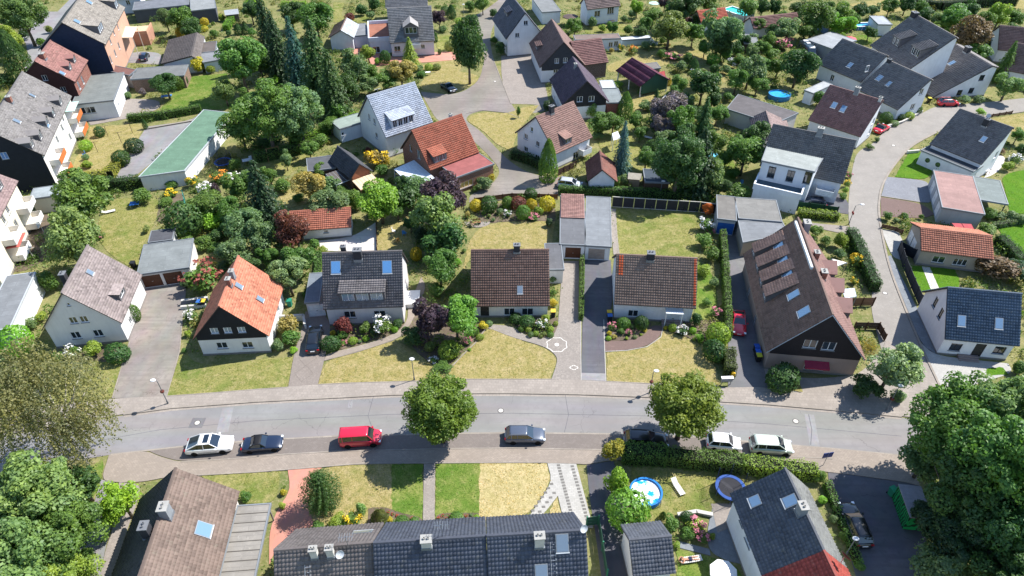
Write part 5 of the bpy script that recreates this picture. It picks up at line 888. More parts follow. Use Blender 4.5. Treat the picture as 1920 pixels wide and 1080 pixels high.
def plain(h, rough=.6, k=.8, var=.12, metal=0., spec=.3):
    def f(nm):
        n = NT('plain_'+h); c = hx(h, k)
        col = n.mix(n.ramp(n.noise(2.3, 4), .3, .7), sc3(c, 1-var), sc3(c, 1+var))
        n.bsdf(col, rough, Metallic=metal, Specular_IOR_Level=spec); return n.m
    return mat(('plain', h, rough, k, metal), f)
def plaster(h):
    def f(nm):
        n = NT('plaster_'+h); c = hx(h, .82)
        col = n.mix(n.ramp(n.noise(.7, 5), .3, .75), sc3(c, 1.03), sc3(c, .88))
        mp = n.n('Mapping'); n.set(mp, 0, n.n('TexCoord').outputs['Object']); mp.inputs['Scale'].default_value = (2.2, 2.2, .18)
        col = n.mix(n.ramp(n.noise(1.6, 5, mp.outputs[0], .65), .5, .82), col, sc3(c, .84))
        n.bsdf(col, .9, n.noise(40, 2), .25, .01); return n.m
    return mat(('plaster', h), f)
def brickwall(h):
    def f(nm):
        n = NT('brickwall_'+h); c = hx(h, .75); b = n.n('TexBrick'); tc = n.n('TexCoord').outputs['Object']
        sx = n.n('SeparateXYZ'); n.set(sx, 0, tc); cb = n.n('CombineXYZ'); n.set(cb, 0, n.math('ADD', sx.outputs[0], sx.outputs[1])); n.set(cb, 1, sx.outputs[2])
        n.set(b, 'Vector', cb.outputs[0]); n.set(b, 'Color1', sc3(c, 1.15)); n.set(b, 'Color2', sc3(c, .7)); n.set(b, 'Mortar', sc3(hx('b8aa9c'), .8))
        b.inputs['Scale'].default_value = 1.0; b.inputs['Brick Width'].default_value = .25; b.inputs['Row Height'].default_value = .083; b.inputs['Mortar Size'].default_value = .008
        n.bsdf(b.outputs[0], .9); return n.m
    return mat(('bw', h), f)
def tilemat(h, style='pan', k=1.12):
    def f(nm):
        n = NT('roof_tile_'+h); c = hx(h, k)
        uv = n.n('UVMap').outputs[0]; fl = n.n('VectorMath', operation='FLOOR'); n.set(fl, 0, uv)
        wn = n.n('TexWhiteNoise', noise_dimensions='2D'); n.set(wn, 0, fl.outputs[0])
        v = .34 if style == 'flat' else .24
        col = n.mix(wn.outputs[0], sc3(c, 1-v), sc3(c, 1+v))
        col = n.mix(n.ramp(n.noise(.55, 5), .42, .75), col, sc3(c, 1.28))
        col = n.mix(n.ramp(n.noise(1.7, 6, rough=.7), .56, .74), col, tuple(.55*a+.45*b for a, b in zip(c, hx('9a9684', .7))))
        col = n.mix(n.ramp(n.noise(.9, 5), .58, .8), col, sc3(c, .72))
        n.bsdf(col, .72, Specular_IOR_Level=.2); return n.m
    return mat(('tile', h, style, k), f)
def felt(h, seam=1.0):
    def f(nm):
        n = NT('felt_'+h); c = hx(h, .72)
        tc = n.n('TexCoord').outputs['Object']
        b = n.n('TexBrick'); n.set(b, 'Vector', tc); n.set(b, 'Color1', sc3(c, 1.08)); n.set(b, 'Color2', sc3(c, .93)); n.set(b, 'Mortar', sc3(c, .66))
        b.inputs['Scale'].default_value = 1.0; b.inputs['Brick Width'].default_value = 4.2; b.inputs['Row Height'].default_value = seam; b.inputs['Mortar Size'].default_value = .022
        col = n.mix(n.ramp(n.noise(.6, 6, rough=.65), .35, .72), b.outputs[0], sc3(c, .72))
        col = n.mix(n.ramp(n.noise(2.2, 5, rough=.7), .58, .78), col, sc3(c, 1.35))
        n.bsdf(col, .9, n.noise(30, 2), .2, .01); return n.m
    return mat(('felt', h, seam), f)
def glass(tint='1c2733', k=1.0, metal=.0, rough=.06):
    def f(nm):
        n = NT('glass_'+tint)
        n.bsdf(hx(tint, k), rough, Metallic=metal, Specular_IOR_Level=.9, Coat_Weight=.6, Coat_Roughness=.03); return n.m
    return mat(('glass', tint, k, metal), f)
def asphalt(h, k=.56, blot=.22):
    def f(nm):
        n = NT('asphalt_'+h); c = hx(h, k)
        col = n.mix(n.ramp(n.noise(.16, 6, rough=.6), .3, .7), sc3(c, 1-blot), sc3(c, 1+blot))
        col = n.mix(n.ramp(n.noise(1.4, 5, rough=.7), .5, .8), col, sc3(c, 1-1.2*blot))
        mp = n.n('Mapping'); n.set(mp, 0, n.pos()); mp.inputs['Scale'].default_value = (.12, 1.5, 1)
        col = n.mix(n.ramp(n.noise(1., 3, mp.outputs[0]), .45, .72), col, sc3(c, 1-.7*blot))
        v = n.n('TexVoronoi', feature='DISTANCE_TO_EDGE'); wv = n.n('VectorMath', operation='ADD'); nn = n.n('TexNoise'); n.set(nn, 0, n.pos()); nn.inputs['Scale'].default_value = 1.3; n.set(wv, 0, n.pos()); n.set(wv, 1, nn.outputs['Color'])
        n.set(v, 'Vector', wv.outputs[0]); v.inputs['Scale'].default_value = .22
        crk = n.math('MULTIPLY', n.math('LESS_THAN', v.outputs[0], .006), n.ramp(n.noise(.3, 3), .5, .6))
        col = n.mix(n.math('MULTIPLY', crk, .5), col, sc3(c, .5))
        col = n.mix(n.ramp(n.noise(38, 2), .35, .7), sc3(c, .0), col, 'MIX') if False else n.mix(.14, col, n.n('TexNoise').outputs[1], 'OVERLAY')
        n.bsdf(col, .93, n.noise(55, 2), .3, .01); return n.m
    return mat(('asph', h, k), f)
def paving(h, bw=.3, rh=.3, k=.57, mort=.012, var=.1, rot=0., mk=.62):
    def f(nm):
        n = NT('paving_'+h); c = hx(h, k); b = n.n('TexBrick'); mp = n.n('Mapping'); n.set(mp, 0, n.pos()); mp.inputs['Rotation'].default_value = (0, 0, rot)
        n.set(b, 'Vector', mp.outputs[0]); n.set(b, 'Color1', sc3(c, 1+var)); n.set(b, 'Color2', sc3(c, 1-var)); n.set(b, 'Mortar', sc3(c, mk))
        b.inputs['Scale'].default_value = 1.0; b.inputs['Brick Width'].default_value = bw; b.inputs['Row Height'].default_value = rh; b.inputs['Mortar Size'].default_value = mort
        col = n.mix(n.ramp(n.noise(.45, 6, rough=.65), .35, .72), b.outputs[0], sc3(c, .78))
        col = n.mix(n.ramp(n.noise(2.6, 5, rough=.7), .55, .8), col, sc3(c, 1.22))
        col = n.mix(n.ramp(n.noise(1.1, 6, rough=.75), .62, .8), col, sc3(c, .62))
        n.bsdf(col, .92, b.outputs['Fac'], -.4, .01); return n.m
    return mat(('pave', h, bw, rh, rot), f)
def lawn(green, dry, straw, amount):
    def f(nm):
        n = NT('lawn'); 
        a = n.ramp(n.noise(.22, 6, rough=.62), .53-.3*amount, .69-.3*amount)
        col = n.mix(a, green, dry)
        col = n.mix(n.ramp(n.noise(.75, 6, rough=.7), .52-.1*amount, .76-.08*amount), col, straw)
        col = n.mix(n.ramp(n.noise(1.9, 5, rough=.7), .5, .72), col, sc3(green, .82))
        col = n.mix(n.ramp(n.noise(7, 4, rough=.75), .25, .6), sc3(green, .62), col)
        col = n.mix(n.ramp(n.noise(17, 3, rough=.8), .25, .75), n.mix(.4, col, (0, 0, 0), 'MIX'), col)
        n.bsdf(col, .95, n.noise(20, 4, rough=.8), .9, .05, Specular_IOR_Level=.1); return n.m
    return mat(('lawn', green, amount), f)
def soilmat(c1, c2, c3):
    def f(nm):
        n = NT('soil'); col = n.mix(n.ramp(n.noise(.5, 6), .35, .65), c1, c2)
        col = n.mix(n.ramp(n.noise(3, 5, rough=.7), .5, .72), col, c3)
        n.bsdf(col, 1., n.noise(9, 5, rough=.75), .9, .06, Specular_IOR_Level=.1); return n.m
    return mat(('soil', c1), f)
def foliage_mat(nm='foliage', trans=.38):
    n = NT(nm); oi = n.n('ObjectInfo'); g = n.n('NewGeometry'); rnd = g.outputs['Random Per Island']
    c = oi.outputs['Color']
    col = n.mix(n.ramp(rnd, 0, 1), n.mix(1., c, (.68, .74, .72), 'MULTIPLY'), n.mix(1., c, (1.34, 1.26, 1.1), 'MULTIPLY'))
    tc = n.n('TexCoord').outputs['Object']
    col = n.mix(n.ramp(n.noise(5.5, 3, tc), .4, .7), col, n.mix(1., col, (1.35, 1.22, .8), 'MULTIPLY'))
    hs = n.n('HueSaturation'); n.set(hs, 4, col); n.set(hs, 0, n.math('ADD', .485, n.math('MULTIPLY', oi.outputs['Random'], .03))); col = hs.outputs[0]
    b = n.n('BsdfPrincipled'); n.set(b, 'Base Color', col); n.set(b, 'Roughness', .5); b.inputs['Specular IOR Level'].default_value = .35
    t = n.n('BsdfTranslucent'); n.set(t, 0, n.mix(1., col, (1.25, 1.35, .6), 'MULTIPLY'))
    m = n.n('MixShader'); n.set(m, 0, trans); n.t.links.new(b.outputs[0], m.inputs[1]); n.t.links.new(t.outputs[0], m.inputs[2]); n.t.links.new(m.outputs[0], n.out.inputs[0])
    return n.m
FOL = foliage_mat()
def objcol_mat(nm, rough=.7):
    n = NT(nm); oi = n.n('ObjectInfo'); g = n.n('NewGeometry')
    n.bsdf(n.mix(g.outputs['Random Per Island'], n.mix(1., oi.outputs['Color'], (.75, .75, .75), 'MULTIPLY'), oi.outputs['Color']), rough); return n.m
PETAL = objcol_mat('petal')
def barkmat():
    n = NT('bark'); n.bsdf(n.mix(n.ramp(n.noise(6, 4), .35, .65), (.09, .065, .045), (.17, .14, .11)), .95, n.noise(14, 3), .8, .03); return n.m
BARK = barkmat()
BIRCHB = plain('cfc6b8', .8, .8)
def waterm(h='3aa0d0'):
    def f(nm):
        n = NT('pool_water'); n.bsdf(n.mix(n.ramp(n.noise(1.6, 3), .4, .65), hx(h, .9), sc3(hx(h, .9), 1.25)), .04, n.noise(5, 3), .25, .04, Specular_IOR_Level=.6); return n.m
    return mat(('water', h), f)
def paint(h, k=1.0):
    def f(nm):
        n = NT('car_paint_'+h); n.bsdf(hx(h, k), .32, Metallic=.15, Specular_IOR_Level=.5, Coat_Weight=1., Coat_Roughness=.04); return n.m
    return mat(('paint', h, k), f)
ZINC = plain('9aa0a6', .45, .8, .06, .5); DARK = plain('1c1c1e', .8); WHITE = plain('f4f4f2', .5, .88, .03); BLACK = plain('101012', .5)
GREY = plain('8d9092', .7); STEEL = plain('b8bcc0', .35, .8, .05, .8); RUB = plain('141414', .9); WOOD = plain('9a7450', .8); DKWOOD = plain('5c4232', .8)
# ------------------------------------------------------------------ mesh helpers
def link(nm, me, parent=None):
    o = bpy.data.objects.new(nm, me); COL.objects.link(o)
    if parent is not None: o.parent = parent
    return o
def qmesh(nm, V, Q, m, UV=None, smooth=False):
    V = np.asarray(V, np.float32); Q = np.asarray(Q, np.int32); k = Q.shape[1]; me = bpy.data.meshes.new(nm)
    me.vertices.add(len(V)); me.vertices.foreach_set('co', V.ravel()); me.loops.add(Q.size); me.loops.foreach_set('vertex_index', Q.ravel())
    me.polygons.add(len(Q)); me.polygons.foreach_set('loop_start', np.arange(len(Q), dtype=np.int32)*k)
    if UV is not None:
        u = me.uv_layers.new(name='UVMap'); u.data.foreach_set('uv', np.asarray(UV, np.float32).ravel())
    if smooth: me.polygons.foreach_set('use_smooth', np.ones(len(Q), bool))
    me.materials.append(m); me.update(calc_edges=True); me.validate(); return me
def pmesh(nm, V, F, mats, mi=None, smooth=False):
    me = bpy.data.meshes.new(nm); me.from_pydata([tuple(map(float, v)) for v in V], [], F)
    for m in (mats if isinstance(mats, (list, tuple)) else [mats]): me.materials.append(m)
    if mi: me.polygons.foreach_set('material_index', mi)
    if smooth: me.polygons.foreach_set('use_smooth', [True]*len(me.polygons))
    me.update(); return me
class B:
    """collects boxes, bars, tubes and sheets into one mesh"""
    def __init__(s): s.V = []; s.F = []; s.I = []; s.cur = 0
    def add(s, V, F):
        b = len(s.V); s.V += [tuple(v) for v in V]; s.F += [tuple(b+i for i in f) for f in F]; s.I += [s.cur]*len(F); return s
    def box(s, x0, x1, y0, y1, z0, z1):
        return s.add([(x0,y0,z0),(x1,y0,z0),(x1,y1,z0),(x0,y1,z0),(x0,y0,z1),(x1,y0,z1),(x1,y1,z1),(x0,y1,z1)], [(0,3,2,1),(4,5,6,7),(0,1,5,4),(1,2,6,5),(2,3,7,6),(3,0,4,7)])
    def tube(s, pts, r, n=6, r2=None, cap=True):
        pts = [Vector(p) for p in pts]; m = len(pts); b = []
        for i, p in enumerate(pts):
            d = (pts[min(i+1, m-1)]-pts[max(i-1, 0)]).normalized(); a = d.orthogonal().normalized()
            if abs(d.z) < .9: a = d.cross(Vector((0, 0, 1))).normalized()
            c = d.cross(a); rr = r if r2 is None else r+(r2-r)*i/(m-1)
            b += [p+(a*math.cos(t)+c*math.sin(t))*rr for t in [2*math.pi*j/n for j in range(n)]]
        F = [(i*n+j, i*n+(j+1)%n, (i+1)*n+(j+1)%n, (i+1)*n+j) for i in range(m-1) for j in range(n)]
        if cap: F += [tuple(range(n-1, -1, -1)), tuple((m-1)*n+j for j in range(n))]
        return s.add(b, F)
    def lathe(s, prof, n=16, c=(0, 0, 0), sx=1, sy=1, caps=True):
        V = [(c[0]+r*sx*math.cos(2*math.pi*j/n), c[1]+r*sy*math.sin(2*math.pi*j/n), c[2]+z) for r, z in prof for j in range(n)]
        F = [(i*n+j, i*n+(j+1)%n, (i+1)*n+(j+1)%n, (i+1)*n+j) for i in range(len(prof)-1) for j in range(n)]
        if caps and prof[-1][0] > 0: F.append(tuple((len(prof)-1)*n+j for j in range(n)))
        if caps and prof[0][0] > 0: F.append(tuple(range(n-1, -1, -1)))
        return s.add(V, F)
    def prism(s, poly, z0, z1):
        n = len(poly); return s.add([(x, y, z0) for x, y in poly]+[(x, y, z1) for x, y in poly], [tuple(range(n-1, -1, -1)), tuple(range(n, 2*n))]+[(i, (i+1)%n, n+(i+1)%n, n+i) for i in range(n)])
    def quad(s, *v): return s.add(v, [tuple(range(len(v)))])
    def build(s, nm, mats, parent=None, smooth=False, mx=None):
        V = s.V if mx is None else [mx @ Vector(v) for v in s.V]
        return link(nm, pmesh(nm, V, s.F, mats, s.I if isinstance(mats, (list, tuple)) else None, smooth), parent)
def tag(o, label=None, cat=None, group=None, kind=None):
    if label: o['label'] = label
    if cat: o['category'] = cat
    if group: o['group'] = group
    if kind: o['kind'] = kind
    return o
def empty(nm, x, y, rz=0, z=0):
    o = bpy.data.objects.new(nm, None); COL.objects.link(o); o.location = (x, y, z); o.rotation_euler = (0, 0, rz); o.empty_display_size = .3; return o
# ------------------------------------------------------------------ ground
GM = {
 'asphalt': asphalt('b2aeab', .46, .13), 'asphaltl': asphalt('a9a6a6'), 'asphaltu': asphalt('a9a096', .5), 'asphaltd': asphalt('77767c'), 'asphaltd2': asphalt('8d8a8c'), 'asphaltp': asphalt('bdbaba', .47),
 'pavegrey': paving('b7aca1', .4, .4, rot=.03, k=.6), 'brickgrey': paving('9c9189', .22, .11, rot=.02), 'pavebrown': paving('b5a799', .3, .15, rot=.02, k=.6), 'pavebeige': paving('b5aaa0', .3, .3, rot=.2),
 'paveroad': paving('b6afa6', .22, .11, var=.06, rot=1.1, mk=.8), 'paver': paving('aca096', .22, .11, rot=.8), 'paverlight': paving('b6aca2', .16, .16, var=.2, rot=.1), 'paverred': paving('947c74', .2, .1, rot=.3),
 'paverwhite': paving('d6d2ca', .4, .2, rot=.12), 'paverblue': paving('a2a4aa', .3, .15, rot=-.3), 'paveblue': paving('9aa0a6', .5, .5, rot=.5), 'concrete': asphalt('aba299', .54, .3), 'concretew': asphalt('d4ccc4', .8, .1),
 'redpave': asphalt('cf9380', .72, .12), 'kerb': paving('b8ada0', 1.0, 1.0), 'kerbw': paving('d8d2c8', 1.0, 1.0),
 'lawn_g': lawn((.12, .215, .03), (.25, .28, .07), (.40, .36, .14), .35), 'lawn_m': lawn((.165, .22, .045), (.33, .30, .105), (.47, .38, .19), .6), 'lawn_d': lawn((.22, .235, .06), (.40, .325, .13), (.53, .41, .22), .88),
 'lawn_s': lawn((.40, .34, .13), (.54, .45, .22), (.66, .53, .30), .95), 'lawn_b': lawn((.10, .23, .015), (.13, .25, .02), (.17, .26, .03), .2),
 'soil': soilmat((.10, .075, .055), (.17, .13, .10), (.08, .10, .03)),
}
def wob(poly, step, amp):
    out = []; n = len(poly)
    for i in range(n):
        a, b = np.array(poly[i]), np.array(poly[(i+1) % n]); L = np.linalg.norm(b-a); k = max(1, int(L/step))
        for j in range(k): out.append(tuple(a+(b-a)*j/k+(rng.normal(0, amp, 2) if j else 0)))
    return out
def smooth_poly(poly):
    # corner rounding: one Chaikin pass on obtuse corners only
    out = []; n = len(poly)
    for i in range(n):
        p, q, r = (np.array(poly[(i+d) % n]) for d in (-1, 0, 1)); a, b = q-p, r-q
        la, lb = np.linalg.norm(a), np.linalg.norm(b); cs = a@b/(la*lb+1e-9)
        if cs > .35 and la > .3 and lb > .3: out += [tuple(q-a*.22), tuple(q+b*.22)]
        else: out.append(tuple(q))
    return out
gmat = soilmat((.11, .135, .04), (.21, .19, .08), (.30, .25, .14))
me = B().quad((-900, -300, 0), (900, -300, 0), (900, 1500, 0), (-900, 1500, 0))
g = me.build('ground', gmat); tag(g, 'rough garden ground of grass, moss and soil under everything', 'ground', kind='structure')
from mathutils.geometry import tessellate_polygon
def sheet(nm, poly, z, m):
    n = len(poly); tri = tessellate_polygon([[Vector((x, y, 0)) for x, y in poly]])
    ar = sum(poly[i][0]*poly[(i+1) % n][1]-poly[(i+1) % n][0]*poly[i][1] for i in range(n))
    V = [(x, y, z) for x, y in poly]+[(x, y, -.02) for x, y in poly]; F = []
    for a, b, c in tri:
        s = (poly[b][0]-poly[a][0])*(poly[c][1]-poly[a][1])-(poly[c][0]-poly[a][0])*(poly[b][1]-poly[a][1])
        F.append((a, b, c) if s > 0 else (a, c, b))
    F += [((i, i+n, (i+1) % n+n, (i+1) % n) if ar > 0 else (i, (i+1) % n, (i+1) % n+n, i+n)) for i in range(n)]
    return link(nm, pmesh(nm, V, F, m))
for nm, m, label, poly, z in GROUND:
    poly = smooth_poly(smooth_poly(poly))
    if nm in ('lawn', 'flower_bed'): poly = wob(poly, .35, .05)
    tag(sheet(nm, poly, z, GM[m]), label, nm.replace('_', ' '), kind='structure')
def strip(poly, wd, z, m, nm):
    P = [Vector((*p, 0)) for p in poly]; Lf = []; Rt = []
    for i in range(len(P)):
        d = (P[min(i+1, len(P)-1)]-P[max(i-1, 0)]).normalized(); n = Vector((-d.y, d.x, 0)); Lf.append(P[i]+n*wd/2); Rt.append(P[i]-n*wd/2)
    return sheet(nm, [tuple(v.xy) for v in Rt+Lf[::-1]], z, m)
for nm, m, label, poly, wd, z in STRIPS: tag(strip(poly, wd, z, GM[m], nm), label, nm, kind='structure')
for m, label, poly in PATCH: tag(sheet('road_patch', poly, .0285 if poly[0][1] < 60 and abs(poly[0][0]-7) > 3 else .083, GM[m]), label, 'road patch', kind='structure')
# ------------------------------------------------------------------ houses
def tiles(Lu, S, style, far):
    """tile courses over Lu x S metres: x along the eave, y down the slope, z outward"""
    tw, th = {'pan': (.30, .34), 'flat': (.32, .30), 'metal': (.45, 1.2)}[style]
    if far: tw *= 1.15; th *= 1.15
    m = max(2, int(round(Lu/tw))); n = max(2, int(round(S/th)))
    if style == 'pan': fr, hz = ((0, .3, .62), (.0, .075, .045)) if not far else ((0, .5), (0, .07))
    elif style == 'metal': fr, hz = (0, .86, .93), (0, 0, .06)
    else: fr, hz = (0, .97), (0, -.012)
    lift = (.08 if not far else .15) if style == 'pan' else .035
    xs = np.array([(i+f)*Lu/m for i in range(m) for f in fr]+[Lu]); hs = np.array([h for i in range(m) for h in hz]+[hz[0]]); k = len(xs)
    per = len(fr); tid = np.minimum(np.arange(k)//per, m-1)
    V = []; Q = []; UV = []
    y0 = np.arange(n)*S/n; ov = .03
    jit = rng.normal(0, .004, (n, m))
    for r in range(n):
        a = y0[r]-(ov if r else 0); b = y0[r]+S/n
        jz = jit[r][tid]
        V.append(np.stack([xs, np.full(k, a), hs*.6], 1)); V.append(np.stack([xs, np.full(k, b), hs+lift+jz], 1)); V.append(np.stack([xs, np.full(k, b), hs*0-.01], 1))
        o = r*3*k; i = np.arange(k-1)
        Q.append(np.stack([o+i, o+k+i, o+k+i+1, o+i+1], 1)); Q.append(np.stack([o+k+i, o+2*k+i, o+2*k+i+1, o+k+i+1], 1))
        ux = tid[:-1]+.5; uv = np.stack([ux, np.full(k-1, r+.5)], 1); uv = np.repeat(uv, 4, 0); UV += [uv, uv]
    return np.concatenate(V), np.concatenate(Q), np.concatenate(UV)
def tiled(nm, O, ex, ey, ez, Lu, S, style, m, parent, far):
    V, Q, UV = tiles(Lu, S, style, far); Mx = np.array([ex, ey, ez]); V = V@Mx+np.array(O)
    if np.dot(np.cross(Mx[0], Mx[1]), Mx[2]) > 0: Q = Q[:, ::-1]
    o = link(nm, qmesh(nm, V, Q, m, UV), parent); o['kind'] = 'stuff'; return o
WC = {}
STY = {'w': ('f2f2f0', '27323c'), 'd': ('3a3d42', '222a31'), 'l': ('f4f4f2', '7f93a6'), 'b': ('d8dde2', '4f86c4'), 'y': ('e8e0d0', 'b89a58')}
def window(hroot, Mx, wd, ht, st, nm='window', sill=True, sub=False):
    """frame, pane and sill set into an opening; local x along the wall, z up, y outward"""
    key = (wd, ht, st)
    if key not in WC:
        fc, gc = STY[st]; f = B(); t = .07; d0, d1 = -.13, -.07
        f.box(-wd/2, wd/2, d0, d1, 0, t).box(-wd/2, wd/2, d0, d1, ht-t, ht).box(-wd/2, -wd/2+t, d0, d1, t, ht-t).box(wd/2-t, wd/2, d0, d1, t, ht-t)
        if wd > .75:
            for i in range(1, 2 if wd < 1.8 else 3):
                x = -wd/2+wd*i/(2 if wd < 1.8 else 3); f.box(x-.035, x+.035, d0, d1, t, ht-t)
        p = B().quad((-wd/2+.03, -.105, .03), (wd/2-.03, -.105, .03), (wd/2-.03, -.105, ht-.03), (-wd/2+.03, -.105, ht-.03)); p.F = [x[::-1] for x in p.F]
        s = B().box(-wd/2-.06, wd/2+.06, -.05, .1, -.05, -.003)
        WC[key] = (pmesh('window', f.V, f.F, plain(fc, .5, .85, .04)), pmesh('pane', p.V, p.F, glass(gc, 1.0 if st != 'b' else .9)), pmesh('sill', s.V, s.F, GREY))
    a, b, c = WC[key]; o = link(nm, a, hroot); o.matrix_local = Mx
    if sub:
        q = link('pane', b, hroot); q.matrix_local = Mx; return o
    link('pane', b, o)
    if sill: link('sill', c, o)
    return o
def wallgrid(s0, s1, z0, z1, holes, zs=()):
    xs = sorted({s0, s1, *[h[0]-h[2]/2 for h in holes], *[h[0]+h[2]/2 for h in holes]}); zz = sorted({z0, z1, *[h[1] for h in holes], *[h[1]+h[3] for h in holes], *zs})
    xs = [x for x in xs if s0-1e-6 <= x <= s1+1e-6]; zz = [z for z in zz if z0-1e-6 <= z <= z1+1e-6]
    for a, b in zip(xs, xs[1:]):
        for c, d in zip(zz, zz[1:]):
            mx, mz = (a+b)/2, (c+d)/2
            if not any(abs(mx-h[0]) < h[2]/2 and h[1] < mz < h[1]+h[3] for h in holes): yield [(a, c), (b, c), (b, d), (a, d)]
def clip(poly, A, Bc, C):
    out = []; n = len(poly)
    for i in range(n):
        p, q = poly[i], poly[(i+1) % n]; dp, dq = A*p[0]+Bc*p[1]-C, A*q[0]+Bc*q[1]-C
        if dp <= 0: out.append(p)
        if (dp < 0) != (dq < 0) and abs(dp-dq) > 1e-9: t = dp/(dp-dq); out.append((p[0]+(q[0]-p[0])*t, p[1]+(q[1]-p[1])*t))
    return out
def chimney(root, u, v, z, s, h, st):
    m = {'dark': plain('3c3c40', .8), 'grey': plain('8f9396', .7), 'pale': plain('d8d4cc', .8), 'brick': brickwall('96523e')}[st]
    b = B().box(u-s/2, u+s/2, v-s*.4, v+s*.4, z-.9, z+h)
    c = b.build('chimney', m, root)
    k = B().box(u-s/2-.07, u+s/2+.07, v-s*.4-.07, v+s*.4+.07, z+h+.002, z+h+.1)
    for q in (-.2, .2): k.lathe([(.1, z+h+.1), (.1, z+h+.26), (.07, z+h+.26), (.07, z+h+.16), (0, z+h+.16)], 8, (u+q*s, v, 0))
    k.build('chimney_cap', plain('a6a49e' if st != 'dark' else '77797c', .8), c)
    B().box(u-s/2-.05, u+s/2+.05, v-s*.4-.05, v+s*.4+.05, z-.5, z+.06).build('flashing', ZINC, c)
def skylight(root, side, u, v, wd, ht, st, F):
    O, ex, ey, ez = F(side, u, v)
    Mx = Matrix((( *ex, ), (*ey,), (*ez,))).transposed().to_4x4(); Mx.translation = O
    f = B().box(-wd/2-.07, wd/2+.07, -ht/2-.07, ht/2+.07, -.02, .13)
    o = f.build('skylight', plain('8f959a', .5, .8, .05, .3), root); o.matrix_local = Mx
    p = B().quad((-wd/2, -ht/2, .145), (wd/2, -ht/2, .145), (wd/2, ht/2, .145), (-wd/2, ht/2, .145))
    if np.dot(np.cross(ex, ey), ez) < 0: p.F = [x[::-1] for x in p.F]
    p.build('pane', glass('6fa8dc', .8, .35, .12) if st == 'v' else glass('90b2d0', .65, .3, .12) if st == 'b' else glass('8ea0b0', .6, .2, .2), o)  # blue of the reflected sky is painted into the pane colour
    k = B().box(-wd/2-.1, wd/2+.1, -ht/2-.16, -ht/2-.08, -.02, .15); k.build('blind_box', plain('c9ced2', .5), o)
ROOT = {}; HD = {}
def gable(d):
    k = d['k']; L, wl, wr, he, hr = (d[q] for q in ('L', 'wl', 'wr', 'he', 'hr')); og, oe = .25, .40; far = d['far']
    root = empty('garage' if 'garage' in d['label'].split(',')[0].split(' with ')[0] or 'shed' in d['label'] else 'house', *d['c'], d['rot'])
    cat = 'house'
    for q in ('garage', 'shed', 'pavilion', 'apartment block', 'apartment house', 'outbuilding'):
        if q in d['label']: cat = q if 'apartment' not in q else 'apartment block'; break
    root.name = {'pavilion': 'pavilion', 'apartment block': 'apartment_block', 'outbuilding': 'outbuilding', 'shed': 'shed', 'garage': 'garage'}.get(cat, 'house')
    tag(root, d['label'], cat, 'buildings of the neighbourhood'); ROOT[k] = root; HD[k] = d
    heL = d.get('heL', he); tR, tL = (hr-he)/wr, (hr-heL)/wl
    zroof = lambda v: hr-(tR*-v if v < 0 else tL*v)
    a = L/2-og; vR, vL = -(wr-oe), wl-oe
    if wl < 1.5: vL = wl-.05
    if wr < 1.5: vR = -(wr-.05)
    style = d.get('tile', 'pan'); col = d['col']; wm = brickwall(d['wall']) if d['wall'] in ('8c5a45', '8c4a3c', '5d4a48', '8f5c44', '6b4a3c') else plaster(d['wall'])
    dep = .14
    op = [(q[0], q[1], q[2], q[3], q[4], q[5], 'win') for q in d.get('win', [])]+[(q[0], q[1], q[2], q[3], q[4], q[5], 'door') for q in d.get('door', [])]
    wallb = B(); clads = {'0': B(), '1': B()}
    frames = {'R': lambda s, z, o: (s, vR-o, z), 'L': lambda s, z, o: (s, vL+o, z), '0': lambda s, z, o: (-a-o, s, z), '1': lambda s, z, o: (a+o, s, z)}
    flip = {'R': False, 'L': True, '0': True, '1': False}
    for wname in ('R', 'L', '0', '1'):
        if d.get('open') and wname != '1': continue
        cuts0 = ()
        hs = [(q[1], q[2], q[3], q[4]) for q in op if q[0] == wname]; P = frames[wname]
        if wname in 'RL':
            top = (zroof(vR) if wname == 'R' else zroof(vL))-.14; s0, s1 = -a, a; cuts = ()
        else: top = hr-.14; s0, s1 = vR, vL; cuts = ()
        cl = d.get('clad0') if wname in '01' else None
        if cl: cuts = (cl[1],) if cl[1] > 0 else ()
        for c in wallgrid(s0, s1, -.05 if not d.get('open') else .6, top, hs, cuts):
            if wname in '01':
                c = clip(c, -tR, 1, hr-.14); c = clip(c, tL, 1, hr-.14) if c else c
                if len(c) < 3: continue
            zc = sum(p[1] for p in c)/len(c); tgt = clads[wname] if cl and zc > cl[1] else wallb
            off = .035 if tgt is not wallb else 0
            V = [P(p[0], p[1], off) for p in c]
            tgt.quad(*(V[::-1] if flip[wname] else V))
            if tgt is not wallb: V = [P(p[0], p[1], 0) for p in c]; wallb.quad(*(V[::-1] if flip[wname] else V))
        for sx, z0, wd, ht in hs:
            R4 = [(sx-wd/2, z0), (sx+wd/2, z0), (sx+wd/2, z0+ht), (sx-wd/2, z0+ht)]; of = .035 if cl and z0+ht/2 > cl[1] else 0
            for i in range(4):
                p, q = R4[i], R4[(i+1) % 4]; V = [P(*p, of), P(*q, of), P(*q, -dep), P(*p, -dep)]; wallb.quad(*(V if flip[wname] else V[::-1]))
    for v_, sgn in ((-a, 1), (a, -1)): pass
    wo_ = wallb.build('wall', wm, root)
    for cb_ in clads.values():
        if cb_.F: cb_.build('gable_cladding', plain(d['clad0'][0], .75, .9, .15), root)
    if not d.get('open'):
        pl = B(); e = .03
        for q in ((-a-e, a+e, vR-e, vR+.02), (-a-e, a+e, vL-.02, vL+e), (-a-e, -a+.02, vR+.02, vL-.02), (a-.02, a+e, vR+.02, vL-.02)): pl.box(*q, -.02, .28)
        pl.build('plinth', plain('8a8682', .9), root)
    else:
        for u_ in (-a+.1, 0, a-.1):
            for v_ in (vR+.1, vL-.1): B().box(u_-.1, u_+.1, v_-.1, v_+.1, 0, he).build('post', WHITE, root)
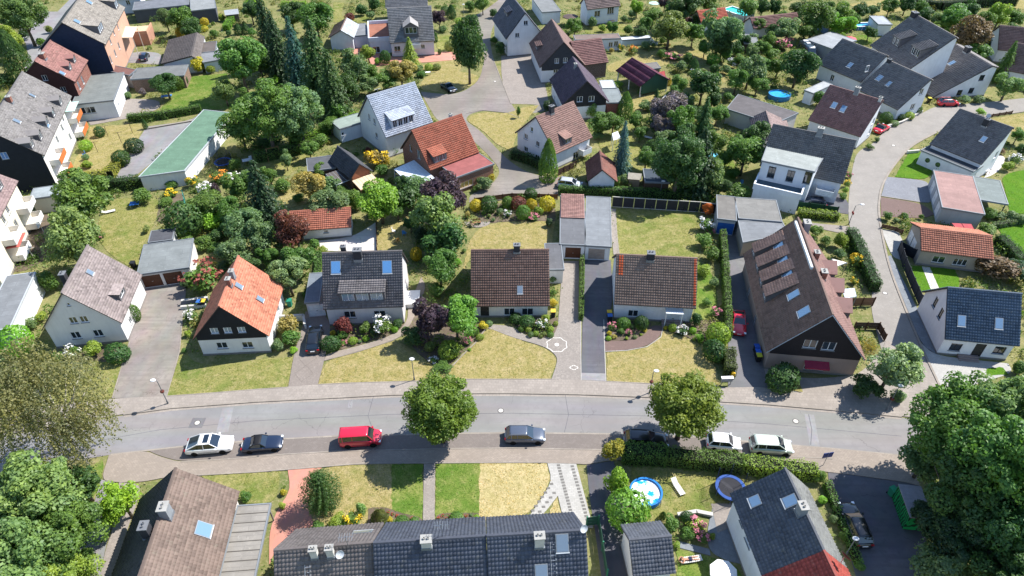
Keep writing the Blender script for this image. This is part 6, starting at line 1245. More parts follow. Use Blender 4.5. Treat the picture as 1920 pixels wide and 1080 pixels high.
    MW = {'R': Matrix(((1, 0, 0, 0), (0, -1, 0, vR), (0, 0, 1, 0), (0, 0, 0, 1))), 'L': Matrix(((1, 0, 0, 0), (0, 1, 0, vL), (0, 0, 1, 0), (0, 0, 0, 1))),
          '0': Matrix(((0, -1, 0, -a), (1, 0, 0, 0), (0, 0, 1, 0), (0, 0, 0, 1))), '1': Matrix(((0, 1, 0, a), (1, 0, 0, 0), (0, 0, 1, 0), (0, 0, 0, 1)))}
    for wn, sx, z0, wd, ht, st, kind in op:
        Mx = MW[wn] @ Matrix.Translation((sx, .035 if d.get('clad0') and wn in '01' and z0 > d['clad0'][1]-.2 else 0, z0))
        if kind == 'win': window(root, Mx, wd, ht, st)
        else: door(root, Mx, wd, ht, st)
    # roof slab
    b = B(); t = .13
    for s, w_, tt in ((-1, wr, tR), (1, wl, tL)):
        ve, ze = s*w_, (he if s < 0 else heL)
        c = [(-L/2, 0, hr), (L/2, 0, hr), (L/2, ve, ze), (-L/2, ve, ze)]; lo = [(x, y, z-t) for x, y, z in c]
        b.add(c+lo, [(0, 1, 2, 3) if s > 0 else (3, 2, 1, 0), (7, 6, 5, 4) if s > 0 else (4, 5, 6, 7), (2, 6, 7, 3), (0, 3, 7, 4), (1, 5, 6, 2)])
    roof = b.build('roof', plain('4a4440' if not d.get('bargeboard') else d['bargeboard'], .8), root)
    for s, w_, tt, key in ((-1, wr, tR, 'colR'), (1, wl, tL, 'colL')):
        e_ = he if s < 0 else heL; S = math.hypot(w_, hr-e_); cs, sn = w_/S, (hr-e_)/S
        m = tilemat(d.get(key, col), style)
        tiled('roof_tiles', (-L/2, 0, hr+.01), (1, 0, 0), (0, s*cs, -sn), (0, s*sn, cs), L, S+.05, style, m, roof, far)
        if d.get('verge') and s < 0:
            for q, wq, sq in ((-L/2+.35, .6, .42), (L/2-.4, .3, .95)): tiled('verge_tiles', (q, s*.02, hr+.022), (1, 0, 0), (0, s*cs, -sn), (0, s*sn, cs), wq, S*sq, style, tilemat(d['verge'], style), roof, far)
        if d.get('gut'):
            g = B().tube([(-L/2, s*(w_+.06), e_-.05), (L/2, s*(w_+.06), e_-.05)], .075, 6)
            go = g.build('gutter', ZINC, root)
            vv = vR if s < 0 else vL; uu = (-a+.25) if (len(k) + int(L)) % 2 else a-.25
            B().tube([(uu, s*(w_+.04), e_-.08), (uu, vv+s*.09, e_-.45), (uu, vv+s*.09, 0)], .045, 6).build('downpipe', ZINC, root)
    rc = B(); n = max(3, int(L/.4))
    for i in range(n):
        x0, x1 = -L/2+L*i/n, -L/2+L*(i+1)/n+.03
        rc.add([(x0, -.15, hr-.02), (x0, -.09, hr+.09), (x0, .09, hr+.09), (x0, .15, hr-.02), (x1, -.17, hr-.01), (x1, -.10, hr+.115), (x1, .10, hr+.115), (x1, .17, hr-.01)], [(0, 4, 5, 1), (1, 5, 6, 2), (2, 6, 7, 3), (4, 7, 6, 5), (0, 1, 2, 3)])
    rc.build('ridge_tiles', plain(d.get('colR', col) if False else col, .7, .85), roof)['kind'] = 'stuff'
    def F(side, u, v):
        s = -1 if side == 'R' else 1; w_ = wr if s < 0 else wl; S = math.hypot(w_, hr-he); cs, sn = w_/S, (hr-he)/S
        return Vector((u, v, zroof(v)+.05)), (1, 0, 0), (0, -s*cs, sn), (0, s*sn, cs)
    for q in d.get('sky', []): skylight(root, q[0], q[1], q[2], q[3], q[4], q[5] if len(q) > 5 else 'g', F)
    for q in d.get('chim', []): chimney(root, q[1], q[2], zroof(q[2]), *q[3:6])
    for q in d.get('dorm', []): dormer(d, root, zroof, *q)
def door(root, Mx, wd, ht, st):
    c = {'dark': '3a3836', 'w': 'e8e8e6', 'brown': '5c3a2a', 'beige': 'a89a90', 'blue': '2b62b0'}[st]
    f = B().box(-wd/2, -wd/2+.07, -.13, -.06, 0, ht).box(wd/2-.07, wd/2, -.13, -.06, 0, ht).box(-wd/2+.07, wd/2-.07, -.13, -.06, ht-.07, ht)
    n = 6
    for i in range(n): f.box(-wd/2+.07, wd/2-.07, -.125, -.09+.012*(i % 2), .02+(ht-.1)*i/n, .02+(ht-.1)*(i+1)/n-.015)
    o = f.build('door' if wd < 1.5 else 'garage_door', plain(c, .55, .85), root); o.matrix_local = Mx
    B().box(wd*.3 if wd < 1.5 else -.1, wd*.3+.04 if wd < 1.5 else .1, -.09, -.04, ht*.45, ht*.45+.05).build('handle', STEEL, o)
def dormer(d, root, zroof, side, u, v, wd, hf, kind, pit, nw, rcol=None):
    s = -1 if side == 'R' else 1; L, he, hr = d['L'], d['he'], d['hr']; w_ = d['wr'] if s < 0 else d['wl']; t = (hr-he)/w_; d0 = abs(v); zb = hr-t*d0; far = d['far']
    zt = zb+hf; ta = math.tan(R(pit)); dm = plain('6d6a6c', .8) if d['k'] not in ('h17', 'h27') else plaster(d['wall'])
    X0, X1 = u-wd/2, u+wd/2; P = lambda x, dd, z: (x, s*dd, z)
    wb = B(); col = rcol or d.get('dcol_sunlit' if s > 0 else 'colR', d.get('colR' if s < 0 else 'colL', d['col'])); m = tilemat(col, d.get('tile', 'pan')); ov = .18  # separate dormer colour: sunlight on these roofs put into lighter tiles
    ww = max(.5, (wd-.3)/nw-.25); wh = min(hf-.35, 1.4)
    hs = [(X0+.15+(wd-.3)*(i+.5)/nw, zt-.15-wh, ww, wh) for i in range(nw)]
    cells = list(wallgrid(X0, X1, zb-.1, zt, hs))
    for c in cells:
        V = [P(x, d0, z) for x, z in c]; wb.quad(*(V if s < 0 else V[::-1]))
    for sx, z0, a, b in hs:
        R4 = [(sx-a/2, z0), (sx+a/2, z0), (sx+a/2, z0+b), (sx-a/2, z0+b)]
        for i in range(4):
            p, q = R4[i], R4[(i+1) % 4]; V = [P(p[0], d0, p[1]), P(q[0], d0, q[1]), P(q[0], d0-.14, q[1]), P(p[0], d0-.14, p[1])]; wb.quad(*(V[::-1] if s < 0 else V))
    if kind == 'shed':
        d1 = max(.15, (hr-zt-ta*d0)/(t-ta)); z1 = zt+ta*(d0-d1)
        for X in (X0, X1):
            V = [P(X, d0, zb-.1), P(X, d0, zt), P(X, d1, z1), P(X, d1, z1-.15)]; wb.quad(*V)
        dob = wb.build('dormer', dm, root)
        rs = B(); a0, a1 = d0+ov, d1; za, zb_ = zt-ta*ov+.03, z1+.03
        c = [P(X0-.12, a1, zb_+.05), P(X1+.12, a1, zb_+.05), P(X1+.12, a0, za+.05), P(X0-.12, a0, za+.05)]; lo = [(x, y, z-.1) for x, y, z in c]
        rs.add(c+lo, [(0, 1, 2, 3), (7, 6, 5, 4), (2, 6, 7, 3), (0, 3, 7, 4), (1, 5, 6, 2), (0, 4, 5, 1)]); rs.build('dormer_roof', plain('5a5856', .8) if not rcol else felt(rcol), dob)
        S = math.hypot(a0-a1, zb_-za); cs, sn = (a0-a1)/S, (zb_-za)/S
        if not rcol: tiled('dormer_tiles', P(X0-.12, a1, zb_+.06), (1, 0, 0), (0, s*cs, -sn), (0, s*sn, cs), wd+.24, S+.03, d.get('tile', 'pan'), m, dob, far)
    else:
        rg = zt+ta*wd/2; d1 = max(.15, (hr-rg)/t); de = max(.2, (hr-zt)/t)
        V = [P(X0, d0, zt), P(X1, d0, zt), P(u, d0, rg)]; wb.quad(*(V if s < 0 else V[::-1]))
        for X in (X0, X1): wb.quad(P(X, d0, zb-.1), P(X, d0, zt), P(X, de, zt))
        dob = wb.build('dormer', dm, root)
        rs = B()
        for g in (-1, 1):
            xe = u+g*(wd/2+.15); ze = zt-ta*.15
            c = [P(u, d0+ov, rg+.06), P(u, d1-.1, rg+.06), P(xe, max(.1, (hr-ze)/t), ze+.06), P(xe, d0+ov, ze+.06)]; lo = [(x, y, z-.09) for x, y, z in c]
            rs.add(c+lo, [(0, 1, 2, 3), (7, 6, 5, 4), (0, 3, 7, 4), (2, 6, 7, 3), (1, 2, 6, 5)])
        rs.build('dormer_roof', m if d.get('tile') != 'pan' else tilemat(col, 'flat'), dob)
    for sx, z0, a, b in hs:
        Mx = Matrix(((1, 0, 0, sx), (0, s, 0, s*d0), (0, 0, 1, z0), (0, 0, 0, 1)))
        window(dob, Mx, round(a, 2), round(b, 2), 'l' if d['k'] in ('h3', 'h6', 'h41') else 'w', 'dormer_window', sub=True)
def flat(d):
    k = d['k']; L, wl, he = d['L'], d['wl'], d['he']; dh = d.get('dh', 0); o = .12
    lb = d['label']; cat = 'annex'
    for q in ('garage', 'shed', 'carport', 'canopy', 'hall', 'hut', 'shelter', 'workshop', 'wing', 'annex', 'roof'):
        if q in lb: cat = {'roof': 'outbuilding', 'wing': 'building wing'}.get(q, q); break
    root = empty(cat.replace(' ', '_'), *d['c'], d['rot']); tag(root, lb, cat, 'buildings of the neighbourhood'); ROOT[k] = root; HD[k] = d
    W2 = wl; Q = d.get('quad') or [(-L/2, -W2), (L/2, -W2), (L/2, W2), (-L/2, W2)]
    cen = np.mean(Q, 0); zt = [he, he, he+dh, he+dh]
    ins = lambda e: [tuple(np.array(q)+(cen-np.array(q))/np.abs(cen-np.array(q)).clip(.01)*0+np.sign(cen-np.array(q))*e) for q in Q]
    I = ins(o); names = ('R', '1', 'L', '0')
    wm = brickwall(d['wall']) if d['wall'] in ('8f5c44', '8a6a5a', '8c3a34') else plaster(d['wall'])
    op = [(*q, 'win') for q in d.get('win', [])]+[(*q, 'door') for q in d.get('door', [])]
    if not d.get('open'):
        wb = B()
        for i in range(4):
            p, q = np.array(I[i]), np.array(I[(i+1) % 4]); ln = np.linalg.norm(q-p); e = (q-p)/ln; n = np.array([e[1], -e[0]]); nm = names[i]
            mid = (p+q)/2; hs = []
            for w in op:
                if w[0] == nm:
                    sx = (w[1]-mid[0])*e[0] if nm in 'RL' else (w[1]-mid[1])*e[1]
                    hs.append((sx, w[2], w[3], w[4], w[5], w[6]))
            h0, h1 = zt[i], zt[(i+1) % 4]; top = min(h0, h1)-.1
            pt = lambda s, z, off=0: (mid[0]+e[0]*s+n[0]*off, mid[1]+e[1]*s+n[1]*off, z)
            for c in wallgrid(-ln/2, ln/2, -.05, top, [h[:4] for h in hs]): wb.quad(*[pt(*v) for v in c])
            if abs(h0-h1) > .01: wb.quad(pt(-ln/2, top), pt(ln/2, top), pt(ln/2, h1-.1), pt(-ln/2, h0-.1))
            for sx, z0, a, b, st, kind in hs:
                R4 = [(sx-a/2, z0), (sx+a/2, z0), (sx+a/2, z0+b), (sx-a/2, z0+b)]
                for j in range(4):
                    p_, q_ = R4[j], R4[(j+1) % 4]; wb.quad(pt(*p_, -.14), pt(*q_, -.14), pt(*q_), pt(*p_))
                Mx = Matrix(((e[0], n[0], 0, pt(sx, 0)[0]), (e[1], n[1], 0, pt(sx, 0)[1]), (0, 0, 1, z0), (0, 0, 0, 1)))
                (window if kind == 'win' else door)(root, Mx, a, b, st)
            for sx, z0 in d.get('round', []) if nm == 'R' else []:
                Mx = Matrix(((e[0], n[0], 0, pt(sx, 0)[0]), (e[1], n[1], 0, pt(sx, 0)[1]), (0, 0, 1, 0), (0, 0, 0, 1)))
                rb = B().add([(x, .04*kk, 1.4+z) for kk in (0, 1) for x, z in [(.42*math.cos(t*math.pi/8), .42*math.sin(t*math.pi/8)) for t in range(16)]], [tuple(range(16, 32))[::-1]]+[(t, (t+1) % 16, 16+(t+1) % 16, 16+t) for t in range(16)])
                ro = rb.build('round_window', glass('27323c'), root); ro.matrix_local = Mx
        wb.build('wall', wm, root)
    else:
        for q, z in zip(ins(.25), zt): B().box(q[0]-.06, q[0]+.06, q[1]-.06, q[1]+.06, 0, z-.05).build('post', plain(d['wall'], .7), root)
        for e0, e1 in ((0, 1), (3, 2)):
            p, q = I[e0], I[e1]; B().tube([(*p, he-.14), (*q, he-.14)], .07, 4).build('beam', plain(d['wall'], .7), root)
    b = B(); n = 4; t = .16
    V = [(x, y, z+.02) for (x, y), z in zip(Q, zt)]+[(x, y, z-t) for (x, y), z in zip(Q, zt)]
    b.add(V, [(0, 1, 2, 3), (7, 6, 5, 4)]+[(i, 4+i, 4+(i+1) % 4, (i+1) % 4) for i in range(4)])
    roof = b.build('roof', felt(d['col'], .5 if d.get('seam') or d.get('open') else 1.0), root)
    rim = B(); pw, ph = (.2, .75) if d.get('parapet') else (.09, .07)
    O_ = ins(-.04); I_ = ins(pw)
    for i in range(4):
        j = (i+1) % 4; lo = [(*O_[i], zt[i]-t-.05), (*O_[j], zt[j]-t-.05), (*I_[j], zt[j]-t-.05), (*I_[i], zt[i]-t-.05)]; hi = [(*O_[i], zt[i]+ph), (*O_[j], zt[j]+ph), (*I_[j], zt[j]+ph), (*I_[i], zt[i]+ph)]
        rim.add(lo+hi, [(0, 3, 2, 1), (4, 5, 6, 7), (0, 1, 5, 4), (1, 2, 6, 5), (2, 3, 7, 6), (3, 0, 4, 7)])
    rim.build('roof_edge' if not d.get('parapet') else 'parapet', plaster(d['wall']) if d.get('parapet') else plain('8b9094' if d['wall'] not in ('f4f4f2', 'f7f7f7') else 'c8ccd0', .6, .8, .06, .2), root)
    if d.get('panels'):
        for i in range(1, d['panels']):
            y = -W2+2*W2*i/d['panels']; B().box(-L/2+.12, L/2-.12, y-.03, y+.03, he+.02, he+.07).build('roof_batten', plain('6e6860', .8), roof)
    if d.get('pink'):
        S = W2*2*.48; tiled('roof_tiles', (-L/2+.05, W2-.1, he+.42), (1, 0, 0), (0, -.9985, -.054), (0, -.054, .9985), L-.1, S, 'pan', tilemat('96746a', 'pan'), roof, 0)
for d in HOUSES: (flat if d.get('flat') else gable)(d)
# ------------------------------------------------------------------ plants
PC = dict(mp=(.105,.125,.018), g=(.075,.115,.024), g2=(.10,.13,.055), gd=(.04,.07,.02), gd2=(.028,.048,.02), gd3=(.065,.07,.018), gl=(.13,.175,.055), gl2=(.115,.14,.045), gy=(.17,.19,.03), gy2=(.13,.135,.04),
 lime=(.13,.20,.02), lime2=(.10,.185,.03), ye=(.26,.21,.02), ye2=(.2,.165,.05), ye3=(.19,.19,.03), pu=(.045,.028,.04), pu2=(.105,.085,.105), rd=(.095,.03,.024), rd2=(.32,.07,.02), rd3=(.10,.07,.035),
 si=(.21,.225,.12), br=(.10,.10,.042), bl=(.075,.12,.125), bl2=(.035,.075,.07))
PC = {k: (a*.84 if k not in ('ye','ye2','ye3','rd','rd2','rd3','br','pu','pu2') else a, b*1.06, c*1.2) for k, (a, b, c) in PC.items()}
PET = dict(white=(.82,.8,.76), red=(.26,.07,.05), pink=(.62,.2,.26), yellow=(.75,.5,.02), orange=(.8,.28,.03), crimson=(.6,.03,.06))
def unit(n):
    v = rng.normal(size=(n, 3)); return v/np.linalg.norm(v, axis=1, keepdims=True)
def leafmesh(nm, P, N, S, m, asp=.62):
    n = len(P); N = N/np.linalg.norm(N, axis=1, keepdims=True); a = np.cross(N, unit(n)); a /= np.linalg.norm(a, axis=1, keepdims=True)+1e-9; b = np.cross(N, a)
    S = S[:, None]; V = np.stack([P-a*S, P-b*S*asp+N*S*.18, P+a*S, P+b*S*asp+N*S*.18], 1).reshape(-1, 3)
    return qmesh(nm, V, np.arange(4*n).reshape(n, 4), m)
def lobed(nl, n, size, rc=(.2, .34), rl=(.15, .24), up=.25, sq=1.):
    """leaf positions on many overlapping lobes filling a unit crown (radius .5, centre .5)"""
    d = unit(nl); d[:, 2] = d[:, 2]*.9+up; c = d*rng.uniform(*rc, (nl, 1)); c[:, 2] *= sq
    r = rng.uniform(*rl, nl); j = rng.integers(0, nl, n); q = unit(n); q[:, 2] += .25; q /= np.linalg.norm(q, axis=1, keepdims=True)
    P = c[j]+q*r[j][:, None]*(rng.uniform(.55, 1.08, (n, 1))**.7)
    lim = np.linalg.norm(P, axis=1); P *= np.where(lim > .52, .52/lim, 1)[:, None]
    N = q*.8+rng.normal(0, .45, (n, 3))+np.array([0, 0, .35]); P[:, 2] += .5
    return P, N, size*rng.uniform(.6, 1.25, n)
def proto(kind, v):
    f = lambda P, N, S, asp=.62: leafmesh('crown', P, N, S, FOL, asp)
    if kind == 'big': return f(*lobed(95, 28000, .0185, rl=(.05, .15), rc=(.14, .43), up=.15))
    if kind == 'maple': return f(*lobed(230, 34000, .0175, rl=(.06, .115), rc=(.22, .41), up=.1))
    if kind == 'tall': return f(*lobed(44, 15000, .025, rl=(.12, .2), rc=(.2, .36)))
    if kind == 'tree': return f(*lobed(36, 9500, .027, rl=(.07, .19), rc=(.14, .40)))
    if kind == 'bush': return f(*lobed(12, 2600, .04, rl=(.16, .26), rc=(.1, .3), up=.15))
    if kind == 'low':
        P, N, S = lobed(16, 2400, .04, rl=(.14, .24), rc=(.12, .32)); return f(P, N, S)
    if kind == 'flwr': return f(*lobed(10, 1100, .055, rl=(.16, .26), rc=(.1, .3)))
    if kind == 'petals':
        P, N, S = lobed(14, 260, .045, rl=(.10, .16), rc=(.3, .4), up=.5); return leafmesh('blossoms', P, N, S, PETAL, .9)
    if kind == 'ball':
        n = 1700; q = unit(n); P = q*.47*rng.uniform(.86, 1.04, (n, 1)); P *= (1+.05*np.sin(7*q[:, :1]+v)*np.cos(6*q[:, 1:2])); P[:, 2] += .5
        return f(P, q+rng.normal(0, .35, (n, 3)), .045*rng.uniform(.6, 1.2, n))
    if kind == 'column':
        n = 2600; z = rng.uniform(0, 1, n)**.9; r = .5*np.minimum(1, (1-z)*1.7+.04)**.62*np.minimum(1, z*6+.5); t = rng.uniform(0, 2*math.pi, n); r = r*rng.uniform(.84, 1.03, n)*(1+.07*np.sin(t*5+z*9+v))
        P = np.stack([r*np.cos(t), r*np.sin(t), z], 1); N = np.stack([np.cos(t), np.sin(t), np.full(n, .5)], 1)+rng.normal(0, .35, (n, 3)); return f(P, N, .045*rng.uniform(.6, 1.2, n), .5)
    if kind in ('spruce', 'blue'):
        Ps = []; Ns = []; Ss = []; T = 26 if kind == 'spruce' else 30
        for i in range(T):
            z = .04+.95*(i/T)**.93; rad = .5*(1-z)**.82+.012; nb = max(5, int(15*(1-z)+5))
            for b in range(nb):
                t = 2*math.pi*(b+rng.uniform(-.3, .3))/nb+i*1.3; L = rad*rng.uniform(.72, 1.1); m = max(4, int(70*L)+4); s = rng.uniform(.12, 1, m)
                wv = rng.normal(0, .035, m)*(1.25-s)*min(1, rad*4); x = s*L
                Ps.append(np.stack([x*math.cos(t)-wv*math.sin(t), x*math.sin(t)+wv*math.cos(t), z-.10*s*s*L*1.6+rng.normal(0, .006, m)], 1))
                Ns.append(np.stack([.55*math.cos(t)+rng.normal(0, .3, m), .55*math.sin(t)+rng.normal(0, .3, m), np.full(m, .9)], 1)); Ss.append(.026*rng.uniform(.7, 1.3, m))
        return f(np.concatenate(Ps), np.concatenate(Ns), np.concatenate(Ss), .45)
    if kind == 'birch':
        Ps = []; Ns = []
        P0, N0, S0 = lobed(40, 9000, .010, rl=(.1, .18), rc=(.18, .4)); Ps.append(P0); Ns.append(N0)
        for i in range(1300):
            a = P0[rng.integers(0, len(P0))]; m = 17; s = np.linspace(0, 1, m); L = rng.uniform(.08, .24); o = a[:2]-0; o = o/(np.linalg.norm(o)+1e-6)*.06
            Ps.append(np.stack([a[0]+o[0]*s+rng.normal(0, .006, m), a[1]+o[1]*s+rng.normal(0, .006, m), a[2]-L*s], 1)); Ns.append(rng.normal(0, 1, (m, 3))+np.array([o[0]*8, o[1]*8, .6]))
        P = np.concatenate(Ps); return f(P, np.concatenate(Ns), .0085*rng.uniform(.6, 1.3, len(P)))
    if kind == 'grassy':
        n = 500; P = np.stack([rng.normal(0, .2, n), rng.normal(0, .2, n), rng.uniform(.05, .6, n)], 1); return f(P, rng.normal(0, 1, (n, 3))*np.array([1, 1, .2]), .09*rng.uniform(.6, 1.3, n), .15)
    if kind == 'arau':
        Ps = []; Ns = []
        for i in range(15):
            z = .08+.88*i/14; L = .5*min(1, (1.06-z)*2.4)*min(1, z*2.4+.45); nb = 14
            for b in range(nb):
                t = 2*math.pi*b/nb+i*.5; m = 60; s = np.linspace(.1, 1, m); k = rng.normal(0, .024, (m, 3))
                Ps.append(np.stack([L*s*math.cos(t), L*s*math.sin(t), z+.07*s*s-.02*s], 1)+k); Ns.append(k*20+np.array([0, 0, .5]))
        P = np.concatenate(Ps); return f(P, np.concatenate(Ns), .017*rng.uniform(.7, 1.3, len(P)), .55)
VAR = dict(big=3, tree=4, bush=4, ball=2, spruce=2, column=2, flwr=2, petals=2, low=2)
PR = {}
def trunkmesh(n_l, m, th=.035):
    b = B(); b.tube([(0, 0, -.02), (.004, .003, .25), (-.006, .006, .55), (0, 0, .97)], th, 8, th*.35)
    for i in range(n_l):
        t = 2*math.pi*i/n_l+rng.uniform(-.3, .3); z = rng.uniform(.32, .6); L = rng.uniform(.2, .34)
        b.tube([(0, 0, z), (L*.5*math.cos(t), L*.5*math.sin(t), z+.14), (L*math.cos(t), L*math.sin(t), z+.34)], th*.5, 5, th*.12)
    return pmesh('trunk', b.V, b.F, m, None, True)
TR = [trunkmesh(6, BARK) for _ in range(2)]; TRB = trunkmesh(16, BIRCHB, .022); TRS = pmesh('trunk', *(lambda b: (b.V, b.F))(B().tube([(0, 0, -.02), (0, 0, .9)], .035, 7, .006)), BARK)
NMS = {'big': 'tree', 'maple': 'maple_tree', 'tree': 'tree', 'tall': 'tree', 'birch': 'birch_tree', 'spruce': 'spruce_tree', 'blue': 'spruce_tree', 'column': 'conifer', 'bush': 'shrub', 'ball': 'clipped_shrub', 'low': 'shrub', 'flwr': 'flowering_shrub', 'grassy': 'grass_tuft', 'arau': 'monkey_puzzle_tree'}
for i, rec in enumerate(PLANTS):
    kind, x, y, W, H, clear, col, desc, ar = rec[:9]
    label = desc+' '+AREAS[ar]+(', '+rec[9]+' from the left' if len(rec) > 9 else '')
    c1, _, c2 = col.partition(':'); v = i % VAR.get(kind, 1)
    if (kind, v) not in PR: PR[kind, v] = proto(kind, v)
    me = PR[kind, v]; rz = random.uniform(0, 6.28); nm = NMS[kind]
    cat = 'tree' if 'tree' in nm else 'conifer' if kind == 'column' else 'grass' if kind == 'grassy' else 'shrub'
    if desc.endswith('tree') or 'tree' in desc.split(): cat = 'tree'
    kb = random.uniform(1.4, 1.8); cc = tuple(min(.8, q*kb) for q in PC[c1])+(1,)
    if cat == 'tree' or kind in ('column', 'spruce', 'blue'):
        r = empty(nm, x, y, rz); cr = link('crown', me, r); j_ = 0 if kind in ('maple', 'birch', 'arau') else .1; cr.scale = (W*random.uniform(1-j_, 1+j_), W*random.uniform(1-j_, 1+j_), H); cr.location.z = clear; cr.color = cc
        if kind in ('tree', 'big', 'bush'): cr.rotation_euler = (random.uniform(-.12, .12), random.uniform(-.12, .12), 0)
        tk = link('trunk', TRB if kind == 'birch' else TRS if kind in ('spruce', 'blue', 'column', 'arau') else TR[i % 2], r)
        tk.scale = (W, W, clear+H*.72) if kind not in ('spruce', 'blue', 'column', 'arau') else (W, W, H)
    elif c2:
        r = empty(nm, x, y, rz); cr = link('foliage', me, r); cr.scale = (W, W, H); cr.color = cc; cr.location.z = -.06*H
        kv = ('petals', i % 2)
        if kv not in PR: PR[kv] = proto(*kv)
        bl = link('blossoms', PR[kv], r); bl.scale = (W*1.06, W*1.06, H*1.05); bl.location.z = -.06*H; bl.color = (*PET[c2], 1)
    else:
        r = link(nm, me); r.location = (x, y, -.06*H); r.rotation_euler.z = rz; r.scale = (W*random.uniform(.88, 1.14), W*random.uniform(.88, 1.14), H*random.uniform(.9, 1.12)); r.color = cc
    tag(r, label, cat, 'plants '+AREAS[ar])
def hedge(poly, wd, ht, col, label):
    Ps = []; Ns = []; core = B(); s = .085
    for (x0, y0), (x1, y1) in zip(poly, poly[1:]):
        L = math.hypot(x1-x0, y1-y0); e = np.array([(x1-x0)/L, (y1-y0)/L]); nn = np.array([-e[1], e[0]])
        n = int(L*(wd+2*ht)*75)+40; q = rng.uniform(0, wd+2*ht, n); t = rng.uniform(-.08, L+.08, n)
        a = np.where(q < ht, -wd/2, np.where(q < ht+wd, q-ht-wd/2, wd/2)); z = np.where(q < ht, q, np.where(q < ht+wd, ht, wd+2*ht-q))
        nx = np.where(q < ht, -1., np.where(q < ht+wd, 0, 1)); nz = np.where((q >= ht) & (q < ht+wd), 1., .25)
        bl = 1+.09*np.sin(t*1.7+x0)+.06*np.sin(t*4.1+z*2)+.05*np.sin(t*9+a*5); a = a*bl+rng.normal(0, .04, n); z = z*(1+.05*np.sin(t*2.3)+.04*np.sin(t*6.1+a*4))+rng.normal(0, .04, n)
        P2 = np.array([x0, y0])+t[:, None]*e+a[:, None]*nn; Ps.append(np.column_stack([P2, np.maximum(z, .02)])); Ns.append(np.column_stack([nx[:, None]*nn, nz])+rng.normal(0, .45, (n, 3)))
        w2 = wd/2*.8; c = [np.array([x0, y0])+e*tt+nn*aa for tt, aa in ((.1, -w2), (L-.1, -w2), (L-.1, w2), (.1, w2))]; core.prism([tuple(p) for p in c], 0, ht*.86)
    for (x, y), sg in ((poly[0], -1), (poly[-1], 1)):
        a, b = (poly[0], poly[1]) if sg < 0 else (poly[-2], poly[-1]); L = math.hypot(b[0]-a[0], b[1]-a[1]); e = np.array([(b[0]-a[0])/L, (b[1]-a[1])/L]); nn = np.array([-e[1], e[0]]); n = int(wd*ht*80)+10
        aa = rng.uniform(-wd/2, wd/2, n); zz = rng.uniform(0, ht, n); Ps.append(np.column_stack([np.array([x, y])+aa[:, None]*nn+e*sg*.05+rng.normal(0, .04, (n, 2)), zz])); Ns.append(np.column_stack([np.tile(e*sg, (n, 1)), np.full(n, .3)])+rng.normal(0, .4, (n, 3)))
    P = np.concatenate(Ps); o = np.array([*poly[0], 0]); P = P-o
    h = link('hedge', leafmesh('hedge', P, np.concatenate(Ns), s*rng.uniform(.6, 1.3, len(P)), FOL)); h.location = o; h.color = (*[q*1.55 for q in PC[col]], 1)
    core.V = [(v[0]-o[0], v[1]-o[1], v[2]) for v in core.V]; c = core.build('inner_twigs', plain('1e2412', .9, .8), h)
    tag(h, label, 'hedge', 'hedges between the gardens')
for q in HEDGES: hedge(*q)

# loose ground cover between the gardens: nobody could count it
def inside(poly, X, Y):
    r = np.zeros(len(X), bool); n = len(poly)
    for i in range(n):
        (x0, y0), (x1, y1) = poly[i], poly[(i+1) % n]; c = ((y0 > Y) != (y1 > Y)) & (X < (x1-x0)*(Y-y0)/(y1-y0+1e-12)+x0); r ^= c
    return r
n = 90000; Y = 30+172*rng.uniform(0, 1, n)**1.0; X = rng.uniform(-1, 1, n)*(Y*.62+34)
bad = np.zeros(n, bool)
for nm, m, label, poly, z in GROUND:
    if nm not in ('flower_bed',) and 'wood' not in label and 'large trees' not in label: bad |= np.logical_or.reduce([inside(poly, X+a, Y+b) for a, b in ((0, 0), (.35, 0), (-.35, 0), (0, .4), (0, -.4))])
for d in HOUSES:
    c, s = math.cos(d['rot']), math.sin(d['rot']); u = (X-d['c'][0])*c+(Y-d['c'][1])*s; v = -(X-d['c'][0])*s+(Y-d['c'][1])*c
    bad |= (np.abs(u) < d['L']/2+.1) & (v < d['wl']+.1) & (v > -d['wr']-.1)
dens = np.sin(X*.31+np.sin(Y*.23)*2)+np.sin(Y*.37+X*.11)+.7*np.sin(X*.9+Y*.7)+rng.normal(0, .5, n)
k = ~bad & (dens > .1); X, Y, dn = X[k], Y[k], dens[k]
CX = []; nc = 2600; yc = 58+140*rng.uniform(0, 1, nc); xc = rng.uniform(-1, 1, nc)*(yc*.62+34); bc = np.zeros(nc, bool)
for nm, m, label, poly, z in GROUND:
    if nm != 'flower_bed': bc |= np.logical_or.reduce([inside(poly, xc+a, yc+b) for a, b in ((0, 0), (1, 0), (-1, 0), (0, 1), (0, -1))])
for d in HOUSES:
    c, s = math.cos(d['rot']), math.sin(d['rot']); u = (xc-d['c'][0])*c+(yc-d['c'][1])*s; v = -(xc-d['c'][0])*s+(yc-d['c'][1])*c
    bc |= (np.abs(u) < d['L']/2+1.2) & (v < d['wl']+1.2) & (v > -d['wr']-1.2)
xc, yc = xc[~bc], yc[~bc]; rc_ = rng.uniform(.45, 1.25, len(xc)); hc_ = rc_*rng.uniform(.7, 1.5, len(xc))
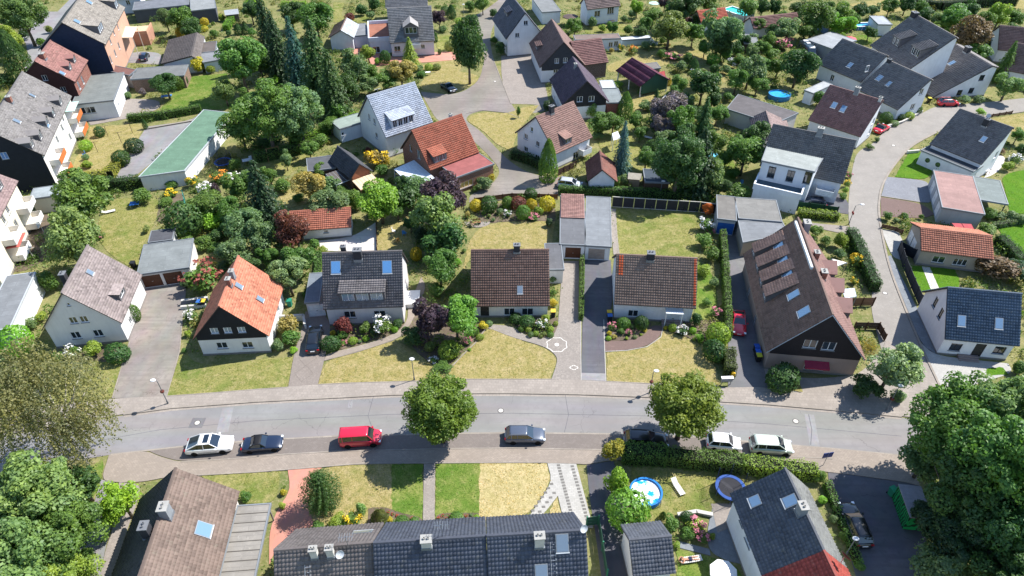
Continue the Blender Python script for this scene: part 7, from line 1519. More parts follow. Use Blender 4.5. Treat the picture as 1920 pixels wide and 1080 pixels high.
for half, colr, lb in ((0, (.10, .165, .04), 'loose green undergrowth filling the garden plots'), (1, (.19, .19, .06), 'dry weedy undergrowth between the garden plots')):
    q = (np.sin(X*.17+Y*.05)+np.sin(Y*.21-X*.08)+rng.normal(0, .5, len(X)) > .7) == bool(half); x, y, dd = X[q], Y[q], dn[q]; rep = 4; m = len(x)*rep
    P = np.column_stack([np.repeat(x, rep)+rng.normal(0, .22, m), np.repeat(y, rep)+rng.normal(0, .22, m), np.abs(rng.normal(0, .26, m))*np.repeat(np.clip(dd, .2, 2.2), rep)+.04])
    cs_ = np.arange(len(xc)) % 4 == 0; cs_ = cs_ if half else ~cs_; kk = 120; cx_, cy_, cr_, ch_ = (np.repeat(a[cs_], kk) for a in (xc, yc, rc_, hc_)); q3 = unit(len(cx_)); q3[:, 2] = np.abs(q3[:, 2]); wv = 1+.25*np.sin(q3[:, 0]*6+cx_)*np.cos(q3[:, 1]*5+cy_)
    P = np.concatenate([P, np.column_stack([cx_+q3[:, 0]*cr_*wv, cy_+q3[:, 1]*cr_*wv, .03+q3[:, 2]*ch_*wv])*1.0]); m = len(P)
    u_ = link('undergrowth', leafmesh('undergrowth', P, rng.normal(0, .6, (m, 3))+np.array([0, 0, .7]), .13*rng.uniform(.6, 1.4, m), FOL)); u_.color = (*colr, 1); tag(u_, lb, 'undergrowth', kind='stuff')

# short grass standing on the lawns
for key, colr in (('lawn_g', (.15, .25, .04)), ('lawn_m', (.225, .245, .06)), ('lawn_d', (.34, .29, .11)), ('lawn_s', (.5, .42, .19)), ('lawn_b', (.12, .27, .025))):
    Ps = []
    for nm, m, label, poly, z in GROUND:
        if m != key: continue
        a = np.array(poly); lo, hi = a.min(0)-.1, a.max(0)+.1; ar = np.prod(hi-lo); k = int(min(ar*(46 if key != 'lawn_d' else 30), 26000)); q = rng.uniform(lo, hi, (k, 2)); q = q[inside(poly, q[:, 0], q[:, 1])]
        c = np.sin(q[:, 0]*1.9+q[:, 1]*.7)+np.sin(q[:, 1]*2.3-q[:, 0]*.9)+rng.normal(0, .8, len(q)); q = q[c > -.6]; q += rng.normal(0, .06, q.shape); Ps.append(np.column_stack([q, z+np.abs(rng.normal(0, .025, len(q)))+.012]))
    P = np.concatenate(Ps); go = link('grass', leafmesh('grass', P, rng.normal(0, .55, P.shape)+np.array([0, 0, .8]), .065*rng.uniform(.5, 1.3, len(P)), FOL, .4)); go.color = (*colr, 1)
    tag(go, {'lawn_g': 'short green grass of the watered lawns', 'lawn_m': 'half-dry grass of the mixed lawns', 'lawn_d': 'dry yellowing grass of the parched lawns', 'lawn_s': 'straw-coloured grass before the anthracite terrace', 'lawn_b': 'vivid green grass of the irrigated lawns'}[key], 'grass', kind='stuff')
# ------------------------------------------------------------------ vehicles
PAINT = {'white': paint('f4f4f2'), 'navy': paint('1f2c44', .8), 'red': paint('c81e3a'), 'grey': paint('4c5462'), 'black': paint('15171b'), 'palegreen': paint('b9c2b4'), 'redc': paint('c4122a'), 'silver': paint('b4b8bc'), 'redblack': paint('c4122a')}
CG = glass('16202a', 1., 0., .05)
def wheel(root, x, y, s, r=.32):
    t = B().lathe([(r*.62, -.1), (r*.95, -.1), (r, -.06), (r, .06), (r*.95, .1), (r*.62, .1)], 14)
    o = t.build('wheel', RUB, root); o.location = (x, y, r); o.rotation_euler = (R(90)*(-s), 0, 0)
    k = B().lathe([(0, .06), (r*.2, .075), (r*.62, .08), (r*.62, -.1)], 14)
    for i in range(5):
        a = i*2*math.pi/5; k.box(-.02, .02, .03, r*.6, .07, .09) if i == 0 else k.add([Matrix.Rotation(a, 3, 'Z') @ Vector(v) for v in ((-.02, .03, .07), (.02, .03, .07), (.02, r*.6, .07), (-.02, r*.6, .07), (-.02, .03, .09), (.02, .03, .09), (.02, r*.6, .09), (-.02, r*.6, .09))], [(4, 5, 6, 7), (0, 1, 5, 4), (1, 2, 6, 5), (2, 3, 7, 6), (3, 0, 4, 7)])
    k.build('rim', STEEL, o)
def loft(st, sec):
    n = len(sec(st[0])); V = []; F = []
    for s in st: V += sec(s)
    for i in range(len(st)-1):
        for j in range(n-1): a = i*n+j; F.append((a, a+1, a+n+1, a+n))
    F.append(tuple(range(n-1, -1, -1))); b = (len(st)-1)*n; F.append(tuple(range(b, b+n))); return V, F
class PB:
    def __init__(s, r, m): s.r, s.m = r, m
    def tube(s, *a): B().tube(*a).build('pillar', s.m, s.r)
CK = {'suv': (1.64, .24, .07, -.18, -.44, 1.95), 'van': (1.80, .33, .20, -.47, -.49, 1.82), 'wagon': (1.47, .22, .05, -.38, -.46, 1.82), 'hatch': (1.48, .27, .09, -.36, -.46, 1.7), 'mpv': (1.62, .32, .12, -.42, -.475, 1.82), 'coupe': (1.34, .17, .0, -.16, -.40, 1.84), 'roadster': (1.30, .12, .0, -.17, -.28, 1.8)}
for kind, col, x, y, rz, Ln, label in CARS:
    H, wb, wt, rt_, rb, W = CK[kind]; pm = PAINT[col]; root = empty('car' if kind != 'van' else 'van', x, y, rz, .05 if y < 52 else .06 if y < 110 else .05)
    k = (H/1.47)**.55; hwf = W/2
    prof = [(-.5, .50, .78), (-.492, .66, .88), (-.465, .86, .95), (-.40, .93, .99), (-.2, .955, 1), (0, .95, 1), (.16, .935, 1), (.26, .90, .99), (.36, .84, .97), (.44, .76, .91), (.485, .64, .80), (.5, .50, .70)]
    if kind in ('coupe', 'roadster'): prof = [(a, b*.93, c) for a, b, c in prof]
    if kind in ('van', 'mpv'): prof = [(a, min(b*1.08, b+.06), c) for a, b, c in prof]
    def sec(s):
        a, zt, wf = s; zt *= k; hw = hwf*wf; X = a*Ln
        h = [(hw*.88, .2), (hw*.97, .34), (hw, .52 if zt > .6 else zt*.8), (hw*.985, zt*.84), (hw*.93, zt*.96), (hw*.78, zt+.012), (hw*.35, zt+.04)]
        return [(X, yy, zz) for yy, zz in h]+[(X, 0, zt+.045)]+[(X, -yy, zz) for yy, zz in h[::-1]]
    V, F = loft(prof, sec); body = link('body', pmesh('body', V, F, pm, None, True), root)
    zb = .9*k; zr = H-.04; bw, tw = hwf*.90, hwf*.70
    soft = kind == 'roadster'
    def gsec(s):
        X, z, a, b = s; return [(X, a, z-.1), (X, a, z), (X, a*.97, z+.02)]
    g = B(); Bf, Tf, Tr, Br = wb*Ln, wt*Ln, rt_*Ln, rb*Ln; zbf = .90*k; zbr = .93*k
    pts = [(Bf, bw*.95, zbf), (Bf, -bw*.95, zbf), (Tf, tw, zr), (Tf, -tw, zr), (Tr, tw, zr-.02), (Tr, -tw, zr-.02), (Br, bw*.93, zbr), (Br, -bw*.93, zbr), (Tf, bw, zbf), (Tf, -bw, zbf), (Tr, bw, zbr), (Tr, -bw, zbr)]
    g.add(pts, [(0, 1, 3, 2)[::-1], (2, 3, 5, 4)[::-1], (4, 5, 7, 6)[::-1], (0, 2, 8), (1, 9, 3), (8, 2, 4, 10), (9, 11, 5, 3), (10, 4, 6), (11, 7, 5)])
    g.build('window_glass', CG, root)
    r = B(); e = .03
    mid = (Tf+Tr)/2
    sr = lambda s: [(s[0], tw*s[1]+.03, s[2]-.05), (s[0], tw*s[1]*.92, s[2]+.005), (s[0], tw*s[1]*.5, s[2]+.03), (s[0], 0, s[2]+.038), (s[0], -tw*s[1]*.5, s[2]+.03), (s[0], -tw*s[1]*.92, s[2]+.005), (s[0], -tw*s[1]-.03, s[2]-.05)]
    V, F = loft([(Tr-.03, .97, zr-.03), (Tr+.2, 1, zr), (mid, 1.01, zr+.02), (Tf-.15, 1, zr+.005), (Tf+.04, .97, zr-.02)], sr)
    rm = pm if col not in ('redblack',) and kind != 'roadster' else plain('1a1a1e', .7 if soft else .25)
    link('roof', pmesh('roof', V, F, rm, None, True), root)
    pl = PB(root, pm if not soft else plain('1a1a1e', .8))
    for s in (1, -1):
        pl.tube([(Bf, s*bw*.95, zbf), (Tf, s*tw, zr)], .045, 5); pl.tube([(Br, s*bw*.93, zbr), (Tr, s*tw, zr-.02)], .06, 5); pl.tube([(Tf, s*(tw+.02), zr-.02), (Tr, s*(tw+.02), zr-.03)], .035, 5)
        if kind != 'roadster': xm = Tf*.45+Tr*.55; pl.tube([(xm, s*bw*1.0, zb), (xm, s*tw*1.01, zr-.02)], .04, 5)
        if kind in ('van', 'wagon', 'mpv'): xm = Tf*.1+Tr*.9; pl.tube([(xm, s*bw*1.0, zb), (xm, s*tw*1.01, zr-.02)], .06, 5)
    for s in (1, -1):
        wheel(root, .31*Ln, s*(hwf-.1), s, .33*k); wheel(root, -.295*Ln, s*(hwf-.1), s, .33*k)
        for nm, X, m, z in (('headlight', .475, glass('dfe8ee', 1.), .66*k), ('taillight', -.485, plain('a01018', .3), .74*k)):
            d = .05*Ln if X > 0 else .03*Ln; B().box(X*Ln-d/2, X*Ln+d/2, s*hwf*.74-.13, s*hwf*.74+.13, z-.06, z+.07).build(nm, m, root)
        B().box(wb*Ln-.28, wb*Ln-.12, s*(hwf+.02), s*(hwf+.17), .93*k, 1.06*k).build('mirror', pm, root)
        B().tube([(.2*Ln, s*(hwf+.002), .5*k), (-.2*Ln, s*(hwf+.002), .5*k)], .02, 4).build('door_strip', BLACK, root)
        if kind == 'wagon': B().tube([(Tf-.1, s*tw*.95, zr+.05), (Tr+.1, s*tw*.95, zr+.05)], .025, 5).build('roof_rail', STEEL if col == 'grey' else BLACK, root)
    B().box(.5*Ln-.03, .5*Ln+.012, -.26, .26, .38, .49).build('number_plate', WHITE, root); B().box(-.5*Ln-.012, -.5*Ln+.03, -.26, .26, .55, .66).build('number_plate', WHITE, root)
    if kind == 'suv': B().quad((Tf-.15, -tw*.8, zr+.052), (Tf-.15, tw*.8, zr+.052), (mid-.1, tw*.8, zr+.066), (mid-.1, -tw*.8, zr+.066)).build('sunroof', CG, root)
    tag(root, label, 'van' if kind == 'van' else 'car', 'cars parked along the main street' if abs(rz) < .3 and y < 47 else 'cars parked in drives and side streets')
root = empty('camper_van', CAMPER[0], CAMPER[1], CAMPER[2]); tag(root, 'dark grey camper van with white roof boxes beside the felt-roofed garage', 'camper van')
cm = paint('3c4a54', .9); V, F = loft([(-2.95, 2.2, .9), (-2.85, 2.5, .98), (1.2, 2.55, 1), (1.7, 2.3, 1), (2.15, 1.45, .98), (2.85, 1.15, .92), (2.95, .8, .85)], lambda s: [(s[0], 1.0*s[2], .35), (s[0], 1.03*s[2], .9), (s[0], 1.0*s[2], s[1]*.8), (s[0], .9*s[2], s[1]*.97), (s[0], .6*s[2], s[1]), (s[0], -.6*s[2], s[1]), (s[0], -.9*s[2], s[1]*.97), (s[0], -1.0*s[2], s[1]*.8), (s[0], -1.03*s[2], .9), (s[0], -1.0*s[2], .35)])
link('body', pmesh('body', V, F, cm, None, True), root)
B().quad((1.76, -.85, 2.26), (1.76, .85, 2.26), (2.2, .88, 1.46), (2.2, -.88, 1.46)).build('windscreen', CG, root)
for s in (-1, 1):
    for x0, x1 in ((-2.3, -1.3), (-.6, .5), (1.2, 1.75)): B().box(x0, x1, s*1.015-.01, s*1.015+.012, 1.35, 1.95).build('side_window', CG, root)
    wheel(root, 1.9, s*.92, s, .34); wheel(root, -1.8, s*.92, s, .34)
    B().box(2.86, 2.97, s*.6-.15, s*.6+.15, .75, .95).build('headlight', glass('dfe8ee'), root)
B().box(-2.3, -1.5, -.5, .5, 2.56, 2.8).build('roof_box', WHITE, root); B().box(-.9, -.2, -.4, .4, 2.57, 2.75).build('roof_hatch', WHITE, root); B().box(-2.6, 1., 1.04, 1.14, 2.2, 2.34).build('awning_roll', WHITE, root)
# ------------------------------------------------------------------ street furniture
for x, y, ox, oy, h, label in LAMPS:
    r = empty('street_lamp', x, y, 0, .03); B().tube([(0, 0, 0), (0, 0, h*.5), (0, 0, h-.25), (ox*.4, oy*.4, h), (ox, oy, h+.05)], .055, 7, .035).build('pole', plain('7d8286', .5, .8, .1, .4), r)
    B().lathe([(.02, .08), (.2, .04), (.24, -.03), (.18, -.09), (.0, -.1)][::-1], 10, (ox, oy, h+.07), 1.35, 1).build('lamp_head', plain('e6e8e8', .4), r)
    B().lathe([(.09, 0), (.09, .5), (.06, .52)], 8).build('base', plain('6a6e72', .6), r)
    tag(r, label, 'street lamp', 'street lamps')
    if 'red sign' in label: B().box(-.03, .03, -.3, .3, 1.9, 2.3).build('sign', plain('c03030', .5), r)
    if y > 50 and y < 54: B().lathe([(.0, -.05), (.2, -.1), (.24, 0), (.2, .14), (0, .1)], 9, (0, 0, h*.52)).build('flower_basket', plain('6d3a30', .9), r)
for x, y, label, q in MANH:
    z = .0215 if y < 60 and x < 40 else .045
    r = empty('manhole_cover', x, y, 0, z)
    B().lathe([(.36, 0), (.36, .012), (.27, .012)], 20).build('ring', plain('5d5a58', .8), r); B().lathe([(.27, .0), (.27, .016), (0, .018)], 20).build('lid', plain('cfc9c0', .8), r)
    if q: B().box(-.75, .75, -.7, .7, -.01, .006).build('surround', GM['asphaltd2'], r)
    tag(r, label, 'manhole cover', 'manhole covers')
def fence(label, poly, h, sp, pm, bm, cat='fence', slats=0, rails=2, rm=None):
    x0, y0 = poly[0]; r = empty('fence', x0, y0); tag(r, label, cat)
    P = [(a-x0, b-y0) for a, b in poly]
    for (a, b), (c, d) in zip(P, P[1:]):
        L = math.hypot(c-a, d-b); n = max(1, round(L/sp)); t = math.atan2(d-b, c-a)
        for i in range(n):
            ax, ay = a+(c-a)*i/n, b+(d-b)*i/n; seg = L/n; Mx = Matrix.Translation((ax, ay, 0)) @ Matrix.Rotation(t, 4, 'Z')
            o = B().box(-.06, .06, -.07, .07, 0, h+.08).build('post', pm, r); o.matrix_local = Mx
            if slats:
                for j in range(slats):
                    z0 = .1+(h-.1)*j/slats; o = B().box(.06, seg-.06, -.015+.01*(j % 2), .012+.01*(j % 2), z0, z0+(h-.1)/slats*.9).build('slat', bm, r); o.matrix_local = Mx
            else:
                o = B().box(.06, seg-.06, -.02, .02, .08, h-.05).build('panel', bm, r); o.matrix_local = Mx
            if rails and rm:
                for z0 in (.04, h-.04): o = B().box(.06, seg-.06, -.05, .05, z0, z0+.09).build('rail', rm, r); o.matrix_local = Mx
    a, b = P[-1]; o = B().box(-.06, .06, -.07, .07, 0, h+.08).build('post', pm, r); o.location = (a, b, 0)
    return r
YP = plain('d8d488', .7); PW = plain('cfcac0', .8)
fence('dark panel fence with pale yellow posts behind the square back lawn', [(15.88,91.59), (29.41,90.07), (31.80,89.47)], 1.9, 1.75, YP, plain('34343a', .8), rm=PW)
fence('wooden slat fence between big brown house and side road', [(44.63,67.66), (47.71,67.77)], 1.5, 1.6, DKWOOD, plain('7a5a48', .8), slats=6)
fence('dark picket fence round the dry grass corner', [(43.55,63.35), (46.57,63.26), (46.50,61.13)], 1.2, 1.3, DKWOOD, plain('4a3c36', .8), slats=5)
fence('green mesh fence at the end of the anthracite terrace', [(7.16,35.70), (8.31,35.87), (8.56,30.49)], 1.6, 2.4, plain('2f7a5c', .5), plain('2f5a4c', .5), slats=3)
fence('dark green panel fence behind the navy estate car', [(42.64,91.59), (46.84,90.67), (50.87,89.47)], 1.4, 2.2, plain('20382c', .7), plain('1f4a34', .7))
fence('brown lattice fence behind the rockery shrubs', [(-5.99,92.68), (0.00,94.10), (7.33,93.78)], 1.0, 1.6, DKWOOD, plain('6d4a30', .8), slats=5)
fence('low wooden barrier rail at the bend', [(91.99,122.76), (94.98,123.68), (98.00,124.61)], .7, 1.6, DKWOOD, DKWOOD, slats=2)
fence('anthracite privacy fence along the vivid small lawn', [(56.40,80.00), (55.45,76.22), (54.55,71.51), (53.96,67.98)], 1.7, 2.0, plain('3a3d44', .7), plain('30343c', .7))
fence('dark gate panels joining garage and privacy fence', [(56.40,80.00), (57.74,77.96)], 1.7, 2.0, plain('30343c', .7), plain('282c34', .7), 'gate')
fence('dark wooden fence below the balcony of the white house', [(7.80,101.12), (11.08,103.98)], 1.3, 1.5, DKWOOD, plain('4a3630', .8), slats=6)
fence('blue privacy screen behind the bright tree', [(75.11,172.97), (77.01,167.76)], 1.8, 2.2, plain('5f7fa4', .6), plain('5c7fa8', .7))
fence('low wooden fence in front of the orange-tiled garage lawn', [(56.34,85.69), (58.09,84.85), (58.70,84.01)], .8, 1.4, DKWOOD, DKWOOD, slats=3)
fence('garden trellis beside the white patio', [(-20.85,86.83), (-19.74,80.00)], .6, 1.8, DKWOOD, plain('57463a', .8), slats=3)
fence('tall net trellis in the vegetable garden', [(-52.82,93.62), (-51.09,90.07)], 1.7, 1.5, plain('3c8a80', .6), plain('5fae9c', .6), slats=3)
def lowwall(label, poly, h, t, m):
    for i, (p, q) in enumerate(zip(poly, poly[1:])):
        L = math.hypot(q[0]-p[0], q[1]-p[1]); a = math.atan2(q[1]-p[1], q[0]-p[0]); r = empty('garden_wall', *p, a)
        B().box(0, L, -t/2, t/2, 0, h).build('masonry', m, r); B().box(-.03, L+.03, -t/2-.04, t/2+.04, h+.002, h+.06).build('coping', plain('c4c0b8', .8), r)
        tag(r, label if not i else label.replace(' wall', ' return wall'), 'wall')
lowwall('white garden wall beside the golden-brown shrub', [(-29.85,64.86), (-26.87,65.06), (-26.27,63.35)], .9, .24, plaster('eeeeec'))
lowwall('low slate-clad wall at the top of the concrete driveway', [(-43.69,67.98), (-40.44,68.63)], .8, .3, plain('6d7484', .8))
lowwall('white retaining wall before the low slate-clad wall', [(-43.52,67.13), (-40.36,67.55)], .5, .25, plaster('eeeeec'))
lowwall('pale patio wall of the trampoline garden', [(16.16,36.78), (18.06,37.13), (19.55,36.78)], .35, .3, plain('cfc8bc', .8))
lowwall('white block wall beside the brown bungalow', [(5.32,74.77), (6.90,75.01)], .9, .2, plaster('eeeeec'))
lowwall('curved bed wall before the black-tiled house on the bend', [(71.03,118.73), (74.64,120.50), (80.63,125.08)], .5, .25, plain('a09a94', .8))
lowwall('rendered terrace wall behind the round pale terrace', [(70.51,108.86), (72.78,109.25)], .5, .3, plaster('e8e8e4'))
# ------------------------------------------------------------------ pools, trampolines, garden furniture
def pool(label, x, y, r, h, wall, water, ell=1., rz=0):
    o = empty('pool', x, y, rz); tag(o, label, 'pool', 'garden pools')
    B().lathe([(r, 0), (r*1.03, h*.5), (r, h), (r-.08, h), (r-.08, h-.15)], 28, sy=ell, caps=False).build('pool_wall', plain(wall, .5), o)
    B().lathe([(r-.07, h-.14), (0, h-.139)], 28, sy=ell, caps=False).build('water', water, o)
    B().lathe([(r+.05, h-.03), (r+.05, h+.05), (r-.14, h+.05), (r-.14, h-.03)], 28, sy=ell, caps=False).build('rim', plain(wall, .4), o)
    return o
def foam():
    n = NT('pool_liner_print'); c = n.mix(n.ramp(n.noise(1.1, 5, rough=.6), .44, .5), hx('1f9ae0', .95), (.82, .86, .9)); n.bsdf(c, .05, n.noise(4, 3), .2, .04, Specular_IOR_Level=.6); return n.m
po = pool('round blue inflatable pool with white cloud print beside the lounger', *(13.36,39.08), 1.6, .75, '1a7cc8', foam())
lad = B()
for s in (-.2, .2): lad.tube([(1.3, -1.1+s, 0), (1.25, -1.05+s, 1.1), (1.05, -.9+s, .9)], .03, 5)
for z in (.25, .5, .75): lad.tube([(1.3, -1.3, z), (1.3, -.9, z)], .025, 4)
lad.build('ladder', STEEL, po)
pool('oval bright blue pool behind the brown-grey bungalow', *(54.50,131.83), 2.2, 1.0, '3c7fb4', waterm('2f9ae0'), .85)
pool('small round paddling pool under the dark trees', *(35.23,107.74), 1.1, .5, '5aa8c8', waterm('6fc4dc'))
def rectpool(label, x, y, rz, a, b, h, wc, water):
    o = empty('pool', x, y, rz); tag(o, label, 'pool', 'garden pools'); w = B()
    for q in ((-a, a, -b, -b+.15), (-a, a, b-.15, b), (-a, -a+.15, -b+.15, b-.15), (a-.15, a, -b+.15, b-.15)): w.box(*q, 0, h)
    w.build('pool_wall', plain(wc, .6), o); B().quad((-a+.14, -b+.14, h-.2), (a-.14, -b+.14, h-.2), (a-.14, b-.14, h-.2), (-a+.14, b-.14, h-.2)).build('water', water, o)
    rm_ = B()
    for q in ((-a-.06, a+.06, -b-.06, -b+.22), (-a-.06, a+.06, b-.22, b+.06), (-a-.06, -a+.22, -b+.22, b-.22), (a-.22, a+.06, -b+.22, b-.22)): rm_.box(*q, h+.003, h+.08)
    rm_.build('rim', WHITE, o)
    for i in range(5): B().box(-a-.07, -a-.003, -b+.3+i*(2*b-.6)/4-.04, -b+.3+i*(2*b-.6)/4+.04, 0, h).build('strut', WHITE, o); B().box(-a+.3+i*(2*a-.6)/4-.04, -a+.3+i*(2*a-.6)/4+.04, -b-.07, -b-.003, 0, h).build('strut', WHITE, o)
rectpool('raised rectangular teal pool beside the red-tiled garden house', *(58.53,181.32), R(-52), 3.6, 2.1, 1.3, 'dfe2e0', waterm('2fc4b8'))
rectpool('light blue rectangular pool behind the bright tree', *(87.65,172.56), R(8), 2.3, 1.3, .9, '4a86b8', waterm('5ab4e4'))
def netmat():
    n = NT('safety_net'); t = n.n('BsdfTransparent'); d = n.n('BsdfDiffuse'); n.set(d, 0, (.02, .02, .025)); m = n.n('MixShader'); n.set(m, 0, .3); n.t.links.new(t.outputs[0], m.inputs[1]); n.t.links.new(d.outputs[0], m.inputs[2]); n.t.links.new(m.outputs[0], n.out.inputs[0]); return n.m
NET = netmat()
def trampoline(label, x, y, r, h):
    o = empty('trampoline', x, y, .3); tag(o, label, 'trampoline', 'garden trampolines')
    B().lathe([(r*.8, h), (0, h+.002)], 28, caps=False).build('jumping_mat', plain('3a3a40', .8), o)
    B().lathe([(r*.79, h+.03), (r, h+.04), (r+.03, h), (r, h-.06), (r*.8, h-.02)], 28, caps=False).build('pad', plain('2a5cb0', .5), o)
    for i in range(6):
        a = i*math.pi/3; c, s = math.cos(a), math.sin(a)
        B().tube([(c*r*1.0, s*r, 0), (c*r, s*r, h)], .035, 5).build('leg', STEEL, o)
        B().tube([(c*(r+.06), s*(r+.06), h*.4), (c*(r+.06), s*(r+.06), h+1.75)], .03, 5).build('net_pole', plain('2a3a6a', .5), o)
    B().lathe([(r+.02, h+.05), (r-.05, h+1.7)], 28, caps=False).build('safety_net', NET, o)
trampoline('blue-rimmed trampoline with safety net beside the dark-tiled white house', *(21.88,39.50), 1.5, .8)
trampoline('blue trampoline beside the long green-roofed garage', *(-50.21,104.95), 1.45, .6)
def lounger(label, x, y, rz, m, up=.5):
    o = empty('sun_lounger', x, y, rz); tag(o, label, 'sun lounger', 'sun loungers')
    for i in range(7): B().box(-.55+i*.19, -.55+i*.19+.16, -.3, .3, .3, .33).build('slat', m, o)
    b = B()
    for i in range(4):
        t = (i+.1)*.17; b.add([Vector((-.58-t*math.cos(up), s*.3, .32+t*math.sin(up))) if True else 0 for t in (t, t+.14) for s in (-1, 1)], [(0, 1, 3, 2)])
    b.build('backrest', m, o)
    for s in (-.29, .29): B().tube([(.8, s, .29), (-.6, s, .29)], .022, 5).build('side_rail', STEEL, o)
    for xx in (.7, -.5):
        for s in (-.28, .28): B().tube([(xx, s, 0), (xx, s, .29)], .02, 5).build('leg', STEEL, o)
    return o
lounger('white slatted lounger on the lawn between pool and trampoline', *(16.82,39.71), R(-68), plain('e4e2da', .7))
lg = lounger('lounger carrying the sunbather', *(16.30,32.16), R(-172), plain('e0ddd6', .7), .12)
lounger('lone white lounger beside the broad fruit tree', *(-63.18,89.92), R(28), plain('eceae4', .7))
lounger('white garden bench seat under the grey-purple tree', *(25.12,114.52), R(-30), plain('eceae4', .7), 1.2)
# person lying face down on the lounger: one continuous skinned figure
def person():
    o = empty('person', *(16.30,32.16), R(8), .40); tag(o, 'person in dark shorts lying face down on a white lounger', 'person')
    pts = {}; E = []; V = []; Rr = []
    def add(n, p, r, par=None):
        pts[n] = len(V); V.append(p); Rr.append(r)
        if par: E.append((pts[par], pts[n]))
    add('pel', (.0, 0, .02), .15); add('wst', (-.17, 0, .03), .125, 'pel'); add('chs', (-.36, 0, .05), .15, 'wst'); add('nck0', (-.52, 0, .06), .10, 'chs'); add('nck', (-.58, 0, .07), .06, 'nck0'); add('hd0', (-.66, .01, .08), .085, 'nck'); add('hd', (-.76, .02, .09), .09, 'hd0'); add('hd1', (-.83, .02, .08), .06, 'hd')
    for s in (1, -1):
        k = 'l' if s > 0 else 'r'
        add(k+'sh', (-.48, s*.17, .05), .075, 'nck0'); add(k+'el', (-.66, s*.34, 0), .045, k+'sh'); add(k+'wr', (-.84, s*.16, -.02), .032, k+'el'); add(k+'hn', (-.90, s*.09, -.02), .035, k+'wr')
        for i in range(4): add(f'{k}f{i}', (-.955+.012*abs(i-1.5), s*(.10-.035*i), -.025), .010, k+'hn'); add(f'{k}g{i}', (-1.0+.014*abs(i-1.5), s*(.085-.036*i), -.04), .009, f'{k}f{i}')
        add(k+'t', (-.88, s*.02, -.02), .011, k+'hn')
        add(k+'hp', (.08, s*.09, .02), .105, 'pel'); add(k+'kn', (.47, s*(.12+.03*s), 0), .062, k+'hp'); add(k+'cf', (.6, s*.13, .01), .058, k+'kn'); add(k+'an', (.88, s*.14, -.01), .037, k+'cf'); add(k+'ft', (1.0, s*.16, -.04), .035, k+'an'); add(k+'to', (1.1, s*.17, -.05), .022, k+'ft')
    me = bpy.data.meshes.new('body'); me.from_pydata(V, E, []); b = link('body', me, o); me.materials.append(plain('c89072', .6))
    m = b.modifiers.new('skin', 'SKIN'); b.modifiers.new('sub', 'SUBSURF').render_levels = 2
    for i, d in enumerate(me.skin_vertices[0].data): d.radius = (Rr[i], Rr[i]*.85); d.use_root = (i == 0)
    sh = B(); sh.lathe([(.135, -.1), (.16, .0), (.165, .12)], 12, (0, 0, 0), 1, 1.15); sv = [(v[2], v[1], v[0]*.8+.02) for v in sh.V]; sh.V = sv
    for s in (1, -1): sh.tube([(.08, s*.09, .02), (.3, s*.115, .01)], .118, 10, .095)
    sh.build('shorts', plain('27304a', .8), o)
    B().lathe([(.0, -.02), (.095, .0), (.1, .06), (.06, .11), (0, .12)], 10, (-.78, .02, .09)).build('hair', plain('3a2a20', .9), o)
    return o
person()
def parasol(label, x, y, r, h, c):
    o = empty('parasol', x, y, .2); tag(o, label, 'parasol', 'garden parasols'); b = B(); n = 8
    V = [(0, 0, h+.45)]+[(r*math.cos(i*2*math.pi/n), r*math.sin(i*2*math.pi/n), h) for i in range(n)]+[(r*.97*math.cos(i*2*math.pi/n), r*.97*math.sin(i*2*math.pi/n), h-.15) for i in range(n)]
    b.add(V, [(0, 1+i, 1+(i+1) % n) for i in range(n)]+[(1+i, 1+n+i, 1+n+(i+1) % n, 1+(i+1) % n) for i in range(n)]); b.build('canopy', plain(c, .8, .9, .05), o); B().tube([(0, 0, 0), (0, 0, h+.5)], .03, 6).build('pole', STEEL, o); B().lathe([(.3, 0), (.28, .1), (.05, .14)], 10).build('base', GREY, o)
parasol('white parasol beside the sunbather at the bottom edge', *(18.62,29.95), 1.25, 2.2, 'f4f0ea')
parasol('pinkish red parasol behind the black-tiled house', *(79.06,159.87), 1.5, 2.1, 'd8606a')
parasol('brown parasol on the terrace near the top', *(14.69,174.72), 2.0, 2.2, '5a4c48')
parasol('pale green parasol at the top edge', *(37.31,185.06), 1.5, 2.2, 'bcd4c4')
def table(label, x, y, rz, c, L=.8, W=.5):
    o = empty('garden_table', x, y, rz); tag(o, label, 'table', 'garden tables'); m = plain(c, .6); B().box(-L, L, -W, W, .7, .75).build('table_top', m, o)
    for a in (-1, 1):
        for b in (-1, 1): B().box(a*(L-.08)-.03, a*(L-.08)+.03, b*(W-.08)-.03, b*(W-.08)+.03, 0, .7).build('leg', STEEL, o)
def chair(label, x, y, rz, c):
    o = empty('garden_chair', x, y, rz); tag(o, label, 'chair', 'garden chairs'); m = plain(c, .6); B().box(-.25, .25, -.25, .25, .4, .45).build('seat', m, o); B().box(-.25, -.2, -.25, .25, .452, 1.0).build('backrest', m, o)
    for a in (-1, 1):
        for b in (-1, 1): B().box(a*.22-.02, a*.22+.02, b*.22-.02, b*.22+.02, 0, .398).build('leg', m, o)
table('blue covered table on the long back lawn', *(-59.89,91.60), .3, '2f78c8', .7, .6); table('blue table under the spreading dark tree', *(-70.25,131.39), .2, '3f8ad0', 1.0, .5)
table('white table beside the trampoline garden gate', *(-46.13,105.33), .4, 'd8d8dc'); table('white patio table on the round pale terrace', *(80.68,102.05), 0, 'e8e8e4', .6, .6)
table('round-edged table on the top terrace', *(25.03,176.35), .3, '6a5a50', .9, .5); table('white table on the roof terrace house lawn', *(-18.29,143.48), .2, 'f0f0f0', .6, .3)
table('garden table beside the dry fruit-tree lawn', *(39.40,145.03), .2, 'e4e4e0', .5, .4)
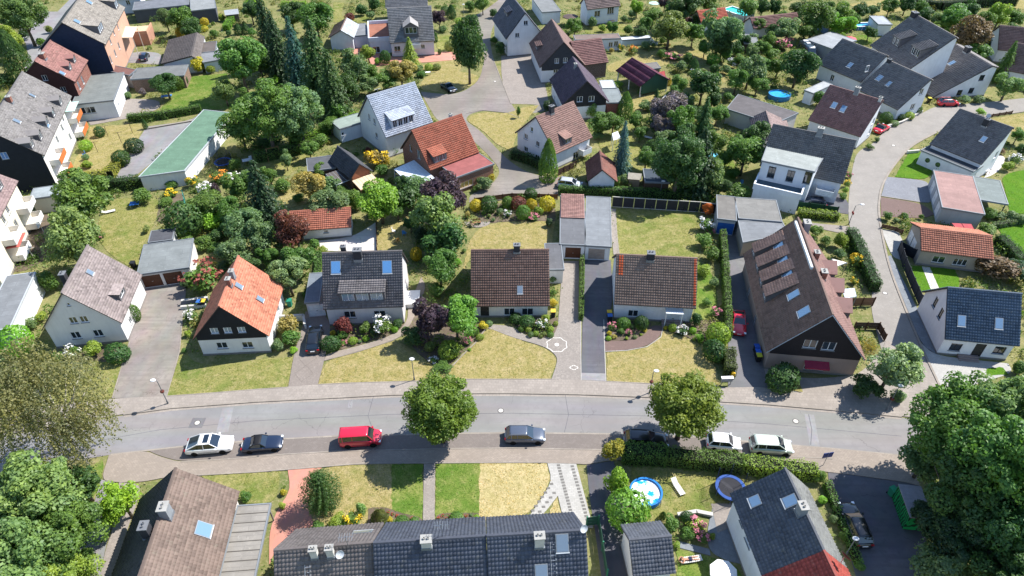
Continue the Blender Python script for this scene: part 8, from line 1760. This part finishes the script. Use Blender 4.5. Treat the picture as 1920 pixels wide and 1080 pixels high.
for i, (q, c, l) in enumerate((((-17.85,84.42), 'e8e4dc', 'cream garden chair on the small dry lawn'), ((-16.17,83.86), '3f8ad0', 'blue garden chair on the small dry lawn'), ((-17.05,81.96), 'c89a58', 'wooden chair on the small dry lawn'), ((-75.87,107.95), '4f8ad0', 'blue garden chair in the dry courtyard'), ((-45.74,106.05), 'f0f0f0', 'white folding chair beside the blue trampoline'), ((43.73,144.93), 'd8d0c0', 'pale chair on the dry fruit-tree lawn'), ((44.60,144.64), 'c8b8a0', 'beige chair on the dry fruit-tree lawn'), ((41.56,99.41), 'f0f0f0', 'white chair beside the modern terrace wing'), ((38.08,98.05), '5a92c8', 'blue deck chair by the dark-tree garden'), ((-6.11,86.11), 'a08a74', 'wooden chair by the curved garden seat'))): chair(l, *q, i*1.3, c)
o = empty('garden_bench', *(-5.58,86.69), R(14)); tag(o, 'wooden bench on the half-round terrace above the bungalow lawn', 'bench')
for i in range(3): B().box(-.8, .8, -.25+i*.16, -.25+i*.16+.13, .42, .46).build('seat_slat', WOOD, o)
for i in range(2): B().box(-.8, .8, .25, .28, .55+i*.18, .69+i*.18).build('back_slat', WOOD, o)
for s in (-.7, .7): B().box(s-.04, s+.04, -.22, .26, 0, .418).build('leg', GREY, o)
hp = [( -2.0*math.cos(t), -1.5*math.sin(t)) for t in np.linspace(0, math.pi, 14)]; bx, by = (-5.75,86.83)
tag(sheet('patio', [(bx+.4+a, by+.5+b) for a, b in hp], .072, GM['paverlight']), 'half-round paved terrace with a wooden bench', 'patio', kind='structure')
o = empty('white_terrace', *(-13.46,68.63), R(3)); tag(o, 'white side terrace block beside the wide-dormered house', 'terrace'); B().box(-1.1, 1.1, -1.3, 1.3, 0, .75).build('base', plaster('f0f0ee'), o); B().box(-1.2, 1.2, -1.4, 1.4, .752, .83).build('slab', plaster('f2f2f0'), o)
def swing(label, x, y, rz):
    o = empty('swing_frame', x, y, rz); tag(o, label, 'swing')
    for a in (-1, 1):
        for b in (-1, 1): B().tube([(a*1.2, b*.8, 0), (a*1.0, 0, 2.2)], .06, 5).build('leg', WOOD, o)
    B().tube([(-1.1, 0, 2.2), (1.1, 0, 2.2)], .06, 5).build('crossbar', WOOD, o); B().box(-.3, .3, -.12, .12, .5, .54).build('seat', plain('c83030', .5), o)
    for s in (-.28, .28): B().tube([(s, 0, .54), (s, 0, 2.2)], .012, 4).build('rope', DARK, o)
swing('wooden swing frame on the lawn behind the spruce', *(-41.89,106.95), .5)
for q, l in (((-75.05,115.31), 'first clothes pole in the dry courtyard'), ((-71.03,116.57), 'second clothes pole near the low kerb wall'), ((-74.12,109.25), 'leaning clothes pole beside the yellow-green shrub'), ((-71.48,112.83), 'clothes pole between the two dark clipped shrubs'), ((-70.59,84.29), 'pale clothes pole beside the cream block'), ((-68.51,77.70), 'pale clothes pole on the bare brown yard')):
    o = empty('clothes_pole', *q, .4); tag(o, l, 'pole', 'clothes poles'); B().tube([(0, 0, 0), (0, 0, 2.1)], .045, 6).build('pole', plain('5a4a44' if 'pale' not in l else 'cfcac0', .7), o); B().tube([(-.7, 0, 2.1), (.7, 0, 2.1)], .035, 5).build('arm', plain('5a4a44' if 'pale' not in l else 'cfcac0', .7), o)
def bin_(label, x, y, rz, lid, body='2c2e32', s=1.):
    o = empty('wheelie_bin', x, y, rz); tag(o, label, 'bin', 'wheelie bins'); b = B(); b.add([(-.24*s, -.25*s, 0), (.24*s, -.25*s, 0), (.24*s, .2*s, 0), (-.24*s, .2*s, 0), (-.3*s, -.34*s, 1*s), (.3*s, -.34*s, 1*s), (.3*s, .3*s, 1*s), (-.3*s, .3*s, 1*s)], [(0, 3, 2, 1), (0, 1, 5, 4), (1, 2, 6, 5), (2, 3, 7, 6), (3, 0, 4, 7)]); b.build('body', plain(body, .6), o)
    B().box(-.32*s, .32*s, -.37*s, .33*s, 1.002*s, 1.07*s).build('lid', plain(lid, .5), o)
    for k in (-.22, .22): B().lathe([(.1, -.03), (.1, .03)], 10).build('wheel', RUB, o).matrix_local = Matrix.Translation((k*s, .28*s, .1)) @ Matrix.Rotation(R(90), 4, 'Y')
bin_('blue-lidded bin nearest the red coupe', *(29.94,59.31), 0, '2f62c0'); bin_('blue-lidded bin in the middle of three', *(29.85,58.49), 0, '2f6ad0'); bin_('yellow-lidded bin beside two blue ones', *(29.78,57.77), 0, 'd8d440')
bin_('yellow-lidded bin beside the porch house wall', *(12.58,65.53), 0, 'd8b030'); bin_('blue-lidded bin beside the porch house wall', *(12.58,64.92), 0, '3a6ab0'); bin_('yellow-topped bin at the corner of the brown bungalow', *(5.33,65.74), 0, 'e0b840')
bin_('green waste bin beside the black-gabled house', *(-29.39,67.84), 0, '2f8a70', '2f8a70'); bin_('dark bin behind the long double garage', *(-53.49,75.95), 0, '2c2e32'); bin_('blue bin behind the low slate-clad wall', *(-41.16,67.63), 0, '3a6ab0'); bin_('yellow bin behind the low slate-clad wall', *(-40.70,67.73), 0, 'e0c040'); bin_('small green bin beside the graffiti container', *(38.03,39.21), .4, '2f9a70', '2f8a68')
bin_('dark bin with yellow lid at the white gable by the red hatchback', *(84.12,129.82), 0, 'd0c040')
o = empty('notice_board', *(24.94,53.85), .05); tag(o, 'white notice board on two posts at the driveway entrance', 'notice board')
for s in (-.55, .55): B().box(s-.04, s+.04, -.04, .04, 0, 1.3).build('post', STEEL, o)
B().box(-.65, .65, -.12, .12, .7, 1.25).build('board', plain('8d9296', .5), o); B().box(-.7, .7, -.2, .2, 1.252, 1.32).build('cap', WHITE, o)
o = empty('letter_box', *(25.92,54.77), 0); tag(o, 'yellow letter box beside the square-cut hedge', 'letter box'); B().box(-.2, .2, -.15, .15, .6, 1.1).build('box', plain('e8b81c', .5), o); B().box(-.04, .04, -.04, .04, 0, .6).build('post', STEEL, o); B().box(-.15, .15, -.16, -.152, .9, .95).build('slot', DARK, o)
o = empty('traffic_sign', *(32.45,42.67), R(10)); tag(o, 'blue traffic sign seen from above on the south pavement', 'traffic sign'); B().tube([(0, 0, 0), (0, 0, 2.2)], .035, 6).build('post', STEEL, o); B().box(-.55, .55, -.02, .02, 1.4, 2.2).build('plate', plain('1c3f8a', .4), o)
# graffiti container
def graffiti():
    n = NT('graffiti'); w_ = n.n('TexWave', wave_type='BANDS'); n.set(w_, 'Vector', n.n('TexCoord').outputs['Object']); w_.inputs['Scale'].default_value = 1.1; w_.inputs['Distortion'].default_value = 9; w_.inputs['Detail'].default_value = 2
    n.bsdf(n.mix(n.ramp(w_.outputs[1], .45, .55), hx('1f9a52', .8), hx('12301f', .8)), .6); return n.m
A_, B_, C_, D_ = (38.09,38.57), (37.65,35.05), (39.41,35.49), (39.82,38.93)
cx, cy = (A_[0]+B_[0]+C_[0]+D_[0])/4, (A_[1]+B_[1]+C_[1]+D_[1])/4; a = math.atan2(A_[1]-B_[1], A_[0]-B_[0]); Lc = math.hypot(A_[0]-B_[0], A_[1]-B_[1])/2; Wc = 1.0
o = empty('container', cx, cy, a); tag(o, 'grey container with green graffiti at the edge of the wood', 'container'); B().box(-Lc, Lc, -Wc, Wc, .1, 2.1).build('body', graffiti(), o); B().box(-Lc-.06, Lc+.06, -Wc-.06, Wc+.06, 2.102, 2.22).build('roof', plain('a09da2', .8), o)
for s in (-1, 1): B().box(s*(Lc-.3)-.15, s*(Lc-.3)+.15, -Wc*.9, Wc*.9, 0, .1).build('skid', DARK, o)
# ------------------------------------------------------------------ house extras
def sub(key, nm, b, m): return b.build(nm, m, ROOT[key])
def steps(key, u0, u1, depth, n=3):
    d = HD[key]; v = -(d['wr']-.4)
    for i in range(n): sub(key, 'step', B().box(u0, u1, v-depth*(n-i)/n, v-depth*(n-i-1)/n-.002, 0, .14*(i+1)), plain('9a8a84', .8))
steps('h5', 1.2, 3.9, 1.2); steps('h7', -1.6, .7, .9)
d = HD['h5']; v = -(d['wr']-.4); sub('h5', 'porch_canopy', B().box(1.4, 3.6, v-1.0, v, 2.25, 2.33), plain('dfe6ea', .3)); 
for s in (1.5, 3.5): sub('h5', 'porch_post', B().box(s-.05, s+.05, v-.95, v-.85, 0, 2.25), WHITE)
def ladder(key, u, v0, v1):
    d = HD[key]; t = (d['hr']-d['he'])/d['wr']; z = lambda v: d['hr']+t*v+.13; b = B()
    for s in (-.2, .2): b.tube([(u+s, v0, z(v0)), (u+s, v1, z(v1))], .025, 4)
    n = int(abs(v1-v0)/.28)
    for i in range(n): v = v0+(v1-v0)*(i+.5)/n; b.tube([(u-.2, v, z(v)), (u+.2, v, z(v))], .02, 4)
    sub(key, 'roof_ladder', b, plain('c8ccd0', .4, .8, .05, .5))
ladder('h9', -1.3, -1.0, -4.9); ladder('h11', 1.25, -.6, -5.0)
def antenna(key, u, v, h=2.0):
    z = HD[key]['hr']-.3; b = B().tube([(u, v, z), (u, v, z+h)], .03, 5).tube([(u-.6, v, z+h-.1), (u+.6, v, z+h-.1)], .015, 4)
    for i in range(6): b.tube([(u-.5+i*.2, v-.35, z+h-.1), (u-.5+i*.2, v+.35, z+h-.1)], .012, 4)
    sub(key, 'antenna', b, STEEL)
def dish(key, u, v, h=1.1, m=None, r=.34):
    z = HD[key]['hr']-.5; b = B().tube([(u, v, z), (u, v, z+h)], .035, 5); b.cur = 0
    sub(key, 'dish_mast', b, STEEL); o = sub(key, 'satellite_dish', B().lathe([(0, 0), (r*.5, .03), (r, .12), (r, .14), (r*.5, .05), (0, .02)], 16), m or plain('c4c8cc', .5)); o.location = (u, v-.05, z+h); o.rotation_euler = (R(60), 0, R(25))
antenna('h9', 2.0, -.3); antenna('h10', 1.0, .2); antenna('h41', 2., -.3, 2.4); antenna('h27', -3, -.8, 1.5); dish('h11', 3.7, -.15); dish('h14', 2.9, -1.2, .9, plain('3a2c2a', .5), .5); dish('h9', 1.4, -.9, .8); dish('h16', .5, -.9, 1.4)
def balcony(key, u, z, w_, c, dp=1.5, cov=False):
    d = HD[key]; v = -(d['wr']-.4); o = sub(key, 'balcony', B().box(u-w_/2, u+w_/2, v-dp, v-.003, z, z+.16), plaster('e8e4dc')); m = plain(c, .7)
    B().box(u-w_/2, u+w_/2, v-dp-.06, v-dp-.003, z, z+1.0).build('front_panel', m, o)
    for s in (-1, 1): B().box(u+s*w_/2-.03, u+s*w_/2+.03, v-dp+.003, v-.003, z+.162, z+1.0).build('side_panel', plaster('efe9e0'), o)
    if cov: B().box(u-w_/2, u+w_/2, v-dp-.2, v, z+2.3, z+2.36).build('balcony_awning', plain(cov, .8), o)
for u in (7.8, -7.8):
    for z, cv in ((.6, False), (3.3, 'bfe0d4' if u > 0 else False)): balcony('h39', u, z, 4.2, 'c8743c', cov=cv)
for u, z, cv in ((6.6, 3.4, False), (6.6, .7, False), (-1.5, 3.4, False), (-1.5, .7, 'c86a60')): balcony('h42', u, z, 3.6, 'f0f0ee', cov=cv)
balcony('h29', 2.6, 1.0, 2.2, 'd8dce0', 1.2); balcony('h34', .2, 2.2, 3.0, 'dfe4ea', 1.2); balcony('h17', 4.2, 1.9, 2.6, 'e8ecf0', 1.4); balcony('h33', 0, 1.6, 3, '8a9098', 1.2)
d = HD['h6']; q = d['win'][2]; a = d['L']/2-.25; s = q[1]; z = q[2]+q[4]
sub('h6', 'awning', B().add([(-a-.05, s-1.4, z+.3), (-a-.05, s+1.4, z+.3), (-a-.9, s+1.4, z-.1), (-a-.9, s-1.4, z-.1), (-a-.9, s+1.4, z-.3), (-a-.9, s-1.4, z-.3)], [(0, 1, 2, 3), (3, 2, 4, 5)]), plain('9c3048', .8))
sub('h6', 'ridge_duct', B().box(-1.2, 8.6, .35, .62, d['hr']-.25, d['hr']+.12), plain('dfe3e6', .4))
# conservatory
def panelroof(nm, label, cat, corners, zs, mroof, mframe, npan, posts=True, glassy=False):
    P = [np.array((*c, z)) for c, z in zip(corners, zs)]; c0 = P[0].copy(); c0[2] = 0; o = empty(nm, c0[0], c0[1]); tag(o, label, cat)
    P = [p-c0 for p in P]
    for i in range(npan):
        f0, f1 = (i+.04)/npan, (i+.96)/npan; a, b = P[0]+(P[1]-P[0])*f0, P[0]+(P[1]-P[0])*f1; c, d_ = P[3]+(P[2]-P[3])*f1, P[3]+(P[2]-P[3])*f0
        q = B(); q.add([a, b, c, d_]+[v-np.array([0, 0, .04]) for v in (a, b, c, d_)], [(0, 1, 2, 3), (7, 6, 5, 4), (0, 4, 5, 1), (1, 5, 6, 2), (2, 6, 7, 3), (3, 7, 4, 0)]); q.build('roof_panel', mroof, o)
    for i in range(npan+1):
        f = i/npan; a, b = P[0]+(P[1]-P[0])*f, P[3]+(P[2]-P[3])*f; B().tube([a-np.array([0, 0, .03]), b-np.array([0, 0, .03])], .05, 4).build('rafter', mframe, o)
    for i, j in ((0, 1), (3, 2)): B().tube([P[i]-np.array([0, 0, .1]), P[j]-np.array([0, 0, .1])], .07, 4).build('beam', mframe, o)
    if posts:
        for p in P: B().box(p[0]-.05, p[0]+.05, p[1]-.05, p[1]+.05, 0, p[2]-.1).build('post', mframe, o)
    if glassy:
        for i, j in ((0, 1), (0, 3)):
            a, b = P[i], P[j]; B().quad((a[0], a[1], .8), (b[0], b[1], .8), (b[0], b[1], b[2]-.15), (a[0], a[1], a[2]-.15)).build('side_glass', glass('2f4a5c'), o); B().quad((a[0], a[1], 0), (b[0], b[1], 0), (b[0], b[1], .8), (a[0], a[1], .8)).build('dwarf_wall', plaster('e8e8e8') if i != j and j == 3 else brickwall('a0563c'), o)
    return o
panelroof('conservatory', 'white glazed conservatory beside the brick wall of the red-orange house', 'conservatory', [(-17.03,95.41), (-12.07,95.74), (-16.42,101.24), (-19.39,98.61)], [2.4, 2.4, 3., 2.8], plain('dfe8ee', .2), WHITE, 7, True, True)
panelroof('terrace_canopy', 'beige ribbed canopy before the wood gable of the barn-like shed', 'canopy', [(-24.12,93.31), (-21.31,95.58), (-22.98,97.75), (-25.79,95.41)], [2.1, 2.1, 2.5, 2.5], plain('d8c4a4', .7), plain('8a6a4c', .8), 6)
panelroof('lean_to', 'dark tiled lean-to at the foot of the barn-like shed', 'lean-to', [(-28.39,95.09), (-26.37,96.74), (-28.58,98.78), (-30.41,97.41)], [2., 2., 2.6, 2.6], plain('5a5450', .8), plain('cfd4d8', .6), 4)
panelroof('awning', 'cream awning above the terracotta terrace', 'awning', [(-87.72,152.46), (-84.63,152.46), (-85.91,158.10), (-89.00,158.45)], [5., 5., 5.4, 5.4], plain('f0d8b8', .8), plain('cfc8bc', .7), 4)
panelroof('pergola', 'small white pergola roof behind the grey-purple tree', 'pergola', [(29.29,126.37), (33.47,126.37), (33.11,129.16), (30.60,128.17)], [2.3, 2.3, 2.6, 2.6], plain('f2f2f0', .7), WHITE, 3)
panelroof('sail_shade', 'white shade sail beside the gabled dormers', 'shade sail', [(43.93,73.42), (44.22,73.42), (46.18,74.37), (44.12,74.70)], [2.2, 2.2, 2.2, 2.6], plain('f4ead8', .8), STEEL, 1)
panelroof('carport', 'corrugated light roof strip by the wooden slat fence', 'carport', [(43.25,66.97), (44.91,67.50), (45.10,68.88), (43.33,68.67)], [2., 2., 2.2, 2.2], plain('c8d4dc', .5), GREY, 4)
panelroof('shed_roof', 'small red-brown shed roof beside the pavilion', 'shed', [(30.89,137.60), (32.26,138.43), (32.41,140.75), (31.07,140.18)], [1.9, 1.9, 2.1, 2.1], plain('a0403c', .8), DKWOOD, 2)
panelroof('shed_roof', 'red flat shelter roof behind the orange-tiled garage', 'shelter', [(65.25,81.60), (67.55,80.93), (68.17,83.65), (65.30,83.93)], [2.2]*4, plain('b0484c', .8), DKWOOD, 2)
panelroof('terrace_roof', 'white glazed terrace roof before the brown gable house', 'terrace roof', [(17.95,109.50), (19.27,110.29), (19.02,112.34), (17.97,111.52)], [2.4, 2.4, 2.6, 2.6], plain('e4ecf0', .3), WHITE, 2)
# terracotta terrace below the tall block
o = empty('terrace_block', *(-89.84,163.48), R(12)); tag(o, 'terracotta-walled raised terrace below the tall apartment house', 'terrace'); B().box(-3.6, 3.6, -3., 3., 0, 2.6).build('base', plaster('c0907a'), o)
for q in ((-3.6, 3.6, -3., -2.8), (-3.6, -3.4, -2.8, 3.), (3.4, 3.6, -2.8, 3.)): B().box(*q, 2.602, 3.3).build('parapet', plaster('cfa084'), o)
B().box(-3.39, 3.39, -2.79, 2.99, 2.602, 2.63).build('floor', plain('dcb898', .8), o)
o = empty('garden_shed', *(-71.47,178.44), R(20)); tag(o, 'little grey garden shed with a gabled roof at the upper left', 'shed'); B().box(-1.5, 1.5, -1.2, 1.2, 0, 1.9).build('wall', plain('6a6058', .8), o)
B().add([(-1.7, -1.4, 1.85), (1.7, -1.4, 1.85), (1.7, 0, 2.7), (-1.7, 0, 2.7), (1.7, 1.4, 1.85), (-1.7, 1.4, 1.85)], [(0, 1, 2, 3), (3, 2, 4, 5), (1, 4, 2), (0, 3, 5)]).build('roof', plain('a8acb0', .7), o)
o = empty('playhouse', *(20.32,98.54), R(-10)); tag(o, 'small unpainted wooden playhouse beside the blue spruce', 'playhouse'); B().box(-.9, .9, -.8, .8, 0, 1.5).build('wall', plain('a08c74', .8), o)
B().add([(-1.1, -1., 1.45), (1.1, -1., 1.45), (1.1, 0, 2.1), (-1.1, 0, 2.1), (1.1, 1., 1.45), (-1.1, 1., 1.45)], [(0, 1, 2, 3), (3, 2, 4, 5), (1, 4, 2), (0, 3, 5)]).build('roof', plain('b8b0a0', .8), o)
# mosaic rosette, diamonds and dark insets in the pavings
def stonering(label, x, y, pts, w_, z, m):
    o = empty('paving_mosaic', x, y); tag(o, label, 'paving mosaic'); n = len(pts)
    for i in range(n):
        a, b = Vector((*pts[i], 0)), Vector((*pts[(i+1) % n], 0)); k = max(2, int((b-a).length/.28))
        for j in range(k):
            p = a+(b-a)*(j+.5)/k; t = math.atan2(b.y-a.y, b.x-a.x); q = B().box(-.12, .12, -w_/2, w_/2, z-.03, z).build('stone', m, o); q.matrix_local = Matrix.Translation(p) @ Matrix.Rotation(t, 4, 'Z')
    return o
WS = plain('e2ddd4', .8)
o = stonering('pale mosaic rosette in the cobbled driveway', *(5.57,60.47), [(1.35*math.cos(t)*(1 if i % 2 else .86), 1.35*math.sin(t)*(1 if i % 2 else .86)) for i, t in enumerate(np.linspace(0, 2*math.pi, 17)[:-1])], .09, .085, WS); B().lathe([(.3, .05), (.28, .085), (0, .086)], 10).build('centre_stone', WS, o)
stonering('small pale diamond in the cobbled driveway', *(7.42,56.57), [(-.55, 0), (0, .4), (.55, 0), (0, -.4)], .09, .085, WS)
stonering('upper dark diamond in the paver driveway', *(-24.87,58.17), [(-1.1, 0), (0, 1.3), (1.1, 0), (0, -1.3)], .07, .083, plain('7d746c', .9)); stonering('lower dark diamond in the paver driveway', *(-24.73,55.62), [(-1.1, 0), (0, 1.3), (1.1, 0), (0, -1.3)], .07, .083, plain('7d746c', .9))
wp = [o for o in bpy.data.objects if o.get('label') == 'white paved path with dark square insets'][0]
sq = pmesh('dark_paver', *(lambda b: (b.V, b.F))(B().box(-.17, .17, -.12, .12, .05, .086)), plain('77746f', .9))
for p0, p1, n in (((4.84,42.67), (5.81,37.08), 17), ((6.28,42.54), (7.32,36.38), 17), ((4.02,40.41), (2.05,37.37), 7), ((4.24,39.35), (2.73,37.25), 5)):
    for i in range(n):
        f = i/(n-1); o = link('dark_paver', sq, wp); o.location = (p0[0]+(p1[0]-p0[0])*f, p0[1]+(p1[1]-p0[1])*f, 0); o.rotation_euler.z = .1
